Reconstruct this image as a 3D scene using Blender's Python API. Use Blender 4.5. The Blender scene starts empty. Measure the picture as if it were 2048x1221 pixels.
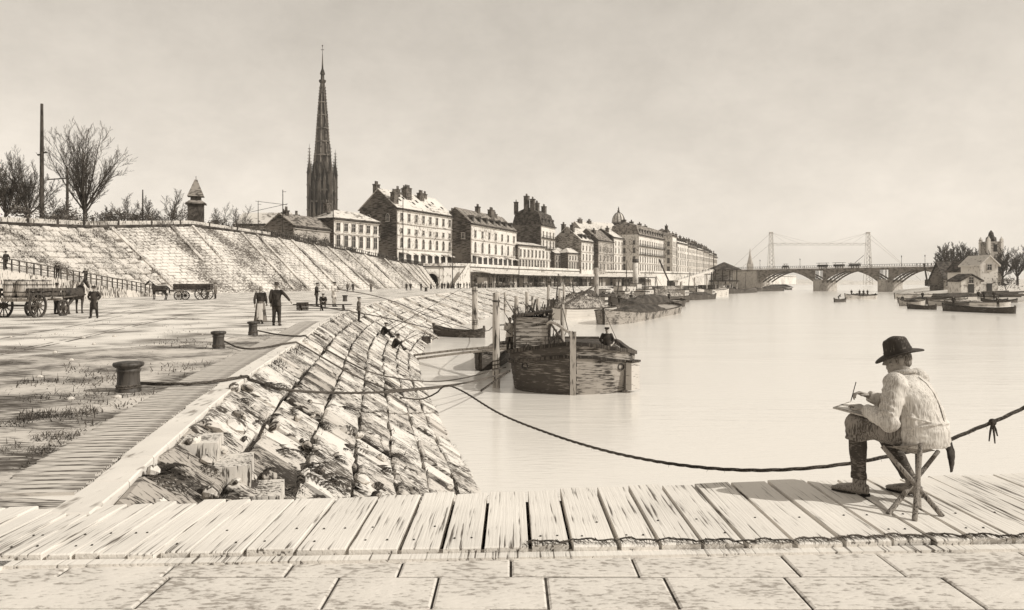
import bpy, math, random
from mathutils import Vector, Matrix
V = Vector
R = math.radians
S = bpy.context.scene
COL = S.collection

# ------------------------------------------------------------------ camera, sky, sun, exposure
F, CX, HY, EYE = 1500.0, 1024.0, 565.0, 1.8        # focal length / centre / horizon of the photograph in pixels, eye height
cam = bpy.data.cameras.new('camera'); camo = bpy.data.objects.new('camera', cam); COL.objects.link(camo)
camo.location = (0, 0, EYE); camo.rotation_euler = (R(90), 0, 0)
cam.sensor_width = 36; cam.lens = 36 * F / 2048; cam.shift_y = -(610.5 - HY) / 2048
cam.clip_start = 0.05; cam.clip_end = 20000
S.camera = camo

SUN_EL, SUN_AZ = 38.0, 107.0                       # azimuth clockwise from +Y (the view direction)
wd = bpy.data.worlds.new('World'); S.world = wd; wd.use_nodes = True
nt = wd.node_tree; nt.nodes.clear()
sky = nt.nodes.new('ShaderNodeTexSky'); sky.sky_type = 'NISHITA'; sky.sun_disc = False
sky.sun_elevation = R(SUN_EL); sky.sun_rotation = R(SUN_AZ); sky.air_density = 1.0; sky.dust_density = 0.4; sky.ozone_density = 1.0
bw = nt.nodes.new('ShaderNodeRGBToBW'); nt.links.new(sky.outputs[0], bw.inputs[0])
pw = nt.nodes.new('ShaderNodeMath'); pw.operation = 'POWER'; pw.inputs[1].default_value = 0.53
nt.links.new(bw.outputs[0], pw.inputs[0])
tc = nt.nodes.new('ShaderNodeTexCoord')
mp = nt.nodes.new('ShaderNodeMapping'); mp.inputs['Scale'].default_value = (2.0, 2.0, 3.2)
nt.links.new(tc.outputs['Generated'], mp.inputs[0])
nz = nt.nodes.new('ShaderNodeTexNoise'); nz.inputs['Scale'].default_value = 2.6; nz.inputs['Detail'].default_value = 9; nz.inputs['Roughness'].default_value = .70
nt.links.new(mp.outputs[0], nz.inputs[0])
mr = nt.nodes.new('ShaderNodeMapRange'); mr.inputs['From Min'].default_value = .3; mr.inputs['From Max'].default_value = .7
mr.inputs['To Min'].default_value = .86; mr.inputs['To Max'].default_value = 1.06
nt.links.new(nz.outputs[0], mr.inputs[0])
mu = nt.nodes.new('ShaderNodeMath'); mu.operation = 'MULTIPLY'
nt.links.new(pw.outputs[0], mu.inputs[0]); nt.links.new(mr.outputs[0], mu.inputs[1])
tint = nt.nodes.new('ShaderNodeMix'); tint.data_type = 'RGBA'; tint.blend_type = 'MULTIPLY'; tint.inputs[0].default_value = 1
nt.links.new(mu.outputs[0], tint.inputs[6]); tint.inputs[7].default_value = (2.60, 2.38, 2.09, 1)
bg = nt.nodes.new('ShaderNodeBackground'); bg.inputs[1].default_value = 0.15
wo = nt.nodes.new('ShaderNodeOutputWorld')
nt.links.new(tint.outputs[2], bg.inputs[0]); nt.links.new(bg.outputs[0], wo.inputs[0])

sl = bpy.data.lights.new('sun', 'SUN'); sl.energy = 3.8; sl.angle = R(0.5); sl.color = (1, .96, .885)
so = bpy.data.objects.new('sun', sl); COL.objects.link(so); so.location = (60, -20, 80)
sd = V((math.sin(R(SUN_AZ)) * math.cos(R(SUN_EL)), math.cos(R(SUN_AZ)) * math.cos(R(SUN_EL)), math.sin(R(SUN_EL))))
so.rotation_euler = (-sd).to_track_quat('-Z', 'Y').to_euler()
S.view_settings.view_transform = 'Standard'; S.view_settings.look = 'None'
S.view_settings.exposure = 0.07; S.view_settings.gamma = 1.0; S.view_settings.use_curve_mapping = False

# ------------------------------------------------------------------ helpers
def W(px, py, d):                                   # photograph pixel at a known depth -> world
    return V(((px - CX) / F * d, d, EYE + (HY - py) / F * d))
def G(px, py, z=0.0):                               # photograph pixel on a level plane -> world
    d = (EYE - z) * F / (py - HY)
    return V(((px - CX) / F * d, d, z))
WATER = -3.0

def tone(v):                                        # one warm sepia family: dark brown ink to warm paper
    t = min(1, max(0, v)) ** .5
    a, b = (1, .82, .66), (1, .972, .915)
    return tuple(v * (a[i] + (b[i] - a[i]) * t) for i in range(3)) + (1,)

M = {}
def mat(name, base, ink=None, scale=(6, 6, 6), rot=(0, 0, 0), cover=.45, soft=.05, patch=.35, pscale=.6, rough=.9, bump=.25, spec=.2, var=.12, detail=3, coords='Object'):
    """matte surface of one tone with short worn streaks of a second tone running along the stretched axis"""
    m = bpy.data.materials.new(name); m.use_nodes = True; n = m.node_tree; N = n.nodes; L = n.links
    p = N['Principled BSDF']; p.inputs['Roughness'].default_value = rough; p.inputs['Specular IOR Level'].default_value = spec
    c = N.new('ShaderNodeTexCoord'); mpn = N.new('ShaderNodeMapping')
    mpn.inputs['Scale'].default_value = scale; mpn.inputs['Rotation'].default_value = rot
    L.new(c.outputs[coords], mpn.inputs[0])
    a = N.new('ShaderNodeTexNoise'); a.inputs['Scale'].default_value = 1; a.inputs['Detail'].default_value = detail; a.inputs['Roughness'].default_value = .55
    L.new(mpn.outputs[0], a.inputs[0])
    b = N.new('ShaderNodeTexNoise'); b.inputs['Scale'].default_value = pscale; b.inputs['Detail'].default_value = 4
    L.new(c.outputs[coords], b.inputs[0])
    s1 = N.new('ShaderNodeMath'); s1.operation = 'SUBTRACT'; s1.inputs[1].default_value = .5; L.new(b.outputs[0], s1.inputs[0])
    s2 = N.new('ShaderNodeMath'); s2.operation = 'MULTIPLY'; s2.inputs[1].default_value = patch * 2; L.new(s1.outputs[0], s2.inputs[0])
    s3 = N.new('ShaderNodeMath'); s3.operation = 'ADD'; L.new(a.outputs[0], s3.inputs[0]); L.new(s2.outputs[0], s3.inputs[1])
    r = N.new('ShaderNodeMapRange'); r.inputs['From Min'].default_value = cover - soft; r.inputs['From Max'].default_value = cover + soft
    r.inputs['To Min'].default_value = 1; r.inputs['To Max'].default_value = 0
    L.new(s3.outputs[0], r.inputs[0])
    # slow tonal variation of the base
    v = N.new('ShaderNodeMapRange'); v.inputs['From Min'].default_value = .25; v.inputs['From Max'].default_value = .75
    v.inputs['To Min'].default_value = 1 - var; v.inputs['To Max'].default_value = 1 + var * .6
    L.new(b.outputs[0], v.inputs[0])
    bm = N.new('ShaderNodeMix'); bm.data_type = 'RGBA'; bm.blend_type = 'MULTIPLY'; bm.inputs[0].default_value = 1
    bm.inputs[6].default_value = tone(base); L.new(v.outputs[0], bm.inputs[7])
    mx = N.new('ShaderNodeMix'); mx.data_type = 'RGBA'
    L.new(r.outputs[0], mx.inputs[0]); L.new(bm.outputs[2], mx.inputs[6])
    mx.inputs[7].default_value = tone(ink if ink is not None else base * .6)
    L.new(mx.outputs[2], p.inputs['Base Color'])
    if bump:
        bp = N.new('ShaderNodeBump'); bp.inputs['Strength'].default_value = bump; bp.inputs['Distance'].default_value = .02
        L.new(s3.outputs[0], bp.inputs['Height']); L.new(bp.outputs[0], p.inputs['Normal'])
    M[name] = m
    return m

mat('dirt', .68, .13, scale=(1.1, 15, 3), rot=(0, 0, R(-6)), cover=.435, soft=.07, patch=.45, pscale=.42, bump=.4, var=.10, detail=5)
mat('far_dirt', .62, .25, scale=(.2, 2.5, 1), cover=.36, soft=.05, patch=.25, pscale=.1)
mat('apron', .68, .5, scale=(26, 40, 26), cover=.36, soft=.08, patch=.12, pscale=2.5)
mat('coping', .66, .28, scale=(9, 2.5, 9), cover=.36, soft=.06, patch=.22, pscale=1.5)
mat('sett', .56, .09, scale=(2.6, 34, 30), cover=.44, soft=.06, patch=.3, pscale=1.0)
mat('joint', .07, .03, scale=(9, 9, 9), cover=.5)
mat('stone', .64, .08, scale=(4.5, 27, 16), rot=(0, 0, R(38)), cover=.43, soft=.05, patch=.5, pscale=1.0, bump=.5)
mat('stone_dark', .52, .05, scale=(4.5, 26, 16), rot=(0, 0, R(38)), cover=.46, soft=.05, patch=.45, pscale=1.1, bump=.5)  # darker stone tone for ribs, rubble and randomly picked slope stones
mat('stone_darkest', .36, .04, scale=(5, 28, 16), rot=(0, 0, R(38)), cover=.52, soft=.06, patch=.5, pscale=1.6, bump=.6)  # darkest stone tone, mostly on the slope nearest the stage, also rubble
mat('step', .60, .07, scale=(24, 24, 4), cover=.43, soft=.05, patch=.3, pscale=2.2, bump=.5)
mat('pitching', .60, .10, scale=(1.6, 1.6, 11), cover=.445, soft=.05, patch=.45, pscale=.12, bump=.5)
mat('pitching_joint', .16, .05, scale=(4, 4, 4), cover=.5)
mat('block', .56, .08, scale=(6, 6, 1.8), rot=(.5, .5, .3), cover=.455, soft=.06, patch=.35, pscale=.3, bump=.5)
mat('plank', .68, .12, scale=(44, 1.5, 30), cover=.365, soft=.05, patch=.22, pscale=1.1, bump=.35, var=.15)
mat('plank_gap', .05, .03)
mat('nail', .05, .03, spec=.4, rough=.6)
mat('wood_dark', .10, .03, scale=(16, 16, 1.6), cover=.5, patch=.3)
mat('wood_pale', .42, .07, scale=(16, 16, 1.4), cover=.42, patch=.3, pscale=1.2)
mat('pile', .45, .05, scale=(14, 14, 1.0), cover=.43, soft=.04, patch=.4, pscale=.7)
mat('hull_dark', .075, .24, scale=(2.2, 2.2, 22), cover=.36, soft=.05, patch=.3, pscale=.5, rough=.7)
mat('hull_pale', .52, .09, scale=(2, 2, 20), cover=.38, soft=.05, patch=.35, pscale=.6, rough=.75)
mat('hull_white', .58, .16, scale=(.8, .8, 6), cover=.34, soft=.05, patch=.3, pscale=.4, rough=.75)
mat('deck', .40, .1, scale=(9, 1.2, 9), cover=.42, patch=.3)
mat('tarp', .46, .07, scale=(1.5, 1.5, 12), cover=.42, soft=.05, patch=.3, pscale=.8)
mat('hay', .38, .06, scale=(7, 7, 7), cover=.48, soft=.05, patch=.3, pscale=1.5, bump=.9)
mat('rope', .12, .04, scale=(60, 60, 60), cover=.5)
mat('weed', .085, .03, scale=(9, 9, 9), cover=.5)
mat('grass', .13, .04, scale=(9, 9, 9), cover=.5)
mat('bark', .07, .03, scale=(6, 6, 1.5), cover=.5)
mat('twig', .10, .05, scale=(3, 3, 3), cover=.5, bump=0)
mat('shrub', .14, .05, scale=(3, 3, 3), cover=.5, bump=0)
mat('wall', .66, .22, scale=(1.6, 1.6, .9), cover=.38, soft=.07, patch=.3, pscale=.12)
mat('wall_grey', .40, .08, scale=(.7, .7, 3.0), cover=.44, soft=.06, patch=.3, pscale=.15)
mat('wall_brick_shaded', .17, .035, scale=(.5, .5, 4.2), cover=.47, soft=.06, patch=.35, pscale=.14)  # brick courses, coloured darker to add the shade of walls turned from the sun
mat('roof_pale', .60, .12, scale=(.7, .7, 2.8), cover=.37, soft=.05, patch=.3, pscale=.12)
mat('roof_dark', .10, .03, scale=(.8, .8, 3), cover=.5, patch=.3)
mat('roof_mid', .26, .06, scale=(.8, .8, 3), cover=.46, patch=.3)
mat('trim', .50, .15, scale=(1, 1, 2), cover=.4)
mat('trim_dark', .07, .03, scale=(1, 1, 2), cover=.5)
mat('chimney', .14, .04, scale=(1.5, 1.5, 4), cover=.48)
mat('pane', .035, .02, rough=.35, spec=.5, bump=0)
mat('arch_dark', .04, .02, bump=0)
mat('gothic', .095, .025, scale=(.55, .55, .10), cover=.47, soft=.05, patch=.3, pscale=.06)
mat('gothic_rib', .20, .05, scale=(.6, .6, .2), cover=.44)
mat('lead', .09, .04)
mat('iron', .06, .03, scale=(7, 7, 3), cover=.48, rough=.6, spec=.4)
mat('bollard', .065, .025, scale=(12, 12, 2), cover=.48, rough=.55, spec=.45)
mat('lattice', .42, .3, bump=0)
mat('cable', .5, .4, bump=0)
mat('bridge', .27, .12, scale=(.5, .5, 1.5), cover=.46)
mat('bridge_stone', .5, .26, scale=(1.2, 1.2, 2.5), cover=.4, patch=.2)
mat('skin', .34, .2, scale=(60, 60, 60), cover=.36, bump=.08, rough=.6)
mat('cloth_dark', .055, .02, scale=(5, 5, 3), cover=.48, bump=.4)
mat('cloth_mid', .17, .05, scale=(6, 6, 3), cover=.46, bump=.4)
mat('cloth_pale', .55, .13, scale=(6, 6, 2.4), cover=.40, soft=.06, bump=.4)
mat('jacket', .62, .33, scale=(130, 130, 9), rot=(0, R(8), 0), cover=.43, soft=.10, patch=.26, pscale=5, bump=.3, detail=2)
mat('trouser', .27, .08, scale=(120, 120, 12), rot=(0, R(30), 0), cover=.45, soft=.07, patch=.3, pscale=6, bump=.3, detail=2)
mat('legging', .06, .18, scale=(30, 30, 120), cover=.43, soft=.06, patch=.3, pscale=6, bump=.4)
mat('boot', .24, .08, scale=(120, 120, 40), cover=.46, patch=.25, pscale=9, rough=.6, spec=.35)
mat('felt', .05, .15, scale=(80, 80, 16), rot=(0, R(35), 0), cover=.36, soft=.05, patch=.3, pscale=8, bump=.4)
mat('hair', .30, .10, scale=(160, 160, 30), cover=.48)
mat('paper', .74, .6, scale=(9, 9, 9), cover=.3)
mat('stool_wood', .26, .06, scale=(140, 140, 9), cover=.44, patch=.2, pscale=5)
mat('canvas', .30, .07, scale=(30, 30, 30), cover=.45)
mat('horse', .06, .025, scale=(5, 5, 5), cover=.45, rough=.6)
mat('horse_pale', .28, .08, scale=(5, 5, 5), cover=.45, rough=.6)
mat('barrel', .45, .08, scale=(14, 14, 2), cover=.42, patch=.3)
mat('awning', .64, .3, scale=(1, 1, 1), cover=.36)

def water_mat():
    m = bpy.data.materials.new('water'); m.use_nodes = True; n = m.node_tree; N = n.nodes; L = n.links
    p = N['Principled BSDF']; p.inputs['Base Color'].default_value = tone(.72)
    p.inputs['Roughness'].default_value = .16; p.inputs['IOR'].default_value = 1.33; p.inputs['Specular IOR Level'].default_value = .5
    c = N.new('ShaderNodeTexCoord')
    def layer(sc, det, rot):
        q = N.new('ShaderNodeMapping'); q.inputs['Scale'].default_value = sc; q.inputs['Rotation'].default_value = (0, 0, rot)
        L.new(c.outputs['Object'], q.inputs[0])
        t = N.new('ShaderNodeTexNoise'); t.inputs['Scale'].default_value = 1; t.inputs['Detail'].default_value = det
        L.new(q.outputs[0], t.inputs[0]); return t
    a = layer((.35, 1.8, 1), 3, R(6)); b = layer((.05, .12, 1), 3, 0); d = layer((1.6, 6, 1), 2, R(-4))
    k = N.new('ShaderNodeMapRange'); k.inputs['From Min'].default_value = .45; k.inputs['From Max'].default_value = .68
    L.new(b.outputs[0], k.inputs[0])
    m1 = N.new('ShaderNodeMath'); m1.operation = 'MULTIPLY'; L.new(a.outputs[0], m1.inputs[0]); L.new(k.outputs[0], m1.inputs[1])
    m2 = N.new('ShaderNodeMath'); m2.operation = 'MULTIPLY_ADD'; L.new(d.outputs[0], m2.inputs[0]); m2.inputs[1].default_value = .22; L.new(m1.outputs[0], m2.inputs[2])
    bp = N.new('ShaderNodeBump'); bp.inputs['Strength'].default_value = .9; bp.inputs['Distance'].default_value = .06
    L.new(m2.outputs[0], bp.inputs['Height']); L.new(bp.outputs[0], p.inputs['Normal'])
    M['water'] = m
water_mat()

class MB:
    def __init__(s): s.v = []; s.f = []
    def add(s, vs, fs):
        o = len(s.v); s.v += [tuple(x) for x in vs]; s.f += [tuple(i + o for i in f) for f in fs]
    def box(s, c, size, rot=None, taper=1.0):
        c = V(c); h = V(size) / 2; P = []
        for z in (-1, 1):
            k = 1 if z < 0 else taper
            for y in (-1, 1):
                for x in (-1, 1):
                    q = V((x * h.x * k, y * h.y * k, z * h.z))
                    P.append(c + (rot @ q if rot else q))
        s.add(P, [(0, 2, 3, 1), (4, 5, 7, 6), (0, 1, 5, 4), (2, 6, 7, 3), (0, 4, 6, 2), (1, 3, 7, 5)])
    def bar(s, a, b, w, h=None, up=(0, 0, 1)):
        a, b = V(a), V(b); h = h or w; t = (b - a).normalized(); up = V(up)
        if abs(t.dot(up)) > .98: up = V((0, 1, 0))
        x = t.cross(up).normalized(); z = x.cross(t)
        P = []
        for p in (a, b):
            for i, j in ((-1, -1), (1, -1), (1, 1), (-1, 1)): P.append(p + x * (w / 2 * i) + z * (h / 2 * j))
        s.add(P, [(3, 2, 1, 0), (4, 5, 6, 7), (0, 1, 5, 4), (1, 2, 6, 5), (2, 3, 7, 6), (3, 0, 4, 7)])
    def tube(s, pts, rad, n=8, cap=True):
        pts = [V(p) for p in pts]
        if not isinstance(rad, (list, tuple)): rad = [rad] * len(pts)
        o = len(s.v); ref = None
        for i, p in enumerate(pts):
            t = (pts[min(i + 1, len(pts) - 1)] - pts[max(i - 1, 0)])
            t = t.normalized() if t.length > 1e-9 else V((0, 0, 1))
            if ref is None:
                ref = V((0, 0, 1)) if abs(t.z) < .9 else V((1, 0, 0))
            x = (ref - t * ref.dot(t))
            x = x.normalized() if x.length > 1e-6 else t.orthogonal().normalized()
            ref = x; y = t.cross(x)
            for k in range(n):
                a = 2 * math.pi * k / n
                s.v.append(tuple(p + (x * math.cos(a) + y * math.sin(a)) * rad[i]))
        for i in range(len(pts) - 1):
            for k in range(n):
                k2 = (k + 1) % n
                s.f.append((o + i * n + k, o + i * n + k2, o + (i + 1) * n + k2, o + (i + 1) * n + k))
        if cap:
            s.f.append(tuple(o + k for k in range(n - 1, -1, -1))); e = o + (len(pts) - 1) * n
            s.f.append(tuple(e + k for k in range(n)))
    def loft(s, rings, n=14):                      # rings: (centre, axis_a*ra, axis_b*rb)
        o = len(s.v)
        for c, a, b in rings:
            c, a, b = V(c), V(a), V(b)
            for k in range(n):
                t = 2 * math.pi * k / n
                s.v.append(tuple(c + a * math.cos(t) + b * math.sin(t)))
        for i in range(len(rings) - 1):
            for k in range(n):
                k2 = (k + 1) % n
                s.f.append((o + i * n + k, o + i * n + k2, o + (i + 1) * n + k2, o + (i + 1) * n + k))
        s.f.append(tuple(o + k for k in range(n - 1, -1, -1))); e = o + (len(rings) - 1) * n
        s.f.append(tuple(e + k for k in range(n)))
    def lathe(s, prof, c=(0, 0, 0), n=16, axis=None):
        c = V(c); o = len(s.v); A = axis or Matrix.Identity(3)
        for r, z in prof:
            for k in range(n):
                t = 2 * math.pi * k / n
                s.v.append(tuple(c + A @ V((r * math.cos(t), r * math.sin(t), z))))
        for i in range(len(prof) - 1):
            for k in range(n):
                k2 = (k + 1) % n
                s.f.append((o + i * n + k, o + i * n + k2, o + (i + 1) * n + k2, o + (i + 1) * n + k))
        s.f.append(tuple(o + k for k in range(n - 1, -1, -1))); e = o + (len(prof) - 1) * n
        s.f.append(tuple(e + k for k in range(n)))
    def ball(s, c, r, n=10, m=7, rot=None):
        c = V(c); r = V((r, r, r)) if not hasattr(r, '__len__') else V(r); o = len(s.v)
        for i in range(m + 1):
            ph = -math.pi / 2 + math.pi * i / m
            ph = max(-1.5, min(1.5, ph))
            for k in range(n):
                t = 2 * math.pi * k / n
                q = V((r.x * math.cos(ph) * math.cos(t), r.y * math.cos(ph) * math.sin(t), r.z * math.sin(ph)))
                s.v.append(tuple(c + (rot @ q if rot else q)))
        for i in range(m):
            for k in range(n):
                k2 = (k + 1) % n
                s.f.append((o + i * n + k, o + i * n + k2, o + (i + 1) * n + k2, o + (i + 1) * n + k))
        s.f.append(tuple(o + k for k in range(n - 1, -1, -1))); e = o + m * n
        s.f.append(tuple(e + k for k in range(n)))
    def prism(s, poly, ext):
        poly = [V(p) for p in poly]; e = V(ext); n = len(poly)
        s.add(poly + [p + e for p in poly], [tuple(range(n - 1, -1, -1)), tuple(range(n, 2 * n))] + [(i, (i + 1) % n, n + (i + 1) % n, n + i) for i in range(n)])
    def mesh(s, name, smooth=False):
        me = bpy.data.meshes.new(name); me.from_pydata(s.v, [], s.f)
        if smooth: me.shade_smooth()
        me.update(); return me
    def build(s, name, m, parent=None, smooth=False, loc=None):
        return put(name, s.mesh(name, smooth), m, parent, loc)

def put(name, me, m=None, parent=None, loc=None, rot=None):
    if m is not None and not me.materials: me.materials.append(M[m] if isinstance(m, str) else m)
    o = bpy.data.objects.new(name, me); COL.objects.link(o)
    if parent: o.parent = parent
    if loc is not None: o.location = loc
    if rot is not None: o.rotation_euler = rot
    return o
LABELS = {}
def tag(o, label, cat, group=None, kind=None):
    o['label'] = label; o['category'] = cat
    if group: o['group'] = group
    if kind: o['kind'] = kind
    if label in LABELS and not group: print('DUPLICATE LABEL', label)
    LABELS[label] = 1
    return o
def thing(name, label, cat, loc=(0, 0, 0), rz=0, group=None, scale=None):
    o = bpy.data.objects.new(name, None); COL.objects.link(o); o.empty_display_size = .2
    o.location = loc; o.rotation_euler = (0, 0, rz)
    if scale: o.scale = (scale,) * 3
    return tag(o, label, cat, group)
def struct(name, mb, m, smooth=False):
    o = mb.build(name, m, None, smooth); o['kind'] = 'structure'; return o
def copy_tree(o, parent=None):
    c = o.copy(); COL.objects.link(c); c.parent = parent
    for ch in list(o.children): copy_tree(ch, c)
    return c
def clone(root, loc, rz, label=None, group=None, scale=None):
    c = copy_tree(root); c.location = loc; c.rotation_euler = (0, 0, rz)
    if scale: c.scale = (scale,) * 3
    if label: c['label'] = label; LABELS[label] = 1
    if group: c['group'] = group
    return c
def lerp(a, b, t): return a + (b - a) * t
def interp(tab, x):
    if x <= tab[0][0]: return tab[0][1]
    for (a, u), (b, w) in zip(tab, tab[1:]):
        if x <= b: return lerp(u, w, (x - a) / (b - a))
    return tab[-1][1]
def spline(pts, n=8):                              # Catmull-Rom through points
    pts = [V(p) for p in pts]; out = []
    P = [pts[0] * 2 - pts[1]] + pts + [pts[-1] * 2 - pts[-2]]
    for i in range(1, len(P) - 2):
        for k in range(n):
            t = k / n; a, b, c, d = P[i - 1], P[i], P[i + 1], P[i + 2]
            out.append(.5 * ((2 * b) + (c - a) * t + (2 * a - 5 * b + 4 * c - d) * t * t + (3 * b - a - 3 * c + d) * t ** 3))
    return out + [pts[-1]]
TMP = bpy.data.scenes.new('tmp_scene')
def remesh(mb, voxel, name, smooth=3, noise=None):
    me = mb.mesh('tmp'); o = bpy.data.objects.new('tmp', me); TMP.collection.objects.link(o)
    md = o.modifiers.new('r', 'REMESH'); md.mode = 'VOXEL'; md.voxel_size = voxel
    if smooth:
        sm = o.modifiers.new('s', 'SMOOTH'); sm.factor = .5; sm.iterations = smooth
    if noise:
        tx = bpy.data.textures.new('n', 'CLOUDS'); tx.noise_scale = noise[0]; tx.noise_depth = 2
        dm = o.modifiers.new('d', 'DISPLACE'); dm.texture = tx; dm.strength = noise[1]; dm.mid_level = .5
    vl = TMP.view_layers[0]; vl.update(); dg = vl.depsgraph; dg.update()
    r = bpy.data.meshes.new_from_object(o.evaluated_get(dg)); r.name = name
    bpy.data.objects.remove(o); bpy.data.meshes.remove(me)
    r.materials.clear(); r.shade_smooth()
    return r
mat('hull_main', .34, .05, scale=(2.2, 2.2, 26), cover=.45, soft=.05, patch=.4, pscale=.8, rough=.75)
mat('verge', .52, .07, scale=(3.2, 30, 8), rot=(0, 0, R(-14)), cover=.47, soft=.07, patch=.42, pscale=.75, bump=.6, var=.2, detail=5)
mat('flagstone', .62, .30, scale=(16, 34, 16), cover=.40, soft=.08, patch=.3, pscale=2.2, bump=.4)

# ------------------------------------------------------------------ setting: river, quay, revetment, embankment
EDGE = [(-12, -2.6), (2, -3.05), (6, -3.28), (7.4, -3.62), (10.2, -4.24), (14.75, -5.15), (23.1, -6.52), (31.8, -8.1), (41.5, -9.5), (54, -10.9), (67.5, -11.8), (82, -12.1), (108, -11),
        (159, -7.8), (208, -.6), (270, 13.7), (337, 44), (400, 86), (440, 120), (480, 146), (700, 256)]
BOT = [(-12, 1.9), (6, 1.3), (10, .55), (17, -.7), (24.4, -2.2), (37, -4.5), (46.5, -5.8), (57.6, -6.5), (70, -6.6), (80, -6.2), (96, -4.2), (126, -.6), (160, 4), (210, 12), (270, 26), (337, 54), (400, 95), (440, 128), (480, 154), (700, 264)]
def slope_pt(d, t, off=0.0):
    xe, xb = interp(EDGE, d), interp(BOT, d)
    n = V((3.0, 0, xb - xe)).normalized()
    return V((lerp(xe, xb, t), d, -.03 + (WATER + .03) * t)) + n * off

mb = MB(); s_ = 2200
mb.add([(-s_, -200, -9), (s_, -200, -9), (s_, 2 * s_, -9), (-s_, 2 * s_, -9)], [(0, 1, 2, 3)])
struct('ground', mb, 'far_dirt')
mb = MB()
mb.add([(-s_, -200, WATER), (s_, -200, WATER), (s_, 2 * s_, WATER), (-s_, 2 * s_, WATER)], [(0, 1, 2, 3)])
struct('river_water', mb, 'water')

ds = [-12, -4, 2, 4, 6] + [6 + i * 1.0 for i in range(1, 60)] + [67 + 4 * i for i in range(12)] + [120 + 12 * i for i in range(49)]
mb = MB(); vs = []; fs = []
for d in ds:
    vs += [(-700, d, 0), (-60, d, 0), (interp(EDGE, d) - .02, d, 0), (interp(EDGE, d) - .02, d, -9)]
for i in range(len(ds) - 1):
    for k in range(3): a = i * 4 + k; fs.append((a, a + 1, a + 5, a + 4))
mb.add(vs, fs); quay = struct('quay', mb, 'dirt')

# pale coping stones along the edge and the strip of narrow setts behind them
rnd = random.Random(4)
d = 5.7; k = 0
while d < 62 and k < 60:
    L = .85 + rnd.random() * .35 if d < 30 else 1.7
    a, b = d + .012, d + L - .012; wdt = .27 + .02 * rnd.random(); h = .04 + .012 * rnd.random()
    xa, xb = interp(EDGE, a), interp(EDGE, b)
    m_ = MB(); i_ = .015
    bot = [V((xa + .05, a, -.28)), V((xb + .05, b, -.28)), V((xb - wdt, b, -.28)), V((xa - wdt, a, -.28))]
    mid = [p + V((0, 0, .28 + h - i_)) for p in bot]
    cen = sum(bot, V()) / 4; top = [V((lerp(p.x, cen.x, .07), lerp(p.y, cen.y, .03), h)) for p in bot]
    m_.add(bot + mid + top, [(0, 1, 5, 4), (1, 2, 6, 5), (2, 3, 7, 6), (3, 0, 4, 7), (4, 5, 9, 8), (5, 6, 10, 9), (6, 7, 11, 10), (7, 4, 8, 11), (8, 9, 10, 11), (3, 2, 1, 0)])
    m_.build('coping_stone', 'coping', quay); d += L; k += 1
mb = MB(); pts = [(interp(EDGE, dd), dd) for dd in range(62, 480, 6)]
for (x0, y0), (x1, y1) in zip(pts, pts[1:]):
    mb.prism([(x0 + .05, y0, -.25), (x1 + .05, y1, -.25), (x1 - .4, y1, -.25), (x0 - .4, y0, -.25)], (0, 0, .30))
mb.build('coping', 'coping', quay)['kind'] = 'stuff'
d = 6.3; sm = MB(); sm.prism([(-.37, -.12, 0), (.37, -.12, 0), (.37, .12, 0), (-.37, .12, 0)], (0, 0, .05))
sm = sm.mesh('sett')
k = 0
base = MB(); dd = [6.34 + .8 * i for i in range(34)]
for a, b in zip(dd, dd[1:]):
    xa, xb = interp(EDGE, a), interp(EDGE, b)
    base.add([(xa - .30, a, .004), (xb - .30, b, .004), (xb - 1.09, b, .004), (xa - 1.09, a, .004)], [(0, 1, 2, 3)])
base.build('sett_bedding', 'joint', quay)
while d < 33:
    st = .275 if d < 18 else .42
    x = interp(EDGE, d + st / 2) - .685
    sl_ = (interp(EDGE, d + 1) - interp(EDGE, d))
    o = put('sett', sm, 'sett', quay, (x, d + st / 2, -.022 + .012 * rnd.random()), (0, 0, math.atan(-sl_) * .25 + R(rnd.uniform(-1.5, 1.5))))
    o.scale = (1 + rnd.uniform(-.02, .02), st / .275 * rnd.uniform(.93, 1.02), 1)
    d += st; k += 1

# wheel ruts on the quay road
def rut(name, pts, w, m='joint'):
    P = spline([G(*p) for p in pts], 10); m_ = MB(); r2 = random.Random(len(pts) * 7 + int(w * 100))
    for i in range(len(P) - 1):
        a, b = P[i], P[i + 1]; t = (b - a).normalized(); nn = V((-t.y, t.x, 0))
        if r2.random() < .22: continue
        wa = w * r2.uniform(.5, 1.2)
        m_.add([a + nn * wa + V((0, 0, .005)), a - nn * wa + V((0, 0, .005)), b - nn * wa + V((0, 0, .005)), b + nn * wa + V((0, 0, .005))], [(0, 1, 2, 3)])
    struct(name, m_, m)
mat('rut', .22, .08, scale=(2, 2, 2), cover=.5)
rut('wheel_track', [(-60, 690), (40, 671), (160, 650), (300, 622), (440, 604)], .05, 'rut')
rut('wheel_track', [(-60, 722), (40, 703), (165, 677), (330, 640), (520, 603)], .05, 'rut')
rut('wheel_track', [(-60, 716), (40, 698), (165, 673), (330, 637), (520, 601)], .03, 'rut')
rut('wheel_track', [(-60, 640), (150, 632), (330, 606), (520, 594), (760, 586)], .07, 'rut')
rut('wheel_track', [(-60, 655), (150, 640), (330, 612), (520, 598), (800, 585)], .06, 'rut')

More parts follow.
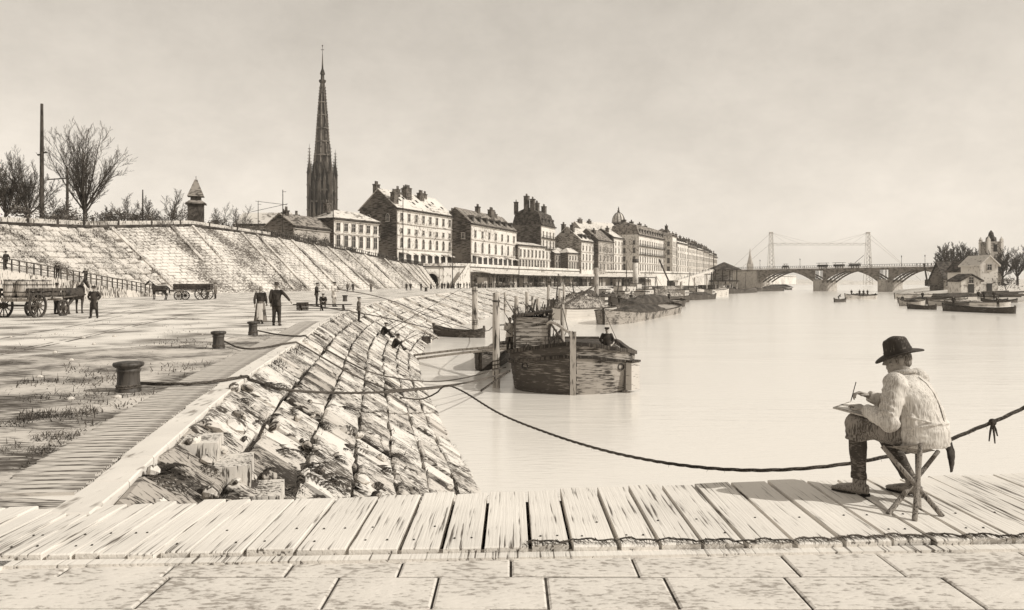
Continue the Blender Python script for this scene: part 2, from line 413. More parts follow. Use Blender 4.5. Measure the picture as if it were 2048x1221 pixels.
# rough weedy ground between the road and the edge strip
rv = random.Random(17); vg = MB(); vs = []; n_ = 40; mm = 16
for i in range(n_ + 1):
    d_ = 5.62 + (26 - 5.62) * (i / n_) ** 1.6; xr = interp(EDGE, d_) - (1.10 if d_ > 6.3 else .32)
    xl = min(xr - .3, interp([(5.6, -14), (13, -14), (16, -12.5), (19, -11.6), (22, -10.2), (24, -9), (26, interp(EDGE, 26) - 1.4)], d_) + rv.uniform(-.3, .3))
    for j in range(mm + 1): vs.append((lerp(xr, xl, j / mm), d_ + (rv.uniform(-.05, .05) if 0 < i < n_ else rv.uniform(-.4, .4)), .006 + (rv.uniform(0, .02) if 0 < j < mm and 0 < i < n_ else 0)))
vg.add(vs, [(i * (mm + 1) + j, i * (mm + 1) + j + 1, (i + 1) * (mm + 1) + j + 1, (i + 1) * (mm + 1) + j) for i in range(n_) for j in range(mm)]); struct('verge', vg, 'verge', True)

# stone revetment sloping into the river
mb = MB(); vs = []; fs = []; T = [0, .2, .4, .6, .8, 1, 1.25]
for dd in ds:
    for t in T: vs.append(slope_pt(dd, t, -.06))
for i in range(len(ds) - 1):
    for k in range(len(T) - 1):
        a = i * len(T) + k; fs.append((a, a + 1, a + len(T) + 1, a + len(T)))
mb.add(vs, fs); revet = struct('revetment', mb, 'joint')
def slab(m_, c, h, gap, jit, fn, rnd):
    cen = sum((V(q) for q in c), V()) / 4
    pts = []
    for (u, w_) in c:
        pass
def stone_piece(m_, d0, d1, t0, t1, h, g, fn):
    dm, tm = (d0 + d1) / 2, (t0 + t1) / 2
    q = [(d0 + g, t0 + g * .2), (d1 - g, t0 + g * .2), (d1 - g, t1 - g * .2), (d0 + g, t1 - g * .2)]
    q = [(a + rnd.uniform(-.05, .05) * (d1 - d0), b + rnd.uniform(-.05, .05) * (t1 - t0)) for a, b in q]
    bot = [fn(a, b, -.07) for a, b in q]
    mid = [fn(lerp(a, dm, .03), lerp(b, tm, .03), h * .6) for a, b in q]
    top = [fn(lerp(a, dm, .14), lerp(b, tm, .14), h + rnd.uniform(-.012, .012)) for a, b in q]
    m_.add(bot + mid + top, [(i + o, (i + 1) % 4 + o, (i + 1) % 4 + 4 + o, i + 4 + o) for o in (0, 4) for i in range(4)] + [(8, 9, 10, 11)])
NR = 7; d = 6.1; cnt = 0; rest = MB()
while d < 60:
    L = .78 if d < 16 else (1.0 if d < 34 else 1.35)
    for r in range(NR):
        m_ = MB() if cnt < 296 else rest
        sh = (.5 * L if r % 2 else 0) + rnd.uniform(-.08, .08)
        stone_piece(m_, d + sh, d + sh + L, r / NR, (r + 1) / NR, rnd.uniform(.0, .12), .02, slope_pt)
        if m_ is not rest:
            q_ = rnd.random(); m_.build('stone', 'stone_darkest' if (d < 9.6 and r < 5 and q_ < .75) or q_ < .07 else ('stone' if q_ < .62 else 'stone_dark'), revet); cnt += 1
    d += L
while d < 330:
    L = 2.6 if d < 130 else 5
    for r in range(6): stone_piece(rest, d, d + L, r / 6, (r + 1) / 6, rnd.uniform(0, .05), .03, slope_pt)
    d += L
rest.build('stone', 'stone', revet)['kind'] = 'stuff'
# stone ribs running down the far stretch of the revetment
for dd in (62, 72, 83, 95, 108, 122, 137, 153, 172, 195):
    m_ = MB(); w_ = .35
    m_.add([slope_pt(dd + e, t, o) for o in (-.05, .2) for (e, t) in ((-w_, 0), (w_, 0), (w_ + 2, 1.05), (-w_ + 2, 1.05))], [(4, 5, 6, 7), (0, 1, 5, 4), (1, 2, 6, 5), (2, 3, 7, 6), (3, 0, 4, 7)])
    m_.build('rib', 'stone_dark', revet)

# big step blocks cut into the revetment by the stage
for i, (x, dd, zt, sx, sy, sz, rz) in enumerate([(-3.62, 8.75, -.02, .42, .62, .5, 14), (-3.22, 8.62, -.24, .46, .72, .55, 16), (-2.83, 8.45, -.52, .48, .75, .6, 13), (-2.42, 8.3, -.80, .5, .8, .6, 15)]):
    m_ = MB(); rr = Matrix.Rotation(R(rz), 3, 'Z')
    m_.box((x, dd, zt - sz / 2), (sx, sy, sz), rr, .96)
    m_.build('step_block', 'step', revet)

# stone-pitched embankment below the upper road
EMB = [((-49, 60), (-61, 60, 7)), ((-49.7, 75), (-62, 78, 7.9)), ((-50.7, 88), (-62.8, 92, 8.9)), ((-50, 108), (-62.3, 111, 9.9)), ((-47.2, 135), (-59.5, 139, 12.3)),
       ((-41, 165), (-54, 170, 12.1)), ((-34.3, 195), (-47.5, 201, 10.9)), ((-25.6, 224), (-33.5, 228.5, 7.8)), ((-22.5, 231.5), (-27.6, 234, 7.0))]
def emb_pt(s, t, off=0.0):
    i = min(int(s), len(EMB) - 2); u = s - i
    (f0, t0), (f1, t1) = EMB[i], EMB[i + 1]
    f = V((lerp(f0[0], f1[0], u), lerp(f0[1], f1[1], u), -.1)); tp = V(t0).lerp(V(t1), u)
    tn = V((f1[0] - f0[0], f1[1] - f0[1], 0)); n = tn.cross(tp - f).normalized()
    if n.z < 0: n = -n
    return f.lerp(tp, t) + n * off
mb = MB(); vs = []; fs = []; NS = 96; NT = 5
for i in range(NS + 1):
    for k in range(NT + 1): vs.append(emb_pt(i / NS * (len(EMB) - 1.0001), k / NT, -.05))
for i in range(NS):
    for k in range(NT): a = i * (NT + 1) + k; fs.append((a, a + NT + 1, a + NT + 2, a + 1))
mb.add(vs, fs); emb = struct('embankment', mb, 'pitching_joint')
rnd = random.Random(11); rest = MB(); cnt = 0
def emb_stone(m_, s0, s1, t0, t1, h, g):
    ga, gb = (s1 - s0) * g, (t1 - t0) * g
    q = [(s0 + ga, t0 + gb), (s1 - ga, t0 + gb), (s1 - ga, t1 - gb), (s0 + ga, t1 - gb)]
    q = [(a + rnd.uniform(-.07, .07) * (s1 - s0), b + rnd.uniform(-.05, .05) * (t1 - t0)) for a, b in q]
    sm_, tm = (s0 + s1) / 2, (t0 + t1) / 2
    bot = [emb_pt(a, b, -.06) for a, b in q]; top = [emb_pt(lerp(a, sm_, .1), lerp(b, tm, .1), h) for a, b in q]
    m_.add(bot + top, [(0, 1, 5, 4), (1, 2, 6, 5), (2, 3, 7, 6), (3, 0, 4, 7), (4, 5, 6, 7)])
# large blocks near the left, smaller pitching beyond
rows = 13; s = 2.95; lo = MB(); q_ = .6
while q_ < 1.55:
    for r in range(rows): emb_stone(lo, q_, q_ + .1, r / rows, (r + 1) / rows, rnd.uniform(.02, .2), .05)
    q_ += .1
lo.build('stone_block', 'block', emb)['kind'] = 'stuff'
s = 1.55
while s < 3.0:
    ls = 1.75 / 17
    for r in range(rows):
        sh = (.5 * ls if r % 2 else 0) + rnd.uniform(-.1, .1) * ls
        m_ = MB() if cnt < 290 else rest
        emb_stone(m_, s + sh, s + sh + ls, r / rows, (r + 1) / rows, rnd.uniform(.02, .22), .05)
        if m_ is not rest: m_.build('stone_block', 'block', emb); cnt += 1
    s += ls
rows = 22
while s < 7.9:
    ls = 2.1 / 30
    for r in range(rows):
        sh = (.5 * ls if r % 2 else 0)
        emb_stone(rest, s + sh, min(7.99, s + sh + ls), r / rows, (r + 1) / rows, rnd.uniform(0, .10), .05)
    s += ls
rest.build('stone_block', 'pitching', emb)['kind'] = 'stuff'
for s in (3.15, 3.75, 4.0, 4.55, 4.75, 5.05, 5.25, 5.6, 5.85, 6.15, 6.4, 6.7, 6.95, 7.2, 7.45, 7.65):
    m_ = MB(); wv = .009 + .012 * rnd.random()
    dn = .26; t0 = .02 if s > 4.2 or s < 3.4 else .45
    q = [(s - wv + dn * (1 - t0) * .0, 1), (s + wv, 1), (s + wv, t0), (s - wv, t0)]
    m_.add([emb_pt(a, b, -.02) for a, b in q] + [emb_pt(a, b, .32) for a, b in q], [(0, 1, 5, 4), (1, 2, 6, 5), (2, 3, 7, 6), (3, 0, 4, 7), (4, 5, 6, 7)])
    m_.build('rib', 'block', emb)
# end buttress and top coping of the embankment
m_ = MB(); P = [emb_pt(i / 60 * 7.999, 1) for i in range(61)]
for a, b in zip(P, P[1:]): m_.bar(a + V((0, 0, .12)), b + V((0, 0, .12)), .7, .4)
m_.build('coping', 'trim_dark', emb)

# upper road and town plateau behind the embankment and the terrace wall
WALL = [(-27.6, 234), (-22, 238), (-14, 247), (-4, 275), (16, 320), (38, 366), (73, 402), (104, 444), (136, 486), (205, 600), (265, 700)]
mb = MB(); top = [emb_pt(i / 40 * 7.999, 1) + V((.05, 0, -.03)) for i in range(41)] + [V((x, y, 7)) for x, y in WALL[1:]]
vs = []
for p in top: vs += [p, V((p.x - 25, p.y + 6, p.z)), V((p.x - 500, p.y + 60, p.z))]
mb.add(vs, [(3 * i + k, 3 * i + 3 + k, 3 * i + 4 + k, 3 * i + 1 + k) for i in range(len(top) - 1) for k in range(2)])
struct('upper_road', mb, 'far_dirt')

# terrace wall with the tunnel arch
tw = thing('terrace_wall', 'long pale stone terrace wall with a dark arched passage at its left end', 'wall', (WALL[0][0], WALL[0][1], 0))
O = V((WALL[0][0], WALL[0][1], 0))
a, b = V((*WALL[0], 0)) - O, V((*WALL[1], 0)) - O
u = (b - a).normalized(); Lw = (b - a).length
# first bay: a panel with an arched opening
cx_, r_ = Lw * .44, 2.35
arc = [V((cx_ + r_ * math.cos(t), 0, 2.2 + r_ * math.sin(t))) for t in [math.pi * k / 14 for k in range(15)]]
poly = [V((0, 0, 0)), V((cx_ - r_, 0, 0))] + arc[::-1] + [V((cx_ + r_, 0, 0)), V((Lw, 0, 0)), V((Lw, 0, 7.0)), V((0, 0, 7.0))]
rot = Matrix.Rotation(math.atan2(u.y, u.x), 3, 'Z')
m_ = MB(); m_.prism([rot @ p for p in poly], rot @ V((0, .6, 0))); m_.build('wall', 'wall', tw)
m_ = MB()
pr = [V((cx_ - r_, .5, 0))] + [V((p.x, .5, p.z)) for p in arc[::-1]] + [V((cx_ + r_, .5, 0))]
n = len(pr); m_.add([rot @ p for p in pr] + [rot @ (p + V((0, 9, 0))) for p in pr], [(i, i + 1, n + i + 1, n + i) for i in range(n - 1)] + [tuple(range(n, 2 * n))])
m_.build('passage', 'arch_dark', tw)
for k in range(13):                                 # voussoirs
    t0, t1 = math.pi * k / 13 + .015, math.pi * (k + 1) / 13 - .015
    q = [V((cx_ + rr * math.cos(t), -.12, 2.2 + rr * math.sin(t))) for rr, t in ((2.36, t0), (2.9, t0), (2.9, t1), (2.36, t1))]
    m_ = MB(); m_.prism([rot @ p for p in q], rot @ V((0, .3, 0))); m_.build('voussoir', 'trim', tw)
m_ = MB(); m_.box(rot @ V((Lw / 2, .1, 7.3)), (Lw + .6, 1.1, .9), rot); m_.build('cornice', 'trim', tw)
m_ = MB(); m_.box(rot @ V((Lw / 2, -.3, 6.75)), (Lw + .7, .7, .22), rot); m_.build('string_course', 'trim_dark', tw)
for i in range(1, len(WALL) - 1):
    a, b = V((*WALL[i], 0)) - O, V((*WALL[i + 1], 0)) - O
    m_ = MB(); m_.bar(a + V((0, .3, 3.5)), b + V((0, .3, 3.5)), .6, 7.0); m_.build('wall', 'wall', tw)
    m_ = MB(); m_.bar(a + V((0, 0, 7.5)), b + V((0, 0, 7.5)), .5, 1.0); m_.build('parapet', 'wall', tw)
    m_ = MB(); m_.bar(a + V((0, -.1, 6.9)), b + V((0, -.1, 6.9)), .9, .2); m_.build('string_course', 'trim_dark', tw)
# quay stairs against the wall
stt = thing('stone_stair', 'narrow outside stair climbing the terrace wall right of the arch', 'stair', (-17.6, 240.2, 0), math.atan2(9, 8))
for k in range(16):
    m_ = MB(); m_.box((k * .42 - 2.8, -.9, .22 + k * .215), (.44, 1.6, .44 + k * .43)); m_.build('step', 'wall' if k % 2 else 'trim', stt)
m_ = MB(); m_.prism([(-3, -1.75, 0), (4, -1.75, 0), (4, -1.75, 7.9), (3.4, -1.75, 7.9), (-3, -1.75, 1)], (0, .12, 0)); m_.build('side_wall', 'wall', stt)

# open quay sheds under the terrace
def shed(A, B, label, posts, zf):
    A, B = V((*A, 0)), V((*B, 0)); u = (B - A); L = u.length; rz = math.atan2(u.y, u.x)
    t = thing('quay_shed', label, 'shed', A, rz, 'open sheds along the lower quay')
    m_ = MB(); m_.prism([(-.3, -.7, 5.9), (-.3, -7, zf), (-.3, -7, zf - .22), (-.3, -.7, 5.6)], (L + .6, 0, 0)); m_.build('roof', 'awning', t)
    m_ = MB(); m_.box((L / 2, -6.9, zf - .45), (L, .25, .45)); m_.build('fascia', 'trim_dark', t)
    m_ = MB(); m_.box((L / 2, -.55, 2.6), (L, .12, 5.0)); m_.build('back_boarding', 'wall_grey', t)
    for k in range(posts):
        m_ = MB(); m_.box((L * k / (posts - 1), -6.5, zf / 2 - .3), (.3, .3, zf - .5)); m_.build('post', 'wood_dark', t)
    for k in range(posts - 1):
        if k % 3 == 1: continue
        m_ = MB(); m_.box((L * (k + .5) / (posts - 1), -3.2, 1.7), (L / (posts - 1) * .72, 2.4, 3.4)); m_.build('stall', 'wood_dark' if k % 2 else 'wall_grey', t)
shed((-13.5, 247.5), (-4.2, 274), 'pale sloping shed roof nearest the outside stair', 8, 4.9)
shed((-3.6, 275.5), (15.6, 319), 'middle open shed with dark posts under the terrace', 11, 4.7)
shed((16.5, 321), (37.5, 365), 'farthest open shed below the columned houses', 10, 4.7)
shed((39, 367.5), (71, 400.5), 'low shed roof behind the moored boats', 8, 4.7)

# right bank
RB = [(230, 60), (140, 92), (118, 140), (127, 195), (136, 245), (168, 330), (205, 365), (240, 420), (330, 560)]
mb = MB(); vs = []
for x, y in RB:
    d_ = 1.0
    vs += [V((x - 4, y - 1, -3.6)), V((x + 1, y, -1.6)), V((x + 14, y + 4, -.6)), V((x + 40, y + 10, .6)), V((x + 900, y + 80, 2))]
mb.add(vs, [(5 * i + k, 5 * i + k + 1, 5 * i + k + 6, 5 * i + k + 5) for i in range(len(RB) - 1) for k in range(4)])
struct('right_bank', mb, 'far_dirt', True)
# the far river banks beyond the bridge
mb = MB(); rnd = random.Random(3); vs = []
xs = [-300 + 60 * i for i in range(44)]
for x in xs: vs += [V((x, 1500, -4)), V((x, 1520, 1 + 2.5 * rnd.random())), V((x, 1700, 5 + 4 * rnd.random())), V((x, 2100, -4))]
mb.add(vs, [(4 * i + k, 4 * i + 4 + k, 4 * i + 5 + k, 4 * i + 1 + k) for i in range(len(xs) - 1) for k in range(3)])
struct('far_bank', mb, 'far_dirt', True)
# pale apron on the near side of the stage, where the viewer stands
mb = MB(); mb.add([(-40, -30, -.03), (40, -30, -.03), (40, 5.15, -.03), (-40, 5.15, -.03), (40, 5.15, -6), (-40, 5.15, -6)], [(0, 1, 2, 3), (3, 2, 4, 5)])
apron = struct('apron', mb, 'joint')
rq = random.Random(19); y_ = 5.12
for row in range(5):                                # pale flagstones where the viewer stands
    hgt = .42 + .1 * rq.random(); x_ = -7.5 + rq.random()
    while x_ < 7.5:
        w_ = rq.uniform(.6, 1.1); g = .008; c = [V((x_ + g, y_ - hgt + g, 0)), V((x_ + w_ - g, y_ - hgt + g, 0)), V((x_ + w_ - g, y_ - g, 0)), V((x_ + g, y_ - g, 0))]; c4 = sum(c, V()) / 4; h_ = rq.uniform(-.006, .004)
        b = MB(); b.add([p + V((0, 0, -.09)) for p in c] + [p + V((0, 0, -.022 + h_)) for p in c] + [p + (c4 - p).normalized() * .015 + V((0, 0, -.016 + h_)) for p in c], [(8, 9, 10, 11)] + [(a + o, (a + 1) % 4 + o, (a + 1) % 4 + 4 + o, a + 4 + o) for o in (0, 4) for a in range(4)])
        b.build('flagstone', 'flagstone', apron); x_ += w_
    y_ -= hgt

# ------------------------------------------------------------------ landing stage of planks in the foreground
fa, fb = V((-6.4, 5.58, 0)), V((6.6, 7.18, 0)); na_, nb_ = V((-6.4, 4.72, 0)), V((6.6, 5.32, 0))
stage = thing('landing_stage', 'pale plank landing stage running across the whole foreground', 'stage')
u = (fb - fa).normalized(); Ls = (fb - fa).length; x = 0; i = 0; rnd = random.Random(21); nails = MB()
while x < Ls:
    w_ = .31 + rnd.uniform(-.03, .04)
    if x < 4.2: w_ = .19 + rnd.uniform(-.03, .04)
    g = .011 + .008 * rnd.random()
    p0, p1 = fa.lerp(fb, (x + g) / Ls), fa.lerp(fb, min(1, (x + w_ - g) / Ls))
    q0, q1 = na_.lerp(nb_, (x + g) / Ls), na_.lerp(nb_, min(1, (x + w_ - g) / Ls))
    ef, en = rnd.uniform(-.05, .05), rnd.uniform(-.03, .03); zt = .035 + rnd.uniform(-.006, .006); til = rnd.uniform(-.004, .004)
    dr = (p0 - q0).normalized()
    b4 = [q0 + dr * en, q1 + dr * en, p1 + dr * ef, p0 + dr * ef]; c4 = sum(b4, V()) / 4
    m_ = MB()
    lo = [p + V((0, 0, -.045)) for p in b4]; mi = [p + V((0, 0, zt - .008)) for p in b4]; tp = [p + (c4 - p).normalized() * .014 + V((0, 0, zt + (til if k in (1, 2) else -til))) for k, p in enumerate(b4)]
    m_.add(lo + mi + tp, [(3, 2, 1, 0), (8, 9, 10, 11)] + [(a + o, (a + 1) % 4 + o, (a + 1) % 4 + 4 + o, a + 4 + o) for o in (0, 4) for a in range(4)])
    m_.build('plank', 'plank', stage)
    for fr in (.13, .34):
        for sd_ in (.25, .72):
            if rnd.random() < .5:
                c = (q0.lerp(p0, fr)).lerp(q1.lerp(p1, fr), sd_); nails.lathe([(.008, 0), (.008, zt + .006), (.004, zt + .008)], c, 7)
    x += w_; i += 1
nails.build('nails', 'nail', stage)['kind'] = 'stuff'
for off, zz, nm in ((.12, -.13, 'joist'), (.5, -.13, 'joist'), (.9, -.13, 'joist')):
    m_ = MB(); m_.bar(na_.lerp(fa, off) + V((0, 0, zz)), nb_.lerp(fb, off) + V((0, 0, zz)), .14, .16); m_.build(nm, 'wood_dark', stage)
m_ = MB(); m_.bar(na_ + V((0, -.06, -.05)), nb_ + V((0, -.06, -.05)), .09, .10); m_.build('edge_beam', 'plank', stage)
# frayed rope fender lying along the near edge
rnd = random.Random(5); m_ = MB(); P = []
for k in range(140):
    t = .50 + .47 * k / 139; P.append(na_.lerp(nb_, t) + V((0, .02 + .02 * math.sin(k * .9) + .03 * math.sin(k * .13), .055 + .006 * math.sin(k * 2.1))))
m_.tube(P, .006, 6)
for p in P:
    for q in range(6):
        g_ = p + V((rnd.uniform(-.03, .03), rnd.uniform(-.02, .02), 0)); e = g_ + V((rnd.uniform(-.01, .04), rnd.uniform(-.07, -.02), rnd.uniform(-.012, .004))); m_.tube([g_, e], [.003, .001], 3, False)
tag(m_.build('rope_fender', 'rope', None, True), 'frayed dark rope lying along the near edge of the plank stage', 'rope')

# ------------------------------------------------------------------ town: houses, spire, dome, bridges, trees
WIN = {}
def window_mesh(w, h, arch):
    key = (round(w, 2), round(h, 2), arch)
    if key not in WIN:
        f = MB(); t = .16
        f.box((-w / 2 - t / 2, -.07, h / 2), (t, .16, h)); f.box((w / 2 + t / 2, -.07, h / 2), (t, .16, h)); f.box((0, -.10, -.09), (w + .5, .3, .18))
        p = MB()
        if arch:
            pts = [V((w / 2 * math.cos(a), 0, h + w / 2 * math.sin(a))) for a in [math.pi * k / 8 for k in range(9)]]
            for a, b in zip(pts, pts[1:]): f.bar(a + V((0, -.07, .08)), b + V((0, -.07, .08)), .16, .16)
            p.prism([V((-w / 2, -.03, 0)), V((w / 2, -.03, 0))] + [q + V((0, -.03, 0)) for q in pts], (0, .05, 0))
        else:
            f.box((0, -.10, h + .1), (w + .42, .24, .2)); p.box((0, -.005, h / 2), (w, .05, h))
        f.box((0, -.05, h * .5), (.07, .06, h)); f.box((0, -.05, h * .62), (w, .06, .07))
        WIN[key] = (f.mesh('window'), p.mesh('pane'))
    return WIN[key]
def window(parent, x, y, z, w, h, arch=False, rz=0, frame='trim'):
    fm, pm = window_mesh(w, h, arch)
    o = put('window', fm, frame, parent, (x, y, z), (0, 0, rz)); put('pane', pm, 'pane', o)
    return o
def chimney_stack(parent, x, y, z, w, d, h, pots=3, m='chimney'):
    b = MB(); b.box((x, y, z + h / 2), (w, d, h)); b.box((x, y, z + h + .1), (w + .3, d + .3, .3)); o = b.build('chimney', m, parent)
    for k in range(pots):
        p = MB(); px = x + (k - (pots - 1) / 2) * (w / max(1, pots)) * .9
        p.lathe([(.22, 0), (.18, .9), (.25, 1.0)], (px, y, z + h + .25), 7); p.build('chimney_pot', 'chimney', o)
    return o
def house(label, A, B, z0, ze, Wd, rise, roof='gable', rows=(), siderows=(), wall='wall', side='wall_brick_shaded', roofm='roof_pale', chim=(), dormers=0, courses=(), name='town_house', group=None, hipR=True, shop=0, cat='house', front='trim_dark', dormer_m='roof_dark', balcony=(), skylights=0):
    A, B = V((*A, 0)), V((*B, 0)); u = B - A; L = u.length; H = ze - z0
    t = thing(name, label, cat, (A.x, A.y, z0), math.atan2(u.y, u.x), group)
    b = MB(); b.box((L / 2, .15, H / 2 - 2), (L - .02, .3, H + 4)); b.build('front_wall', wall, t)
    b = MB(); b.box((L / 2, Wd / 2 + .15, H / 2 - 2), (L, Wd - .3, H + 4))
    if roof == 'gable':
        for x in (0, L - .4):
            b.prism([(x + .2, 0.02, H), (x + .2, Wd, H), (x + .2, Wd / 2, H + rise - .15)], (.2 if x else .25, 0, 0))
    b.build('side_wall', side, t)
    r = MB(); e = .55; tk = .35
    if roof == 'gable':
        for (y0, y1) in ((-e, Wd / 2), (Wd + e, Wd / 2)):
            za = H - e * rise / (Wd / 2)
            r.prism([(-.3, y0, za), (-.3, y1, H + rise), (-.3, y1, H + rise + tk), (-.3, y0, za + tk * .6)], (L + .6, 0, 0))
    elif roof == 'hip':
        q = min(Wd / 2, L * .35); r.add([(-e, -e, H), (L + e, -e, H), (L + e, Wd + e, H), (-e, Wd + e, H), (q, Wd / 2, H + rise), (L - q, Wd / 2, H + rise)],
              [(0, 1, 5, 4), (1, 2, 5), (2, 3, 4, 5), (3, 0, 4), (3, 2, 1, 0)])
    else:                                           # mansard
        m1 = rise * .68; k = 1.5
        r.add([(-.1, -.2, H), (L + .1, -.2, H), (L + .1, Wd, H), (-.1, Wd, H), (-.05, k, H + m1), (L - k, k, H + m1), (L - k, Wd - k, H + m1), (-.05, Wd - k, H + m1), (.8, Wd / 2, H + rise), (L - k - 2, Wd / 2, H + rise)],
              [(3, 2, 1, 0), (0, 1, 5, 4), (1, 2, 6, 5), (2, 3, 7, 6), (3, 0, 4, 7), (4, 5, 9, 8), (5, 6, 9), (6, 7, 8, 9), (7, 4, 8)])
    ro = r.build('roof', roofm, t)
    b = MB(); b.box((L / 2, -.28, H - .25), (L + .9, .9, .5)); b.build('cornice', front, t)
    b = MB(); b.box((L / 2, -.12, H - .75), (L + .2, .5, .25)); b.build('frieze', 'trim', t)
    for zc in courses:
        b = MB(); b.box((L / 2, -.1, zc), (L + .15, .45, .32)); b.build('string_course', 'trim', t)
    for (zc, n, w, h, arch) in rows:
        for k in range(n): window(t, L * (k + .5) / n, -.02, zc, w, h, arch)
    for (zc, n, w, h, arch) in siderows:
        for k in range(n): window(t, -.02, Wd * (k + .5) / n, zc, w, h, arch, R(-90))
    for zc in balcony:
        b = MB(); b.box((L / 2, -.5, zc), (L, 1.0, .18)); n = int(L / 1.2)
        for k in range(n): b.box((L * (k + .5) / n, -.93, zc + .5), (.07, .07, .9))
        b.box((L / 2, -.93, zc + .98), (L, .1, .1)); b.build('balcony', 'trim_dark', t)
    if shop:
        for k in range(shop):
            x = L * (k + .5) / shop; w = L / shop * .62
            b = MB(); b.box((x, -.06, 1.7), (w, .12, 3.2)); o = b.build('shop_opening', 'pane', t)
            b = MB(); b.prism([(x - w / 2 - .2, -.1, 3.5), (x - w / 2 - .2, -1.5, 2.9), (x - w / 2 - .2, -1.5, 2.75), (x - w / 2 - .2, -.1, 3.3)], (w + .4, 0, 0)); b.build('awning', 'awning' if k % 3 else 'roof_mid', o)
    for k in range(dormers):
        x = L * (k + .5) / dormers; zb = H + rise * (.16 if roof != 'mansard' else .12); yb = .9 if roof != 'mansard' else .15
        b = MB(); b.box((x, yb + .9, zb + .8), (1.5, 2.0, 1.7)); b.prism([(x - 1, yb - .3, zb + 1.6), (x + 1, yb - .3, zb + 1.6), (x, yb - .3, zb + 2.3)], (0, 2.4, 0))
        o = b.build('dormer', dormer_m, ro)
        b = MB(); b.box((x, yb - .12, zb + .75), (.8, .08, 1.2)); b.build('dormer_pane', 'pane', ro)
    for k in range(skylights):
        f_ = .3 + .4 * ((k * 7) % 5) / 5; x = L * (k + .7) / (skylights + .4); sl_ = math.atan2(rise, Wd / 2)
        b = MB(); b.box((x, f_ * Wd / 2, H + rise * f_ + .40), (.9, 1.3, .12), Matrix.Rotation(sl_, 3, 'X')); b.build('skylight', 'pane', ro)
    for (cx, cy, w, d_, h, pots) in chim:
        zr = H + rise * (1 - abs(cy - Wd / 2) / (Wd / 2)) - 1.0 if roof != 'mansard' else H + rise * .6
        chimney_stack(ro, cx, cy, zr, w, d_, h, pots)
    return t
def XD(px, d): return ((px - CX) / F * d, d)

# small white house on the upper road
house('small white two storey house with hipped pale roof left of the big gabled block', XD(668, 206), XD(757, 222), 10.0, 19.6, 8, 2.6, 'hip',
      rows=[(1.6, 6, 1.5, 3.2, False), (6.0, 6, 1.5, 2.2, False)], chim=[(1.5, 4, 1.6, 1.2, 2.4, 2)], courses=[5.3])
# low roofs left of it
house('low dark roofed outbuilding left of the small white house', XD(588, 192), XD(662, 207), 10.8, 16.4, 9, 3.0, 'gable', wall='wall_grey', roofm='roof_mid', rows=[(.6, 5, 1.2, 1.6, False)], chim=[(2, 4, 1.1, 1, 2.2, 2), (7.5, 5, 1.1, 1, 1.6, 2)], name='outbuilding')
house('long low pale roof by the flag mast on the upper road', XD(470, 215), XD(566, 214), 14.5, 18.5, 12, 3.4, 'gable', wall='wall_grey', roofm='roof_pale', rows=[(.8, 6, 1.3, 1.8, False)], chim=[(12, 6, 1, 1, 1.2, 1)], name='outbuilding')
# the big gabled block
house('large white four storey block with shaded brick gable and many chimneys', XD(795, 240), XD(905, 271), 8.0, 25.7, 15, 6.3, 'gable', siderows=[(13.5, 2, 1.1, 1.8, True), (7.5, 1, 1.2, 2.0, False)], skylights=9,
      rows=[(5.0, 8, 1.3, 2.6, True), (9.6, 8, 1.2, 1.6, False), (13.6, 8, 1.3, 2.5, False)], shop=8, courses=[4.6, 9.0, 12.8],
      chim=[(1.2, 2.0, 2.6, 1.4, 4.2, 4), (1.0, 9.0, 2.0, 1.4, 3.8, 3), (8, 5.5, 1.6, 1.2, 3.2, 2), (13, 5, 3.2, 1.4, 4.6, 4), (15.5, 8, 1.6, 1.2, 3.2, 2), (22, 5.5, 2.6, 1.4, 3.4, 4), (27, 7, 1.4, 1, 2.4, 2)])
house('white block with round headed windows and a dark dormered roof', XD(943, 268), XD(1033, 310), 8, 23.0, 13, 5.6, 'gable', roofm='roof_mid', siderows=[(9.5, 2, 1.2, 2.0, False)],
      rows=[(4.6, 7, 1.5, 3.0, True), (10, 7, 1.5, 2.5, False)], shop=9, courses=[4.1, 9.2], dormers=7,
      chim=[(3, 9, 2.2, 1.4, 2.2, 3), (19, 6, 2, 1.4, 3.4, 3), (30, 5, 3.4, 1.6, 4, 4), (36, 6, 2.2, 1.4, 2, 3)])
house('low columned white building standing before the tall dark block', XD(1037, 308), XD(1090, 328), 7, 17.4, 8, 1.4, 'hip', roofm='roof_pale',
      rows=[(1.0, 9, 1.4, 3.2, False), (5.4, 7, 1.2, 3.0, False)], courses=[4.6])
house('tall narrow dark block with mansard roof and thick chimney stacks', XD(1083, 334), XD(1110, 352), 7, 27.6, 14, 8.0, 'mansard', roofm='roof_dark',
      rows=[(1.2, 4, 1.4, 3.0, False), (5.6, 4, 1.3, 3.0, False), (10.4, 4, 1.3, 3.2, False), (15.2, 4, 1.2, 2.4, False)], courses=[4.8, 9.6, 14.4], balcony=[9.9, 14.7], dormers=4,
      chim=[(.9, 4.5, 1.8, 2.0, 6.5, 3), (1.0, 12.5, 1.5, 1.6, 5.5, 1), (8, 5, 2.2, 1.8, 5.5, 3), (15, 4, 2.4, 1.8, 4.5, 3), (1.2, 7.5, 2.2, 2.0, 8, 3)])
house('low dark fronted house right of the tall mansard block', XD(1110, 345), XD(1137, 354), 7, 15.2, 9, 2.6, 'gable', roofm='roof_pale', rows=[(.8, 5, 1.4, 3.4, False), (4.8, 5, 1.2, 2.2, False)], wall='wall_grey')
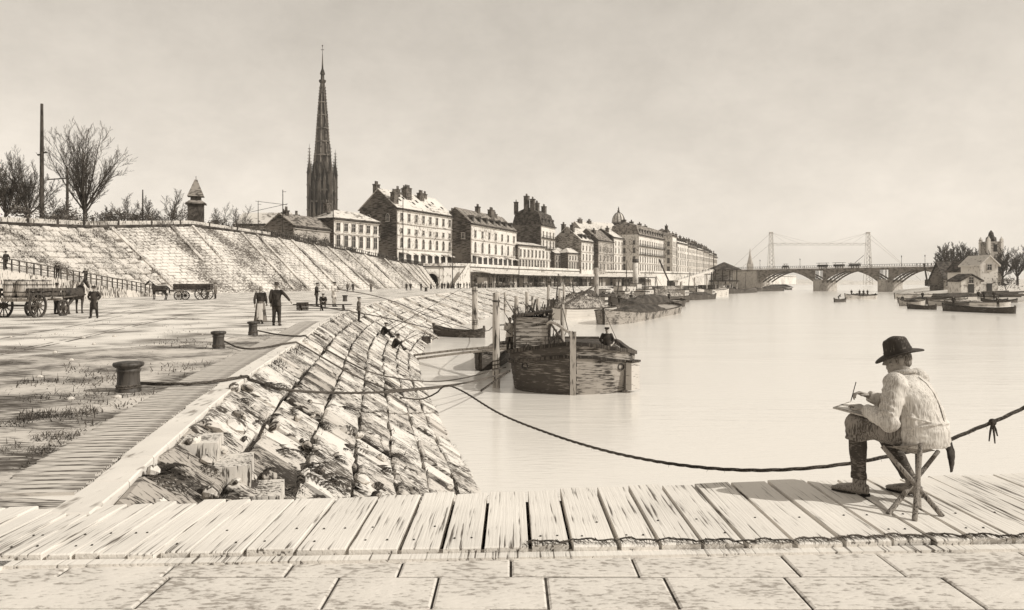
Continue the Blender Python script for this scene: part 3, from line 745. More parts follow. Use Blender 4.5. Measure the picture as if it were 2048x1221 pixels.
house('gabled house with broad brick end and steep pale roof', XD(1163, 352), XD(1195, 372), 7, 21.5, 15, 6.4, 'gable', roofm='roof_pale', side='wall_grey',
      rows=[(1, 5, 1.4, 3, False), (5.4, 5, 1.3, 2.6, False), (10, 5, 1.2, 2.0, False)], courses=[4.8, 9.2], dormers=4, chim=[(1, 5, 2, 1.6, 4, 3), (1, 9.5, 2, 1.6, 4, 3)])
house('low row of white shops with tall narrow openings', XD(1137, 346), XD(1170, 358), 7, 15.5, 6, 2.4, 'hip', roofm='roof_pale', rows=[(.8, 7, 1.1, 3.4, False), (5.2, 6, 1.1, 1.8, False)], courses=[4.7])
house('grey house with steep gable below the dome', XD(1197, 366), XD(1226, 384), 7, 22.5, 13, 5.5, 'gable', wall='wall_grey', roofm='roof_mid', rows=[(1, 4, 1.4, 3, False), (5.4, 4, 1.3, 2.6, False), (10, 4, 1.2, 2.2, False)], courses=[4.8, 9.2], chim=[(4, 4, 2, 1.4, 2.5, 3)])
house('narrow white house just right of the grey gable', XD(1228, 384), XD(1247, 398), 7, 25, 14, 4.5, 'gable', roofm='roof_pale', rows=[(1, 3, 1.4, 3, False), (5.4, 3, 1.3, 2.6, False), (10, 3, 1.2, 2.2, False), (14, 3, 1.1, 1.8, False)], courses=[4.8, 9.2], chim=[(1, 4, 2, 1.4, 3, 3)])
house('big hotel like block with a long arched dark attic roof', XD(1278, 394), XD(1332, 446), 7, 27.0, 16, 7.0, 'mansard', roofm='roof_mid', side='wall', siderows=[(1.2, 3, 1.5, 3.2, False), (5.8, 3, 1.3, 2.6, False), (10.2, 3, 1.3, 2.6, False), (14.6, 3, 1.3, 2.2, False)],
      rows=[(1, 12, 1.5, 3.2, False), (5.6, 12, 1.3, 2.8, False), (10, 12, 1.3, 2.8, False), (14.4, 12, 1.3, 2.6, False)], courses=[4.9, 9.3, 13.8], balcony=[9.5, 14], dormers=11, chim=[(6, 10, 2, 2, 4, 3), (20, 10, 2, 2, 4, 3), (36, 10, 2, 2, 4, 3), (48, 10, 2, 2, 3.5, 3)])
house('white square corner house with low pyramid roof beyond the long block', XD(1345, 440), XD(1353, 456), 7, 29.5, 14, 4.5, 'hip', roofm='roof_mid', side='wall', siderows=[(1, 3, 1.5, 3, False), (6, 3, 1.4, 3, False), (11, 3, 1.4, 3, False), (16, 3, 1.4, 2.6, False)], rows=[(1, 3, 1.5, 3, False), (6, 3, 1.4, 3, False), (11, 3, 1.4, 3, False), (16, 3, 1.4, 2.6, False)], courses=[5, 10, 15], chim=[(3, 4, 1.6, 1.6, 4, 2)])
rnd = random.Random(8)
far = [(1355, 462, 1376, 492, 26.5), (1377, 494, 1393, 520, 25.5), (1394, 522, 1407, 546, 25.0), (1408, 548, 1418, 570, 24.2), (1419, 572, 1427, 592, 23.4), (1428, 594, 1434, 612, 22)]
for i, (p0, d0, p1, d1, ze) in enumerate(far):
    house(['first', 'second', 'third', 'fourth', 'fifth', 'farthest'][i] + ' of the receding quay houses beyond the square corner house', XD(p0, d0), XD(p1, d1), 7, ze, 14, 5, 'mansard' if i % 2 else 'gable', roofm='roof_mid' if i % 2 else 'roof_pale', side='wall_grey',
          rows=[(1, 6, 1.5, 3, False), (5.6, 6, 1.4, 2.8, False), (10.2, 6, 1.4, 2.6, False), (14 if ze < 25 else 14.6, 6, 1.2, 1.8, False)], courses=[4.9, 9.4], dormers=5, chim=[(2, 6, 2, 1.6, 3.5, 3), (14, 6, 2, 1.6, 3, 3), (24, 6, 1.6, 1.4, 3, 2)], group='receding quay houses')
# roofs seen over the front row
house('roof ridge with skylights behind the gabled house', XD(1165, 430), XD(1240, 446), 7, 31.5, 14, 5.5, 'gable', roofm='roof_pale', wall='wall_grey', side='wall_grey', chim=[(3, 6, 2.5, 1.6, 3, 3), (10, 6, 2, 1.6, 2.5, 3)])

# cathedral spire
DS = 480.0; bx = (645 - CX) / F * DS
def SZ(y): return EYE + (HY - y) / F * DS
cath = thing('cathedral_spire', 'very tall openwork gothic spire with pinnacles rising over the town', 'spire', (bx, DS, 7))
z_ = lambda y: SZ(y) - 7
q = 7.2
b = MB(); b.box((0, 0, z_(372) / 2), (q * 1.8, q * 1.8, z_(372)), None, .97); b.build('tower', 'gothic', cath)
b = MB(); b.lathe([(7.3, z_(372)), (6.4, z_(345)), (5.9, z_(325))], (0, 0, 0), 8); b.build('octagon_stage', 'gothic', cath)
prof = [(5.4, 328), (4.3, 290), (3.2, 240), (2.2, 200), (1.35, 168)]
b = MB(); b.lathe([(r * .86, z_(y)) for r, y in prof], (0, 0, 0), 8); sp = b.build('spire_core', 'gothic', cath)
for k in range(8):
    a = 2 * math.pi * k / 8 + .01; b = MB()
    b.tube([(r * math.cos(a), r * math.sin(a), z_(y)) for r, y in prof], [.42, .38, .34, .28, .22], 5)
    for j in range(26):                             # crockets
        y = 326 - j * 6; r = interp([(168, 1.35), (200, 2.2), (240, 3.2), (290, 4.3), (328, 5.4)], y) + .35
        b.ball((r * math.cos(a), r * math.sin(a), z_(y)), (.36, .36, .55), 5, 3)
    b.build('rib', 'gothic_rib', cath)
for y, r in ((312, 5.4), (285, 4.5), (258, 3.9), (232, 3.3), (206, 2.6), (186, 2.0)):
    b = MB(); b.lathe([(r, z_(y) - .3), (r + .35, z_(y)), (r, z_(y) + .4)], (0, 0, 0), 8); b.build('ring', 'gothic_rib', cath)
for k in range(8):                                  # tall openings in the octagon and the tower
    a = 2 * math.pi * (k + .5) / 8; b = MB()
    rot = Matrix.Rotation(a, 3, 'Z'); b.prism([rot @ V(p) for p in ((6.0, -1.1, z_(365)), (6.0, 1.1, z_(365)), (5.6, 1.0, z_(338)), (5.5, 0, z_(330)), (5.6, -1.0, z_(338)))], rot @ V((.75, 0, 0))); b.build('opening', 'arch_dark', cath)
for sx in (-1, 0, 1):
    for (ax, sg) in (('y', -1), ('x', 1)):
        c = V((sx * 4.2, -q * .885, 0)) if ax == 'y' else V((q * .885, sx * 4.2, 0))
        b = MB(); w = V((.85, .06, 0)) if ax == 'y' else V((.06, .85, 0))
        b.box(c + V((0, 0, (z_(428) + z_(385)) / 2)), (1.7 if ax == 'y' else .3, .3 if ax == 'y' else 1.7, z_(385) - z_(428))); b.build('opening', 'arch_dark', cath)
for (x, y, zt, rw) in [(-q * .92, -q * .92, 292, 1.25), (q * .92, -q * .92, 292, 1.25), (-q * .92, q * .92, 300, 1.25), (q * .92, q * .92, 296, 1.25), (0, -q * 1.0, 322, 1.0), (q, 0, 318, 1.0), (-q, 0, 322, 1.0), (q * .45, -q, 335, .8), (-q * .45, -q, 335, .8)]:
    b = MB(); h = z_(345 if zt < 310 else 360)
    b.box((x, y, h / 2), (rw * 2, rw * 2, h)); b.lathe([(rw * 1.25, h), (rw * .5, lerp(h, z_(zt), .35)), (rw * .22, lerp(h, z_(zt), .7)), (.05, z_(zt))], (x, y, 0), 6)
    for j in range(5): b.lathe([(rw * 1.5, h * (.5 + j * .12)), (rw * 1.55, h * (.5 + j * .12) + .5)], (x, y, 0), 6)
    for j in range(7):
        zz = lerp(h, z_(zt), .1 + j * .12)
        for k in range(4): b.ball((x + (rw * 1.1 - j * .13) * math.cos(k * 1.57), y + (rw * 1.1 - j * .13) * math.sin(k * 1.57), zz), .3, 4, 3)
    b.build('pinnacle', 'gothic', cath)
for y in (382, 405):
    b = MB(); b.box((0, 0, z_(y)), (q * 2.05, q * 2.05, 1.0)); b.build('gallery', 'gothic_rib', cath)
b = MB(); b.lathe([(1.3, z_(168)), (2.3, z_(164)), (2.3, z_(161)), (1.2, z_(160)), (1.1, z_(150)), (1.7, z_(149)), (1.2, z_(143)), (.6, z_(138)), (.35, z_(120)), (.2, z_(108))], (0, 0, 0), 8); b.build('lantern', 'gothic', cath)
b = MB(); b.box((0, 0, z_(103)), (.22, .22, z_(93) - z_(112))); b.box((0, 0, z_(100)), (1.9, .22, .35)); b.ball((0, 0, z_(92)), .5, 6, 4); b.build('cross', 'lead', cath)
b = MB(); b.prism([(-7, 8, z_(428)), (7, 8, z_(428)), (0, 8, z_(428) + 7)], (0, 40, 0)); b.box((0, 28, z_(428) / 2), (14, 40, z_(428))); b.build('nave', 'roof_mid', cath)

# dome on its drum
dl = 470.0; dx, _ = XD(1237, dl); zd = EYE + (HY - 458) / F * dl
dome = thing('domed_turret', 'ribbed round dome with finial above the rooftops', 'dome', (dx, dl, 7))
b = MB(); b.box((0, 0, (zd - 7) / 2), (9, 9, zd - 7)); b.build('base', 'wall_grey', dome)
b = MB(); b.lathe([(4.2, zd - 7), (4.2, zd - 4), (4.6, zd - 3.8), (4.6, zd - 3.4)], (0, 0, 0), 16); b.build('drum', 'roof_dark', dome)
b = MB(); b.lathe([(4.0 * math.cos(t), zd - 3.4 + 6.6 * math.sin(t)) for t in [math.pi / 2 * k / 8 * .97 for k in range(9)]], (0, 0, 0), 16); b.build('shell', 'roof_pale', dome, True)
for k in range(10):
    a = 2 * math.pi * k / 10; b = MB(); b.tube([(4.05 * math.cos(t) * math.cos(a), 4.05 * math.cos(t) * math.sin(a), zd - 3.4 + 6.65 * math.sin(t)) for t in [math.pi / 2 * j / 8 for j in range(9)]], .22, 5); b.build('rib', 'roof_dark', dome)
b = MB(); b.lathe([(.7, zd + 3), (.7, zd + 4.4), (.3, zd + 4.8), (.5, zd + 5.4), (.05, zd + 7)], (0, 0, 0), 8); b.build('finial', 'lead', dome)

# road bridge over the river
ba, bb = V((*XD(1437, 472), 0)), V((*XD(1905, 352), 0)); u = bb - ba; Lb = u.length
br = thing('road_bridge', 'low three arched metal road bridge crossing the river', 'bridge', ba, math.atan2(u.y, u.x))
def bx_of(px):                                      # along-bridge coordinate of a photograph column
    k = (px - CX) / F; return (k * ba.y - ba.x) / (u.x / Lb - k * u.y / Lb)
zdk = 9.6
x0, x1, x2, x3 = bx_of(1517), bx_of(1638), bx_of(1768), bx_of(1872)
b = MB(); b.box((Lb / 2, 6, zdk - .7), (Lb + 10, 12.6, 1.0)); b.build('deck', 'bridge', br)
b = MB(); b.box((Lb / 2, -.5, zdk + .25), (Lb + 10, .3, .3)); b.build('kerb', 'trim', br)
for k in range(90):
    if k % 3 == 0:
        pass
b = MB(); b.box((Lb / 2, -.5, zdk + 1.3), (Lb + 10, .16, .16))
for k in range(110): b.box((Lb * (k + .5) / 110, -.5, zdk + .75), (.14, .14, 1.0))
b.build('railing', 'iron', br)
b = MB(); b.box((x0 / 2 - 1, 6, 3.0), (x0 - 1, 12, 12.2)); b.build('abutment', 'bridge_stone', br)
b = MB(); b.box((Lb + 4, 6, 3), (Lb * .12, 12, 12)); b.build('abutment', 'bridge_stone', br)
for xp in (x1, x2):
    b = MB(); b.box((xp, 6, -.5), (4.6, 14, 6.4)); b.box((xp, 6, 2.9), (5.4, 15, .6)); b.lathe([(2.3, -3.6), (2.3, 2.6), (.3, 3.6)], (xp, -1.2, 0), 10); b.build('pier', 'bridge_stone', br)
for (xa, xb) in ((x0, x1 - 2.3), (x1 + 2.3, x2 - 2.3), (x2 + 2.3, x3 + 6)):
    for y in (0, 4, 8, 12):
        b = MB(); n = 18; pts = []
        for k in range(n + 1):
            t = k / n; pts.append(V((lerp(xa, xb, t), y, 1.8 + (zdk - 3.2) * (1 - (2 * t - 1) ** 2))))
        for p, r_ in zip(pts, pts[1:]): b.bar(p, r_, .35, .75)
        b.build('arch_rib', 'bridge', br)
        b = MB()
        for p in pts[1:-1]:
            if zdk - 1.2 - p.z > .6: b.box((p.x, p.y, (p.z + zdk - 1.2) / 2), (.22, .22, zdk - 1.2 - p.z))
        b.build('spandrel_posts', 'bridge', br)
    b = MB()
    b.prism([(xa, -.1, 2.2)] + [(lerp(xa, xb, k / 14), -.1, 2.2 + (zdk - 3.4) * (1 - (2 * k / 14 - 1) ** 2)) for k in range(1, 14)] + [(xb, -.1, 2.2), (xb, -.1, zdk - 1.3), (xa, -.1, zdk - 1.3)], (0, .12, 0)); b.build('spandrel_plate', 'bridge', br)
rnd = random.Random(9)
# carriages crossing the bridge
for k, (px, lab) in enumerate([(1575, 'small cart crossing the left arch of the bridge'), (1650, 'long flat wagon above the first bridge pier'), (1683, 'second flat wagon beside the first on the bridge'), (1715, 'tram with raised pole on the middle bridge arch')]):
    xx = bx_of(px); p = ba + u.normalized() * xx
    t = thing('bridge_wagon', lab, 'wagon', (p.x, p.y + 3, zdk - .2), math.atan2(u.y, u.x), 'traffic on the bridge')
    b = MB(); b.box((0, 0, 1.5), (5.5 if k else 3, 2, 1.1)); b.box((0, 0, 2.9 if k < 3 else 2.4), (6.5 if k else 2, 2.2, .2)); b.build('body', 'iron', t)
    for sx in (-1.4, 1.4):
        for yy in (-1, 1): b = MB(); b.tube([(sx, yy, .55), (sx, yy + .12, .55)], .55, 10); b.build('wheel', 'iron', t)
        b = MB(); b.box((sx * 1.6 if k else sx * .6, 0, 2.3), (.15, .15, 1.4)); b.build('post', 'iron', t)
    if k == 3: b = MB(); b.tube([(0, 0, 2.6), (5, 0, 6.4)], .12, 5); b.build('pole', 'iron', t)
# lamp standards on the bridge
for k, px in enumerate((1520, 1600, 1740, 1803, 1850)):
    xx = bx_of(px); p = ba + u.normalized() * xx
    t = thing('lamp_standard', 'thin lamp standard on the bridge railing, number ' + ['one', 'two', 'three', 'four', 'five'][k] + ' from the left bank', 'lamp', (p.x, p.y, zdk), 0, 'lamps on the bridge')
    b = MB(); b.tube([(0, 0, 0), (0, 0, 4.6)], [.14, .08], 6); b.build('post', 'iron', t); b = MB(); b.lathe([(.15, 4.6), (.3, 5.1), (.1, 5.5)], (0, 0, 0), 6); b.build('lantern', 'iron', t)

# transporter bridge far behind
DT = 990.0
tb = thing('transporter_bridge', 'pale far off transporter bridge with two slender lattice towers and cables', 'bridge', (0, DT, 0))
xl, xr = XD(1542, DT)[0], XD(1736, DT)[0]; zt = EYE + (HY - 466) / F * DT; zb = EYE + (HY - 487) / F * DT
for x in (xl, xr):
    b = MB()
    for sx in (-1, 1):
        for sy in (-1, 1): b.tube([(x + sx * 4.5, sy * 4, -2), (x + sx * 1.6, sy * 1.5, zt)], .30, 4)
    n = 12
    for k in range(n):
        za, zc = zt * k / n, zt * (k + 1) / n; wa, wc = lerp(4.5, 1.6, k / n), lerp(4.5, 1.6, (k + 1) / n)
        b.tube([(x - wa, -3, za), (x + wc, -3, zc)], .26, 4); b.tube([(x + wa, -3, za), (x - wc, -3, zc)], .26, 4)
    b.box((x, 0, zt), (4.2, 4, 1.6)); b.build('tower', 'lattice', tb)
b = MB()
for zz in (zb, zb - 2.4): b.bar((xl, 0, zz), (xr, 0, zz), .5, .4)
n = 24
for k in range(n): b.tube([(lerp(xl, xr, k / n), 0, zb if k % 2 else zb - 2.4), (lerp(xl, xr, (k + 1) / n), 0, zb - 2.4 if k % 2 else zb)], .18, 4)
b.build('gantry', 'lattice', tb)
for (p, r_) in [((xl, 0, zt), (xl - 70, 0, 4)), ((xr, 0, zt), (xr + 70, 0, 4)), ((xl, 0, zb), (xl - 40, 0, 20)), ((xr, 0, zb + 8), (xr + 45, 0, 25))]:
    b = MB(); b.tube([p, r_], .2, 4); b.build('cable', 'cable', tb)
for s0, s1 in ((xl, lerp(xl, xr, .45)), (xr, lerp(xl, xr, .55))):
    for k in range(3):
        b = MB(); b.tube([(s0, 0, zt), (lerp(s0, s1, .35 + .3 * k), 0, zb)], .14, 4); b.build('cable', 'cable', tb)
# small far church spire just left of the transporter tower
sp_ = thing('steeple', 'tiny pale steeple just left of the transporter bridge', 'steeple', (*XD(1500, 900), 0))
b = MB(); b.box((0, 0, 12), (6, 6, 24)); b.build('tower', 'lattice', sp_); b = MB(); b.lathe([(3.5, 24), (1.2, 34), (.1, 43)], (0, 0, 0), 8); b.build('spire', 'lattice', sp_)

# bare trees
def bare_tree(name, label, loc, H, Wd, seed, trunk_h=.16, lean=0, levels=3, r0=None, group=None, up=.5, twig=.03, limbs=9):
    rn = random.Random(seed); tr = MB(); cr = MB(); r0 = r0 or H * .02
    t = thing(name, label, 'tree', loc, 0, group)
    def grow(p, d_, L, r, lv):
        n = 7 if lv == 0 else (5 if lv == 1 else 3); pts = [p]; dd = d_.copy(); dirs = []
        for k in range(n):
            dd = (dd + V((rn.uniform(-1, 1), rn.uniform(-1, 1), rn.uniform(-.6, .6))) * (.10 if lv == 0 else .16) + V((0, 0, .07 * up * 2))).normalized()
            pts.append(pts[-1] + dd * L / n); dirs.append(dd.copy())
        rad = [max(twig * .55, lerp(r, r * .18, k / n)) for k in range(n + 1)]
        (tr if lv == 0 else cr).tube(pts, rad, 6 if lv == 0 else 3, False)
        if lv >= levels: return
        cnt = (13, 8, 5)[lv]
        for k in range(cnt):
            f = .16 + .84 * (k + rn.random() * .8) / cnt; i_ = min(n - 1, int(f * n)); q = pts[i_].lerp(pts[i_ + 1], min(1, f * n - i_)); base = dirs[i_]
            side = Matrix.Rotation(rn.uniform(0, 6.28), 3, base) @ base.orthogonal().normalized(); an = rn.uniform(.35, .75)
            nd = (base * math.cos(an) + side * math.sin(an) + V((0, 0, .15 * up))).normalized()
            grow(q, nd, L * rn.uniform(.26, .46) * (1.15 - .45 * f), max(twig, rad[i_] * .5), lv + 1)
    th = H * trunk_h; top = V((lean * th, 0, th))
    tr.tube([(0, 0, -.3), V((lean * th * .4, 0, th * .5)), top], [r0 * 1.25, r0, r0 * .85], 8)
    for k in range(limbs):
        a = 2 * math.pi * (k + rn.random() * .6) / limbs; sp__ = (rn.uniform(.08, .3) if k % 3 == 0 else rn.uniform(.35, .85)) * Wd
        nd = V((math.cos(a) * math.sin(sp__) + lean * .5, math.sin(a) * math.sin(sp__), math.cos(sp__))).normalized()
        grow(top - V((0, 0, rn.random() * th * .35)), nd, H * (1 - trunk_h) * rn.uniform(.72, .9) * (1 - .18 * (sp__ > .6)), r0 * rn.uniform(.4, .6), 0)
    zmax = max(v[2] for v in cr.v); k = H / zmax
    for m_ in (tr, cr): m_.v = [(a * k, b_ * k, c * k) for a, b_, c in m_.v]
    tr.build('trunk', 'bark', t); cr.build('crown', 'twig', t)
    return t
def on_top(px, back=3.0):                           # a point on the upper road behind the parapet at a photograph column
    best = None
    for i in range(400):
        p = emb_pt(i / 400 * 7.99, 1); q = V((p.x - back, p.y + back * .3, p.z)); e = abs(CX + q.x / q.y * F - px)
        if best is None or e < best[0]: best = (e, q)
    return best[1]
def height_for(p, y): return EYE + (HY - y) / F * p.y - p.z
for (px, yt, back, wd_, seed, nm, lab, lean) in [
        (170, 228, 5, 1.2, 3, 'bare_tree', 'tall bare fan shaped tree, the largest on the upper road', -.02),
        (60, 290, 6, 1.3, 12, 'bare_tree', 'forked bare tree at the left edge behind the tall mast', -.15),
        (8, 300, 8, 1.2, 19, 'bare_tree', 'bare tree cut by the left edge of the picture', .1),
        (255, 385, 6, 1.7, 23, 'low_tree', 'low round bare tree right of the tallest tree', 0),
        (300, 392, 9, 1.6, 31, 'low_tree', 'low spreading bare tree beside the short pole', 0),
        (340, 376, 6, 1.9, 37, 'low_tree', 'low dense bare tree left of the little wooden turret', .05),
        (440, 402, 10, 1.8, 41, 'low_tree', 'low faint bare tree just right of the wooden turret', 0),
        (476, 408, 12, 1.8, 43, 'low_tree', 'small bare tree before the long low roof', 0),
        (215, 410, 4, 1.6, 47, 'low_tree', 'small bushy tree under the tallest tree', .1),
        (110, 385, 8, 1.5, 53, 'low_tree', 'small bare tree between the mast and the tallest tree', 0)]:
    p = on_top(px, back); H = height_for(p, yt)
    bare_tree(nm, lab, p, H, wd_, seed, lean=lean, trunk_h=.2 if H > 9 else .1, up=.5 if wd_ < 1.4 else .25, limbs=14 if H > 9 else 8, twig=.02 if H > 9 else .018)
for k, (px, py, d_, yt) in enumerate([(1890, 560, 300, 484), (1918, 560, 310, 482), (1940, 560, 330, 494), (2005, 560, 300, 492), (2035, 560, 320, 488), (1960, 560, 345, 494)]):
    x_, _ = XD(px, d_); H = EYE + (HY - yt) / F * d_ - .5
    bare_tree('bare_tree', 'bare tree on the right bank, ' + ['leftmost of the row', 'second of the row', 'third, behind the gabled sheds', 'beside the church tower', 'cut by the right edge', 'directly left of the church tower'][k], (x_, d_, .5), H, 1.1, 60 + k, twig=.06, r0=.45, group='trees on the right bank', trunk_h=.25)

# shrubs: leafy clumps of small faces
def shrub(name, label, loc, rx, ry, h, seed, n=700, m='shrub', leaf=.22, group=None, cat='shrub'):
    rn = random.Random(seed); t = thing(name, label, cat, loc, 0, group); f = MB()
    cl = [(rn.uniform(-1, 1) * rx * .75, rn.uniform(-1, 1) * ry * .75, rn.uniform(.25, .8) * h, rn.uniform(.25, .5)) for _ in range(9)]
    for i in range(n):
        cx, cy, cz, s = rn.choice(cl); p = V((cx + rn.gauss(0, rx * s * .6), cy + rn.gauss(0, ry * s * .6), max(.05, cz + rn.gauss(0, h * s * .4))))
        a = V((rn.uniform(-1, 1), rn.uniform(-1, 1), rn.uniform(-.3, 1))).normalized(); b_ = a.orthogonal().normalized(); l_ = leaf * rn.uniform(.5, 1.3)
        f.add([p, p + a * l_ + b_ * l_ * .35, p + a * l_ * 1.9, p + a * l_ - b_ * l_ * .35], [(0, 1, 2, 3)])
    f.build('foliage', m, t); s = MB()
    for k in range(4): s.tube([(0, 0, -.1), (rn.uniform(-.5, .5) * rx, rn.uniform(-.5, .5) * ry, h * .6)], [.06, .02], 4)
    s.build('stem', 'bark', t)
for k, (px, back, w_, h_) in enumerate([(118, 2.5, 2.2, 2.2), (150, 3, 2, 1.8), (245, 2.5, 1.8, 2.0), (285, 3, 1.4, 1.5), (350, 2.2, 2.0, 1.8), (430, 3, 1.6, 1.4), (500, 2.5, 1.8, 1.2), (530, 2.2, 1.6, 1.2), (560, 2.2, 1.8, 1.4), (590, 2.4, 1.8, 1.6), (620, 2.2, 1.8, 1.5), (645, 2.6, 1.6, 1.7), (700, 2.2, 1.2, 1.0), (760, 2.4, 1.6, 1.2), (60, 2.6, 2.2, 1.6), (195, 3, 1.6, 1.4)]):
    shrub('shrub', 'leafy shrub behind the parapet ' + ['right of the tallest pole', 'just left of the tallest tree trunk', 'under the low round tree', 'left of the short thin pole', 'under the dense low tree by the turret', 'just right of the wooden turret', 'left of the thin lamp pole', 'right of the thin lamp pole', 'at the foot of the flag mast', 'right of the flag mast', 'before the dark roofed outbuilding', 'left of the pole at the white house', 'before the small white house', 'at the right end of the small white house', 'left of the tallest pole', 'right of the tallest tree trunk'][k], on_top(px, back), w_ * 1.3, w_, h_ * 1.6, 100 + k, 560, group='shrubs along the upper road')

# ------------------------------------------------------------------ people, horses, carts
def base_pose():
    return dict(pel=(0, 0, .93), chest=(0, .01, 1.27), neck=(0, .01, 1.47), head=(0, .03, 1.61),
                sh=[(-.185, 0, 1.40), (.185, 0, 1.40)], el=[(-.25, -.03, 1.13), (.25, -.03, 1.13)], wr=[(-.25, .06, .90), (.25, .06, .90)],
                hip=[(-.09, 0, .90), (.09, 0, .90)], kn=[(-.10, .03, .50), (.10, .03, .50)], an=[(-.11, 0, .08), (.11, 0, .08)], toe=[(-.13, .17, .03), (.13, .17, .03)])
POSE = {}
p = base_pose(); POSE['stand'] = p
p = base_pose(); p['kn'] = [(-.10, .14, .51), (.09, .0, .48)]; p['an'] = [(-.10, .24, .09), (.10, -.27, .13)]; p['toe'] = [(-.11, .40, .06), (.11, -.13, .03)]; p['el'] = [(-.25, -.13, 1.14), (.25, .04, 1.13)]; p['wr'] = [(-.24, -.12, .90), (.24, .22, .93)]; POSE['walk'] = p
p = base_pose(); p['el'] = [(-.26, .02, 1.15), (.26, .02, 1.15)]; p['wr'] = [(-.12, .27, 1.08), (.12, .27, 1.08)]; p['head'] = (0, .06, 1.60); POSE['hold'] = p
p = base_pose(); p['el'] = [(-.30, -.08, 1.16), (.30, -.08, 1.16)]; p['wr'] = [(-.19, .04, .98), (.19, .04, .98)]; p['kn'] = [(-.13, .03, .5), (.12, .06, .5)]; p['an'] = [(-.16, 0, .08), (.15, .05, .08)]; p['toe'] = [(-.20, .16, .03), (.20, .2, .03)]; POSE['pockets'] = p
p = base_pose(); p['el'] = [(-.25, -.05, 1.14), (.38, .02, 1.20)]; p['wr'] = [(-.24, .05, .90), (.52, .10, 1.0)]; p['an'] = [(-.13, .06, .08), (.13, -.06, .08)]; p['toe'] = [(-.15, .22, .03), (.15, .10, .03)]; POSE['armout'] = p
p = base_pose(); p.update(pel=(0, -.12, .92), chest=(0, .12, 1.18), neck=(0, .25, 1.32), head=(0, .33, 1.42), sh=[(-.18, .2, 1.27), (.18, .2, 1.27)], el=[(-.22, .32, 1.03), (.22, .32, 1.03)], wr=[(-.16, .50, 1.05), (.16, .50, 1.05)], hip=[(-.09, -.12, .9), (.09, -.12, .9)], kn=[(-.1, -.02, .5), (.1, -.02, .5)]); POSE['lean'] = p
p = base_pose(); p.update(pel=(0, -.1, .13), chest=(0, .03, .46), neck=(0, .12, .64), head=(0, .18, .76), sh=[(-.18, .08, .58), (.18, .08, .58)], el=[(-.25, .24, .40), (.25, .24, .40)], wr=[(-.1, .44, .45), (.1, .46, .48)], hip=[(-.09, -.08, .13), (.09, -.08, .13)], kn=[(-.14, .30, .40), (.14, .30, .40)], an=[(-.12, .50, .05), (.12, .52, .05)], toe=[(-.13, .66, .04), (.14, .68, .04)]); POSE['sit'] = p
p = base_pose(); p.update(pel=(0, -.15, .30), chest=(0, .08, .60), neck=(0, .2, .74), head=(0, .28, .85), sh=[(-.18, .15, .68), (.18, .15, .68)], el=[(-.24, .33, .50), (.24, .33, .50)], wr=[(-.08, .46, .42), (.08, .46, .42)], hip=[(-.1, -.12, .30), (.1, -.12, .30)], kn=[(-.2, .24, .48), (.2, .24, .48)], an=[(-.15, .0, .09), (.15, .0, .09)], toe=[(-.18, .17, .03), (.18, .17, .03)]); POSE['crouch'] = p

def hand(mb, wr, el, k=1.0, fr=.010):
    wr, el = V(wr), V(el); t = (wr - el).normalized(); s = t.cross(V((0, 0, 1)))
    s = s.normalized() if s.length > .1 else V((1, 0, 0)); n = s.cross(t)
    mb.loft([(wr, s * .024 * k, n * .018 * k), (wr + t * .05 * k, s * .040 * k, n * .016 * k), (wr + t * .09 * k, s * .042 * k, n * .014 * k)], 8)
    for i, ln in enumerate((.066, .078, .074, .056)):
        b = wr + t * .085 * k + s * (-.030 + .020 * i) * k
        mb.tube([b, b + t * ln * .5 * k - n * .012 * k, b + t * ln * .8 * k - n * .035 * k], [fr, fr * .9, fr * .75], 6)
    b = wr + t * .03 * k + s * .034 * k; mb.tube([b, b + t * .035 * k + s * .028 * k, b + t * .07 * k + s * .022 * k - n * .015 * k], [fr * 1.2, fr, fr * .8], 6)
def torso_rings(P, ex, hem=None):
    pel, ch, nk = V(P['pel']), V(P['chest']), V(P['neck']); s = (V(P['sh'][1]) - V(P['sh'][0])).normalized(); up = (nk - pel).normalized(); f = up.cross(s).normalized()
    R_ = []
    if hem: R_.append((pel - up * hem, s * (.185 + ex), f * (.15 + ex)))
    else: R_.append((pel - up * .09, s * (.12 + ex), f * (.10 + ex)))
    R_ += [(pel, s * (.165 + ex), f * (.125 + ex)), (pel.lerp(ch, .5), s * (.15 + ex), f * (.11 + ex)), (ch, s * (.178 + ex), f * (.125 + ex)), (ch.lerp(nk, .55), s * (.175 + ex), f * (.10 + ex)), (ch.lerp(nk, .85), s * (.10 + ex), f * (.075 + ex * .6)), (nk, s * (.062 + ex * .4), f * (.062 + ex * .4))]
    return R_
def body_mb(P, hd=True, fr=.012):
    m = MB(); m.loft(torso_rings(P, 0)); nk, h = V(P['neck']), V(P['head'])
    m.tube([nk - V((0, 0, .05)), h - V((0, 0, .04))], [.062, .055], 10)
    m.ball(h, (.076, .096, .118), 12, 9); m.ball(h + V((0, .07, -.055)), (.045, .04, .045)); m.ball(h + V((0, .1, -.008)), (.014, .022, .026), 6, 4)
    for sx in (-1, 1): m.ball(h + V((sx * .077, -.005, -.005)), (.012, .022, .032), 6, 4)
    for i in (0, 1):
        m.tube([P['sh'][i], P['el'][i], P['wr'][i]], [.055, .043, .028], 9); m.ball(P['sh'][i], .06, 8, 6)
        hand(m, P['wr'][i], P['el'][i], 1.0, fr)
        m.tube([P['hip'][i], P['kn'][i], P['an'][i]], [.088, .058, .042], 9); m.ball(P['kn'][i], .058, 8, 6)
        a, t = V(P['an'][i]), V(P['toe'][i]); m.tube([a - (t - a) * .25 - V((0, 0, .03)), a.lerp(t, .5) - V((0, 0, .012)), t], [.045, .046, .034], 8)
    return m
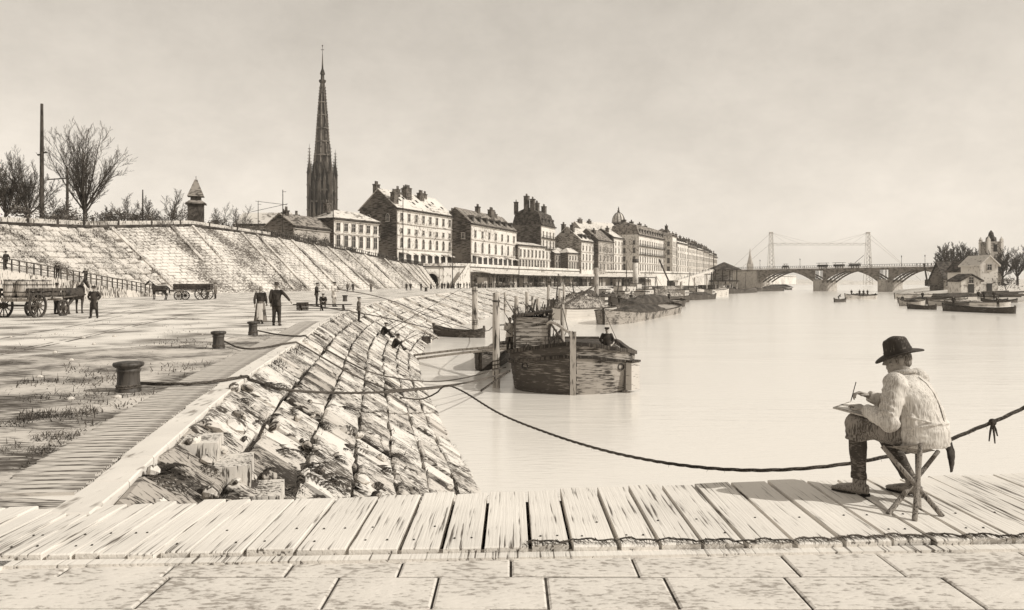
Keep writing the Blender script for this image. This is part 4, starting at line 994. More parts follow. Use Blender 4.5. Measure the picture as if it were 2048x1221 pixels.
def coat_mb(P, hem):
    m = MB(); m.loft(torso_rings(P, .022, hem))
    for i in (0, 1):
        w = V(P['el'][i]).lerp(V(P['wr'][i]), .93)
        m.tube([P['sh'][i], P['el'][i], w], [.078, .064, .05], 9); m.ball(P['sh'][i], .082, 8, 6); m.ball(P['el'][i], .062, 8, 6)
    return m
def legs_mb(P):
    m = MB(); m.ball(V(P['pel']) - V((0, 0, .02)), (.165, .13, .12), 10, 7)
    for i in (0, 1):
        a = V(P['kn'][i]).lerp(V(P['an'][i]), .92)
        m.tube([P['hip'][i], P['kn'][i], a], [.108, .08, .066], 9); m.ball(P['kn'][i], .082, 8, 6)
    return m
def shoe_mb(P):
    m = MB()
    for i in (0, 1):
        a, t = V(P['an'][i]), V(P['toe'][i]); m.tube([a - (t - a) * .3 - V((0, 0, .032)), a.lerp(t, .5) - V((0, 0, .01)), t + (t - a) * .08], [.056, .056, .042], 8); m.ball(a, .058, 8, 6)
    return m
def skirt_mb(P):
    x, y, z = P['pel']; m = MB(); X, Y = V((1, 0, 0)), V((0, 1, 0))
    n = 20; o = 0
    m.loft([((x, y, z + .16), X * .15, Y * .12), ((x, y, z), X * .20, Y * .17), ((x, y, .5), X * .25, Y * .24), ((x, y, .10), X * .31, Y * .30)], n)
    return m
def hat_mb(kind):
    m = MB()
    if kind == 'felt':
        m.loft([((0, 0, .055), V((.17, 0, 0)), V((0, .19, 0))), ((0, 0, .062), V((.172, 0, 0)), V((0, .192, 0))), ((0, 0, .068), V((.10, 0, 0)), V((0, .118, 0))), ((0, 0, .15), V((.085, 0, 0)), V((0, .10, 0))), ((0, 0, .165), V((.06, 0, 0)), V((0, .08, 0)))], 18)
    elif kind == 'cap':
        m.loft([((0, -.01, .04), V((.086, 0, 0)), V((0, .105, 0))), ((0, -.01, .085), V((.115, 0, 0)), V((0, .13, 0))), ((0, -.015, .125), V((.095, 0, 0)), V((0, .11, 0)))], 16); m.loft([((0, .10, .05), V((.07, 0, 0)), V((0, .07, -.02))), ((0, .10, .062), V((.07, 0, 0)), V((0, .07, -.02)))], 12)
    else: m.ball((0, -.02, .03), (.088, .105, .11), 12, 8)
    return m
PC = {}
def pmesh(key, m, mk):
    k0 = key
    if k0 not in PC: PC[k0] = mk()
    k1 = key + (m,)
    if k1 not in PC:
        me = PC[k0].copy(); me.materials.clear(); me.materials.append(M[m]); PC[k1] = me
    return PC[k1]
def person(label, pose, loc, face, coat='cloth_dark', legs='cloth_dark', hat='cap', skirt=False, apron=False, scale=1.0, group=None, hem=.14, vx=.024, extras=None):
    P = POSE[pose]; t = thing('person', label, 'person', loc, math.atan2(-face[0], face[1]), group, scale)
    put('body', pmesh((pose, 'body'), 'skin', lambda: remesh(body_mb(P, fr=.014), .018, 'body', 2)), None, t)
    put('coat', pmesh((pose, 'coat', hem), coat, lambda: remesh(coat_mb(P, hem), vx, 'coat', 3)), None, t)
    if skirt: put('skirt', pmesh((pose, 'skirt'), legs, lambda: remesh(skirt_mb(P), vx, 'skirt', 2)), None, t)
    else: put('trousers', pmesh((pose, 'legs'), legs, lambda: remesh(legs_mb(P), vx, 'trousers', 3)), None, t)
    put('boots', pmesh((pose, 'shoes'), 'cloth_dark', lambda: remesh(shoe_mb(P), vx, 'boots', 2)), None, t)
    if apron:
        a = MB(); a.loft([((0, .155, .95), V((.12, 0, 0)), V((0, .02, 0))), ((0, .235, .55), V((.16, 0, 0)), V((0, .02, 0))), ((0, .285, .22), V((.18, 0, 0)), V((0, .02, 0)))], 10); a.build('apron', 'cloth_pale', t)
        a = MB(); a.loft([((0, -.155, .95), V((.12, 0, 0)), V((0, .02, 0))), ((0, -.25, .5), V((.14, 0, 0)), V((0, .02, 0))), ((0, -.3, .2), V((.14, 0, 0)), V((0, .02, 0)))], 10); a.build('apron', 'cloth_pale', t)
    if hat: put('hat' if hat != 'hair' else 'hair', pmesh(('hat', hat), 'cloth_dark' if hat != 'hair' else 'hair', lambda: hat_mb(hat).mesh('hat', True)), None, t, P['head'])
    return t
def at(px, py, z=0.0): return G(px, py, z)

person('bare headed woman in dark bodice and pale apron walking beside a man on the quay', 'walk', at(521, 648), (-.2, 1), 'cloth_dark', 'cloth_mid', 'hair', True, True, .93)
person('stout man in dark clothes and brimmed hat walking beside the woman in the apron', 'armout', at(553, 652), (-.1, 1), 'cloth_dark', 'cloth_dark', 'felt', scale=1.02)
person('man in long dark overcoat standing alone on the road near the left cart', 'pockets', at(188, 637), (.3, -1), 'cloth_dark', 'cloth_dark', 'felt', hem=.45, scale=.92)
person('dark man in a cap standing beside the crouching figure at the bench', 'hold', at(633, 613), (1, .2), 'cloth_dark', 'cloth_dark', 'cap', scale=1.02)
person('man crouching on the quay behind the trestle bench', 'crouch', at(646, 614), (.3, -1), 'cloth_dark', 'cloth_mid', 'cap')
person('man in a pale coat facing the river by the end of the bench', 'hold', at(668, 614), (.9, -.4), 'cloth_pale', 'cloth_pale', 'cap', hem=.3, scale=1.06)
for px, py, po, c, lab in [(695, 584, 'stand', 'cloth_mid', 'left one of two small figures behind the pale coated man'), (706, 583.5, 'walk', 'cloth_dark', 'right one of two small figures behind the pale coated man'), (742, 584.5, 'armout', 'cloth_mid', 'lone small figure walking below the embankment ribs'),
                           (813, 581.5, 'stand', 'cloth_dark', 'left of a close dark pair left of the arched passage'), (821, 581.5, 'stand', 'cloth_dark', 'right of a close dark pair left of the arched passage'), (842, 582, 'pockets', 'cloth_dark', 'dark figure in front of the foot of the embankment end')]:
    person(lab, po, at(px, py), (random.Random(px).uniform(-1, 1), -1), c, 'cloth_dark', 'cap', scale=1.0)
def on_slope(px, d): 
    x = (px - CX) / F * d; t = (x - interp(EDGE, d)) / (interp(BOT, d) - interp(EDGE, d)); return slope_pt(d, t, .02)
person('youth standing on the upper edge of the stone slope below the bench', 'stand', on_slope(717, 44), (1, .3), 'cloth_mid', 'cloth_dark', 'cap', scale=.85)
f1 = on_slope(766, 45); person('angler sitting higher on the stone slope holding a long rod', 'sit', f1, (1, .35), 'cloth_dark', 'cloth_dark', 'cap')
f2 = on_slope(789, 42.5); person('angler sitting lower on the stone slope close to the water', 'sit', f2, (1, .1), 'cloth_dark', 'cloth_dark', 'felt')
for nm, p0, p1 in (('fishing_rod', f1 + V((.45, .15, .5)), W(938, 568, 48)), ('fishing_rod', f2 + V((.46, .05, .5)), W(872, 650, 44))):
    b = MB(); b.tube(spline([p0 - (p1 - p0) * .05, p0.lerp(p1, .5) + V((0, 0, -.04)), p1], 6), [.022] * 5 + [.015] * 5 + [.01] * 3, 5)
    tag(b.build(nm, 'rope'), 'long thin fishing rod of the upper angler' if p1.z > 0 else 'short fishing rod of the lower angler', 'rod')

# crowds: on the far quay, on the upper road, on the bridge
rnd = random.Random(77)
k = 0
for i in range(46):
    px = [876, 884, 889, 897, 903, 908, 914, 921, 934, 948][i] if i < 10 else 862 + (i - 34) * 11 if i >= 34 else 960 + (i - 10) * 9.4 + rnd.uniform(-3, 3)
    d_ = interp([(870, 205), (960, 225), (1180, 310)], px) + rnd.uniform(-8, 8)
    x_ = (px - CX) / F * d_
    person('small dark figure among the crowd on the far quay before the sheds', rnd.choice(['stand', 'walk', 'pockets', 'hold']), (x_, d_, 0), (rnd.uniform(-1, 1), rnd.uniform(-1, 1)), rnd.choice(['cloth_dark', 'cloth_dark', 'cloth_mid']), 'cloth_dark', rnd.choice(['cap', 'felt', 'hair']), skirt=(rnd.random() < .25), group='crowd on the far quay', scale=rnd.uniform(.95, 1.08))
for i in range(44):
    px = rnd.choice([50, 108, 130, 185, 240, 265, 300]) if i < 9 else 425 + (i - 9) * 11.6 + rnd.uniform(-4, 4)
    p = on_top(px, rnd.uniform(.8, 1.6))
    person('small dark figure leaning at the parapet of the upper road', rnd.choice(['lean', 'stand', 'lean', 'pockets', 'hold']), p, (1, rnd.uniform(-.9, .1)), rnd.choice(['cloth_dark', 'cloth_dark', 'cloth_mid']), 'cloth_dark', rnd.choice(['cap', 'felt', 'hair']), skirt=(rnd.random() < .3), group='people along the upper parapet', scale=rnd.uniform(.95, 1.08))
for i in range(18):
    i_ = rnd.uniform(2, 4.6); s0 = int(i_); x_ = lerp(WALL[s0][0], WALL[s0 + 1][0], i_ - s0) - 1.2; y_ = lerp(WALL[s0][1], WALL[s0 + 1][1], i_ - s0) + .5
    person('tiny figure on the terrace promenade above the sheds', rnd.choice(['lean', 'stand']), (x_, y_, 7), (1, -.4), 'cloth_dark', 'cloth_dark', 'cap', group='people on the terrace')
for i in range(12):
    xx = bx_of(1800 + i * 8.5 + rnd.uniform(-3, 3)) if i > 3 else bx_of(1610 + i * 45); p = ba + u.normalized() * xx if False else ba + (bb - ba).normalized() * xx
    person('tiny figure walking across the road bridge', 'walk', (p.x, p.y + 1.5, zdk - .2), (1, -.4), 'cloth_dark', 'cloth_dark', 'cap', group='people on the bridge')

# horse: shaped trunk, jointed legs, neck and head
def horse_mesh():
    m = MB(); X = V((1, 0, 0)); Z = V((0, 0, 1))
    m.loft([((0, -.86, 1.22), X * .12, Z * .16), ((0, -.70, 1.20), X * .27, Z * .30), ((0, -.35, 1.17), X * .30, Z * .33), ((0, .1, 1.13), X * .31, Z * .34), ((0, .45, 1.17), X * .27, Z * .36), ((0, .66, 1.25), X * .2, Z * .27), ((0, .76, 1.30), X * .1, Z * .15)], 14)
    m.loft([((0, .50, 1.32), X * .17, V((0, .16, .24))), ((0, .74, 1.58), X * .12, V((0, .12, .17))), ((0, .92, 1.80), X * .09, V((0, .10, .12))), ((0, 1.02, 1.92), X * .07, V((0, .07, .07)))], 12)
    m.tube([(0, .98, 1.90), (0, 1.14, 1.78), (0, 1.32, 1.55), (0, 1.39, 1.47)], [.10, .115, .075, .06], 10)
    for s in (-1, 1):
        m.tube([(s * .06, .96, 1.96), (s * .075, .97, 2.07)], [.035, .01], 6)
        m.tube([(s * .17, .50, 1.10), (s * .17, .53, .80), (s * .16, .50, .50), (s * .16, .50, .18), (s * .16, .54, .02)], [.14, .085, .06, .05, .075], 9)
        m.tube([(s * .18, -.60, 1.15), (s * .19, -.44, .82), (s * .18, -.74, .52), (s * .17, -.68, .20), (s * .17, -.63, .02)], [.20, .12, .065, .05, .075], 9)
    return remesh(m, .035, 'horse_body', 3)
HM = None
def horse(label, loc, face, m='horse'):
    global HM
    if HM is None: HM = horse_mesh()
    t = thing('horse', label, 'horse', loc, math.atan2(-face[0], face[1]))
    me = HM.copy(); me.materials.append(M[m]); put('body', me, None, t)
    b = MB(); b.tube([(0, -.86, 1.32), (0, -1.0, 1.15), (0, -1.03, .8), (0, -.98, .55)], [.05, .085, .08, .02], 8); b.build('tail', 'cloth_dark', t)
    b = MB()
    for k in range(9): f = k / 8; b.tube([(0, lerp(.42, .96, f), lerp(1.55, 2.02, f)), (.06, lerp(.40, .92, f), lerp(1.38, 1.86, f))], [.03, .015], 5)
    b.build('mane', 'cloth_dark', t)
    b = MB(); pts = [(.24 * math.cos(a), .56 + .1 * math.sin(a), 1.26 + .36 * math.sin(a)) for a in [2 * math.pi * k / 16 for k in range(17)]]; b.tube(pts, .055, 6); b.build('collar', 'cloth_dark', t)
    return t
def wheel(parent, x, y, r, n=12, w=.09):
    b = MB(); pts = [(x, y + r * math.cos(a), r + r * .0 + r * math.sin(a)) for a in [2 * math.pi * k / 24 for k in range(25)]]
    for p_, q_ in zip(pts, pts[1:]): b.bar(p_, q_, w, .09, up=(1, 0, 0))
    o = b.build('wheel', 'iron', parent)
    for k in range(n):
        a = 2 * math.pi * k / n; b = MB(); b.tube([(x, y, r), (x, y + r * math.cos(a), r + r * math.sin(a))], .028, 5); b.build('spoke', 'wood_dark', o)
    b = MB(); b.tube([(x - .16, y, r), (x + .16, y, r)], .13, 10); b.build('hub', 'wood_dark', o)
def cart(label, loc, face, four=True, Lc=3.0, load=None, group=None):
    t = thing('cart', label, 'cart', loc, math.atan2(-face[0], face[1]), group)
    rb = .54
    b = MB()
    for k in range(5): b.box((-.56 + .28 * k, 0, .98), (.27, Lc, .07))
    b.box((0, 0, .88), (1.5, .12, .12)); b.box((0, Lc * .4, .88), (1.5, .12, .12)); b.box((0, -Lc * .4, .88), (1.5, .12, .12)); b.build('bed', 'wood_pale', t)
    for s in (-1, 1):
        for zz in (1.18, 1.42): b = MB(); b.box((s * .74, 0, zz), (.05, Lc, .14)); b.build('side_rail', 'wood_dark', t)
        for k in range(4): b = MB(); b.box((s * .74, -Lc * .45 + Lc * .3 * k, 1.22), (.06, .07, .56)); b.build('stake', 'wood_dark', t)
        b = MB(); b.tube([(s * .42, Lc * .5, .95), (s * .40, Lc * .5 + 1.2, 1.02), (s * .36, Lc * .5 + 2.3, 1.1)], .045, 6); b.build('shaft', 'wood_dark', t)
    for s in (-.9, .9):
        wheel(t, s, -Lc * .30 if four else 0, rb + .07)
        if four: wheel(t, s, Lc * .36, rb - .12)
    b = MB(); b.tube([(-.85, -Lc * .3 if four else 0, rb + .07), (.85, -Lc * .3 if four else 0, rb + .07)], .05, 6); b.build('axle', 'iron', t)
    return t
def barrel_mesh(r=.32, h=.85):
    b = MB(); b.lathe([(r * .8, 0), (r * .93, h * .2), (r, h * .5), (r * .93, h * .8), (r * .8, h), (r * .72, h), (r * .72, h - .04)], (0, 0, 0), 14); me = b.mesh('barrel', True)
    hoops = MB()
    for f, k in ((.08, .86), (.3, .98), (.7, .98), (.92, .86)): hoops.lathe([(r * k, h * f - .02), (r * k + .012, h * f - .02), (r * k + .012, h * f + .02), (r * k, h * f + .02)], (0, 0, 0), 14)
    return me, hoops.mesh('hoops', True)
BME, BHO = barrel_mesh()
def barrel(label, loc, group=None, scale=1.0):
    t = thing('barrel', label, 'barrel', loc, 0, group, scale); put('staves', BME, 'barrel', t); put('hoops', BHO, 'iron', t)
# left cart with upright casks, horse seen beyond it
c1 = at(66, 634); fx = V((.06, 1, 0)).normalized()
cart('four wheeled cart loaded with upright casks at the left of the quay road', c1, fx)
for i, (a, b_) in enumerate([(-1.1, -.36), (-1.1, .34), (-.35, -.36), (-.35, .34), (.4, -.36), (.4, .34)]):
    s_v = V((fx.y, -fx.x, 0)); q = c1 + fx * a + s_v * b_ + V((0, 0, 1.02)); barrel('upright pale cask on the left cart, ' + ['rear far side', 'rear near side', 'middle far side', 'middle near side', 'front far side', 'front near side'][i], q, 'casks on the left cart', 1.1)
horse('dark horse harnessed to the cask cart at the left', c1 + fx * 3.3, fx)
person('carter standing behind the cask cart at the left edge', 'stand', c1 + V((-.9, 3.5, 0)), (1, -.2), 'cloth_dark', 'cloth_dark', 'felt')
c2 = at(388, 600); fx2 = V((-1, -.05, 0)).normalized()
cart('long dark timber cart standing on the road below the embankment', c2, fx2, True, 3.4)
horse('dark horse facing left before the timber cart', c2 + fx2 * 3.5, fx2)
for i in range(6):
    b = MB(); b.tube([(0, -1.9, 0), (0, 1.9, 0)], .16, 8); o = b.build('log', 'wood_dark'); o.location = c2 + V((0, -.45 + .33 * (i % 3), 1.2 + .29 * (i // 3))); o.rotation_euler = (0, 0, R(90))
    tag(o, 'dark log on the timber cart, ' + ['lower near one', 'lower middle one', 'lower far one', 'upper near one', 'upper middle one', 'upper far one'][i], 'log', 'logs on the timber cart')
person('driver standing at the rear of the timber cart', 'lean', at(415, 598), (-1, 0), 'cloth_dark', 'cloth_dark', 'cap')
person('man in long coat standing just behind the timber cart', 'stand', at(431, 598), (-1, 0), 'cloth_mid', 'cloth_dark', 'cap', hem=.4)
rnd = random.Random(15)
for i, px in enumerate((962, 1000, 1022, 1052, 1083, 1112, 1150)):
    d_ = interp([(960, 232), (1180, 300)], px); q = V(((px - CX) / F * d_, d_, 0)); s = 1 if i % 2 else -1; f_ = V((s * .6, .8 * s, 0))
    cart('small two wheeled cart on the far quay, ' + ['leftmost', 'second', 'third', 'fourth', 'fifth', 'sixth', 'rightmost'][i] + ' before the sheds', q, f_, False, 2.4, group='carts on the far quay')
    horse('horse drawing the ' + ['leftmost', 'second', 'third', 'fourth', 'fifth', 'sixth', 'rightmost'][i] + ' far quay cart', q + f_ * 2.7, f_, 'horse' if i % 3 else 'horse_pale')
    for j in range(3): barrel('cask on a cart of the far quay', q + V((rnd.uniform(-.4, .4), rnd.uniform(-.6, .6), 1.02)), 'casks on the far carts')

# ------------------------------------------------------------------ quay furniture
def bollard(label, px, py, r, h, lean=0):
    t = thing('bollard', label, 'bollard', at(px, py), 0, 'mooring bollards on the quay')
    b = MB(); b.lathe([(r * 1.02, -.1), (r * 1.02, .03), (r * .92, .07), (r * .88, .2), (r * .86, h * .60), (r * .90, h * .68), (r * .98, h * .72), (r * .90, h * .76), (r * .9, h * .80), (r * 1.16, h * .86), (r * 1.22, h * .92), (r * 1.16, h * .975), (r * .9, h), (r * .2, h * 1.01)], (0, 0, 0), 28); b.build('post', 'bollard', t, True)
    b = MB(); pts = []
    for k in range(24): a = k * .55; pts.append((r * .93 * math.cos(a), r * .93 * math.sin(a), .06 + .0028 * k))
    b.tube(pts, .016, 6); b.build('rope_turns', 'rope', t)
bollard('large dark iron bollard nearest the stage', 257, 785, .195, .50)
bollard('second dark bollard up the quay from the nearest one', 437, 699, .165, .49)
bollard('mushroom headed bollard at the feet of the walking couple', 506, 671, .16, .47)
bollard('small bollard right of the pale coated man', 690, 603.5, .22, .60)
bollard('tiny bollard at the foot of the embankment end', 852, 583.5, .3, .8)
bn = thing('trestle_bench', 'long low plank bench on trestle legs near the quay edge', 'bench', at(645, 622), R(-2))
b = MB(); b.box((0, 0, .40), (3.7, .34, .06)); b.build('plank', 'wood_dark', bn)
for s in (-1.45, -.1, 1.3):
    for y in (-.14, .14): b = MB(); b.bar((s, y * .6, .38), (s + .05, y * 1.6, 0), .07); b.build('leg', 'wood_dark', bn)
b = MB(); b.bar((-1.45, 0, .15), (1.3, 0, .15), .05); b.build('stretcher', 'wood_dark', bn)
for px, py, lab in ((605, 621, 'low wooden crate at the left end of the bench'), (852, 660, 'dark wooden tub on the slope by the rowing boat')):
    t = thing('crate', lab, 'crate', at(px, py) if px < 700 else on_slope(px, 58), R(8))
    b = MB(); b.box((0, 0, .03), (.7, .5, .05))
    b.build('base', 'wood_dark', t)
    for k in range(3):
        for s in (-1, 1): b = MB(); b.box((0, s * .24, .14 + .15 * k), (.7, .03, .12)); b.build('slat', 'wood_dark', t); b = MB(); b.box((s * .34, 0, .14 + .15 * k), (.03, .46, .12)); b.build('slat', 'wood_dark', t)

# masts and poles on the upper road
def pole(label, px, y0, d_back, r0, arms=(), base_y=None, name='tall_pole'):
    p = on_top(px, d_back); h = height_for(p, y0); t = thing(name, label, 'pole', p)
    b = MB(); b.tube([(0, 0, -.5), (0, 0, h * .6), (0, 0, h)], [r0, r0 * .85, r0 * .6], 8); b.build('shaft', 'bark', t)
    for (f, l, dz) in arms: b = MB(); b.tube([(-l * .15, 0, h * f), (l, 0, h * f + dz)], r0 * .4, 5); b.build('arm', 'bark', t)
    return t
pole('tallest pole at the far left standing before the bare trees', 85, 208, 2.5, .30, [(.60, .7, .1), (.585, -.6, 0)])
pole('shorter pole with a side wire arm by the tallest tree', 135, 335, 2.5, .22, [(.82, -2.8, -.2)])
pole('short thin pole between the low trees', 287, 380, 3, .16)
pole('flag mast with slanting gaff spars before the low roofs', 565, 380, 2.2, .14, [(.72, -7.5, -1.9), (.70, -6.5, .9), (.96, .8, 0)])
pole('thin lamp pole before the long low roof', 516, 402, 2.4, .1, [(.9, .7, 0)])
pole('thin pole before the small white house', 666, 398, 2.0, .13)
pole('tall thin pole before the corner of the big gabled block', 806, 385, 1.6, .16)
for px, d_, y0, z0, lab in ((905, 236, 500, 0, 'thin post standing by the tunnel arch wall'), (1038, 262, 497, 0, 'thin post before the middle shed'), (1211, 420, 464, 7, 'thin weather vane mast above the roofs')):
    t = thing('thin_post', lab, 'pole', (*XD(px, d_), z0)); h = EYE + (HY - y0) / F * d_ - z0
    b = MB(); b.tube([(0, 0, 0), (0, 0, h)], [.16, .1], 6); b.build('shaft', 'bark', t); b = MB(); b.ball((0, 0, h), .25, 6, 5); b.build('knob', 'bark', t)

# wooden turret on the upper road
p = on_top(392, 3.5); zt_ = lambda y: EYE + (HY - y) / F * p.y - p.z
tu = thing('wooden_turret', 'small dark wooden turret with steep pyramid roof on the upper road', 'turret', p, R(20))
b = MB(); b.box((0, 0, (zt_(409) - 1) / 2), (2.9, 2.9, zt_(409) + 1)); b.build('base', 'wood_dark', tu)
b = MB(); b.lathe([(2.75, zt_(409)), (1.6, zt_(402))], (0, 0, 0), 4, Matrix.Rotation(R(45), 3, 'Z')); b.build('skirt_roof', 'roof_mid', tu)
b = MB(); b.box((0, 0, (zt_(404) + zt_(393)) / 2), (1.9, 1.9, zt_(393) - zt_(404))); b.build('belfry', 'wood_dark', tu)
b = MB(); b.lathe([(2.15, zt_(394)), (.45, zt_(362)), (.4, zt_(360))], (0, 0, 0), 4, Matrix.Rotation(R(45), 3, 'Z')); b.build('roof', 'roof_mid', tu)
b = MB(); b.tube([(0, 0, zt_(362)), (0, 0, zt_(353))], .06, 5); b.build('finial', 'iron', tu)
# parapet along the upper road
par = thing('parapet', 'low pale parapet wall with piers along the embankment top', 'wall')
for i in range(0, 62):
    s0, s1 = 1.0 + i * .064, 1.0 + (i + 1) * .064; a, c = emb_pt(s0, 1) + V((-.3, 0, 0)), emb_pt(s1, 1) + V((-.3, 0, 0))
    b = MB(); b.bar(a + V((0, 0, .6)), c + V((0, 0, .6)), .3, .7); b.build('panel', 'block', par)
    if i % 5 == 0: b = MB(); b.box(a + V((0, 0, .6)), (.45, .45, 1.05)); b.build('pier', 'trim_dark', par)
fe = thing('fence', 'dark post fence along the descending upper road', 'fence')
for i in range(100):
    a = emb_pt(4.98 + i * .0298, 1) + V((-.25, 0, 0)); b = MB(); b.box(a + V((0, 0, .6)), (.14, .14, 1.1)); b.build('post', 'iron', fe)
b = MB()
for i in range(60):
    a, c = emb_pt(4.98 + i * .05, 1) + V((-.25, 0, 0)), emb_pt(4.98 + (i + 1) * .05, 1) + V((-.25, 0, 0)); b.bar(a + V((0, 0, 1.1)), c + V((0, 0, 1.1)), .1)
b.build('rail', 'iron', fe)

# ramp with railing at the left, climbing along the foot of the embankment
ra, rb_ = G(332, 592), V(((-60 - CX) / F * 66, 66, 0)); zr = 3.4
un = (rb_ - ra).normalized(); nn = V((un.y, -un.x, 0))
if nn.x > 0: nn = -nn
nn = V((-.35, .94, 0)).normalized()
b = MB(); b.add([ra, rb_, rb_ + V((0, 0, zr)), ra + nn * 9, rb_ + nn * 16, rb_ + nn * 16 + V((0, 0, zr))], [(0, 1, 2), (0, 2, 5, 3), (1, 4, 5, 2)])
struct('ramp', b, 'block')
rl = thing('ramp_railing', 'pale post and rail fence climbing the ramp at the left', 'railing')
N = 34; lastp = None
for i in range(N):
    f = i / (N - 1); q = ra.lerp(rb_, f) + V((0, 0, zr * f)); b = MB(); b.box(q + V((0, 0, .5)), (.10, .10, 1.15)); b.build('post', 'wood_dark', rl)
for zz in (1.08, .62):
    b = MB(); b.bar(ra + V((0, 0, zz)), rb_ + V((0, 0, zr + zz)), .07, .09); b.build('rail', 'wood_dark', rl)
for i, (f, lab) in enumerate([(.52, 'dark man leaning on the ramp railing, right one'), (.66, 'dark man behind the ramp railing, middle one'), (.88, 'figure walking up the ramp at the left edge')]):
    q = ra.lerp(rb_, f) + V((0, 0, zr * f)) + nn * .8; person(lab, 'lean' if i < 2 else 'walk', q, -nn if i < 2 else un, 'cloth_dark', 'cloth_dark', 'felt')

# ------------------------------------------------------------------ boats, piles, ropes
def boat(name, label, bow, stern, B, H, strakes=5, m='hull_pale', bl=.16, sl=.12, sheer=.25, cat='barge', group=None, inside='deck', well=.25, cargo=None, cabin=None, dark_bow=False):
    """bow and stern are points on the waterline; each strake of planking is a part of its own"""
    bow, stern = V(bow), V(stern); ax = bow - stern; L = ax.length
    t = thing(name, label, cat, (stern.x, stern.y, WATER), math.atan2(ax.y, ax.x), group)
    S_ = [0, .02, .05, .09, .14, .22, .35, .5, .65, .78, .86, .91, .95, .98, 1.0]
    def hb(s): return B / 2 * min(1, .12 + .88 * (min(1, s / sl)) ** .6) * min(1, .06 + .94 * (min(1, (1 - s) / bl)) ** .6)
    def zs(s): return H + sheer * (max(0, (s - .55) / .45) ** 2 + .7 * max(0, (.35 - s) / .35) ** 2)
    n = len(S_)
    for side in (-1, 1):
        for k in range(strakes):
            m_ = MB(); vs = []
            for s in S_:
                h = hb(s); z = zs(s)
                for f, o in ((k / strakes, .03), ((k + 1) / strakes, 0)):
                    zz = lerp(-.35, z, f); fl = .86 + .14 * f
                    vs.append(V((s * L + (.25 if s == 1 else 0) * f - (.1 if s == 0 else 0) * f, side * (h * fl + o), zz)))
            m_.add(vs, [(2 * i, 2 * i + 2, 2 * i + 3, 2 * i + 1) if side < 0 else (2 * i + 1, 2 * i + 3, 2 * i + 2, 2 * i) for i in range(n - 1)])
            m_.build('strake', m if not (dark_bow and side > 0) else 'hull_dark', t)
    m_ = MB(); vs = []
    for s in S_: h = hb(s) * .985; vs += [V((s * L, -h, zs(s) - well)), V((s * L, h, zs(s) - well))]
    m_.add(vs, [(2 * i, 2 * i + 2, 2 * i + 3, 2 * i + 1) for i in range(n - 1)]); m_.build('deck', inside, t)
    for side in (-1, 1):
        m_ = MB(); P = [V((s * L, side * hb(s), zs(s))) for s in S_]
        for a, b in zip(P, P[1:]): m_.bar(a, b, .14, .12)
        m_.build('gunwale', 'wood_dark', t)
    m_ = MB(); m_.box((0, 0, zs(0) / 2), (.12, 2 * hb(0) * .98, zs(0) + .5)); m_.build('transom', 'hull_dark', t)
    m_ = MB(); m_.bar((L, 0, -.35), (L + .28, 0, zs(1) + .25), .2, .2); m_.build('stem', 'wood_dark', t)
    if cabin:
        for (s0, s1, w, h) in cabin:
            m_ = MB(); m_.box((L * (s0 + s1) / 2, 0, H + h / 2 - .25), (L * (s1 - s0), w, h)); o = m_.build('cabin', 'hull_white', t)
            m_ = MB(); m_.box((L * (s0 + s1) / 2, 0, H + h - .2), (L * (s1 - s0) + .3, w + .3, .12)); m_.build('cabin_roof', 'wood_dark', o)
            for k in range(3):
                for sd_ in (-1, 1): m_ = MB(); m_.box((L * lerp(s0, s1, .2 + .3 * k), sd_ * (w / 2 + .01), H + h * .45), (.4, .05, .4)); m_.build('cabin_window', 'pane', o)
    if cargo:
        s0, s1, h, cm = cargo; m_ = MB(); rn = random.Random(int(L * 10)); nx, ny = 14, 7; vs = []
        for i in range(nx + 1):
            for j in range(ny + 1):
                a, b = i / nx, j / ny; s = lerp(s0, s1, a)
                e = min(1, 4 * min(a, 1 - a)) ** .5 * min(1, 4 * min(b, 1 - b)) ** .5
                vs.append(V((s * L, (b - .5) * 2 * hb(s) * .86, H - well + e * h * rn.uniform(.75, 1.1))))
        m_.add(vs, [(i * (ny + 1) + j, (i + 1) * (ny + 1) + j, (i + 1) * (ny + 1) + j + 1, i * (ny + 1) + j + 1) for i in range(nx) for j in range(ny)])
        if cm == 'hay':
            for q in range(500):
                p = V(rn.choice(vs)); m_.tube([p, p + V((rn.uniform(-.5, .5), rn.uniform(-.5, .5), rn.uniform(0, .5)))], [.03, .01], 3, False)
        m_.build('cargo', cm, t)
    return t

# main barge, bow towards the viewer
bow = V((2.6, 32, WATER)); axd = V((-.06, -1, 0)).normalized()      # heading of the bow
LB = 21.0; stern = bow - axd * LB
t = thing('barge', 'big dark wooden barge moored by the piles, blunt bow towards the viewer', 'barge', (stern.x, stern.y, WATER), math.atan2(axd.y, axd.x))
S_ = [8, 8.3, 8.8, 10, 12, 15, 18, 19, 19.6, 20.1, 20.5, 20.75, 20.92, 21.0]
HB = [(8, 1.9), (8.3, 2.35), (8.8, 2.75), (10, 2.85), (15, 2.9), (18, 2.9), (19, 2.82), (19.6, 2.65), (20.1, 2.32), (20.5, 1.75), (20.75, 1.1), (20.92, .5), (21.0, .14)]
ZS = [(0, 1.4), (5, 1.35), (14, 1.35), (18, 1.5), (19.6, 1.66), (20.5, 1.9), (21, 2.15)]
NSK = 8
def bpt(s, side, f, o=0.0):
    h, z = interp(HB, s), interp(ZS, s); return V((s + .22 * f * max(0, (s - 18) / 3), side * (h * (.90 + .10 * f) + o), lerp(-.35, z, f)))
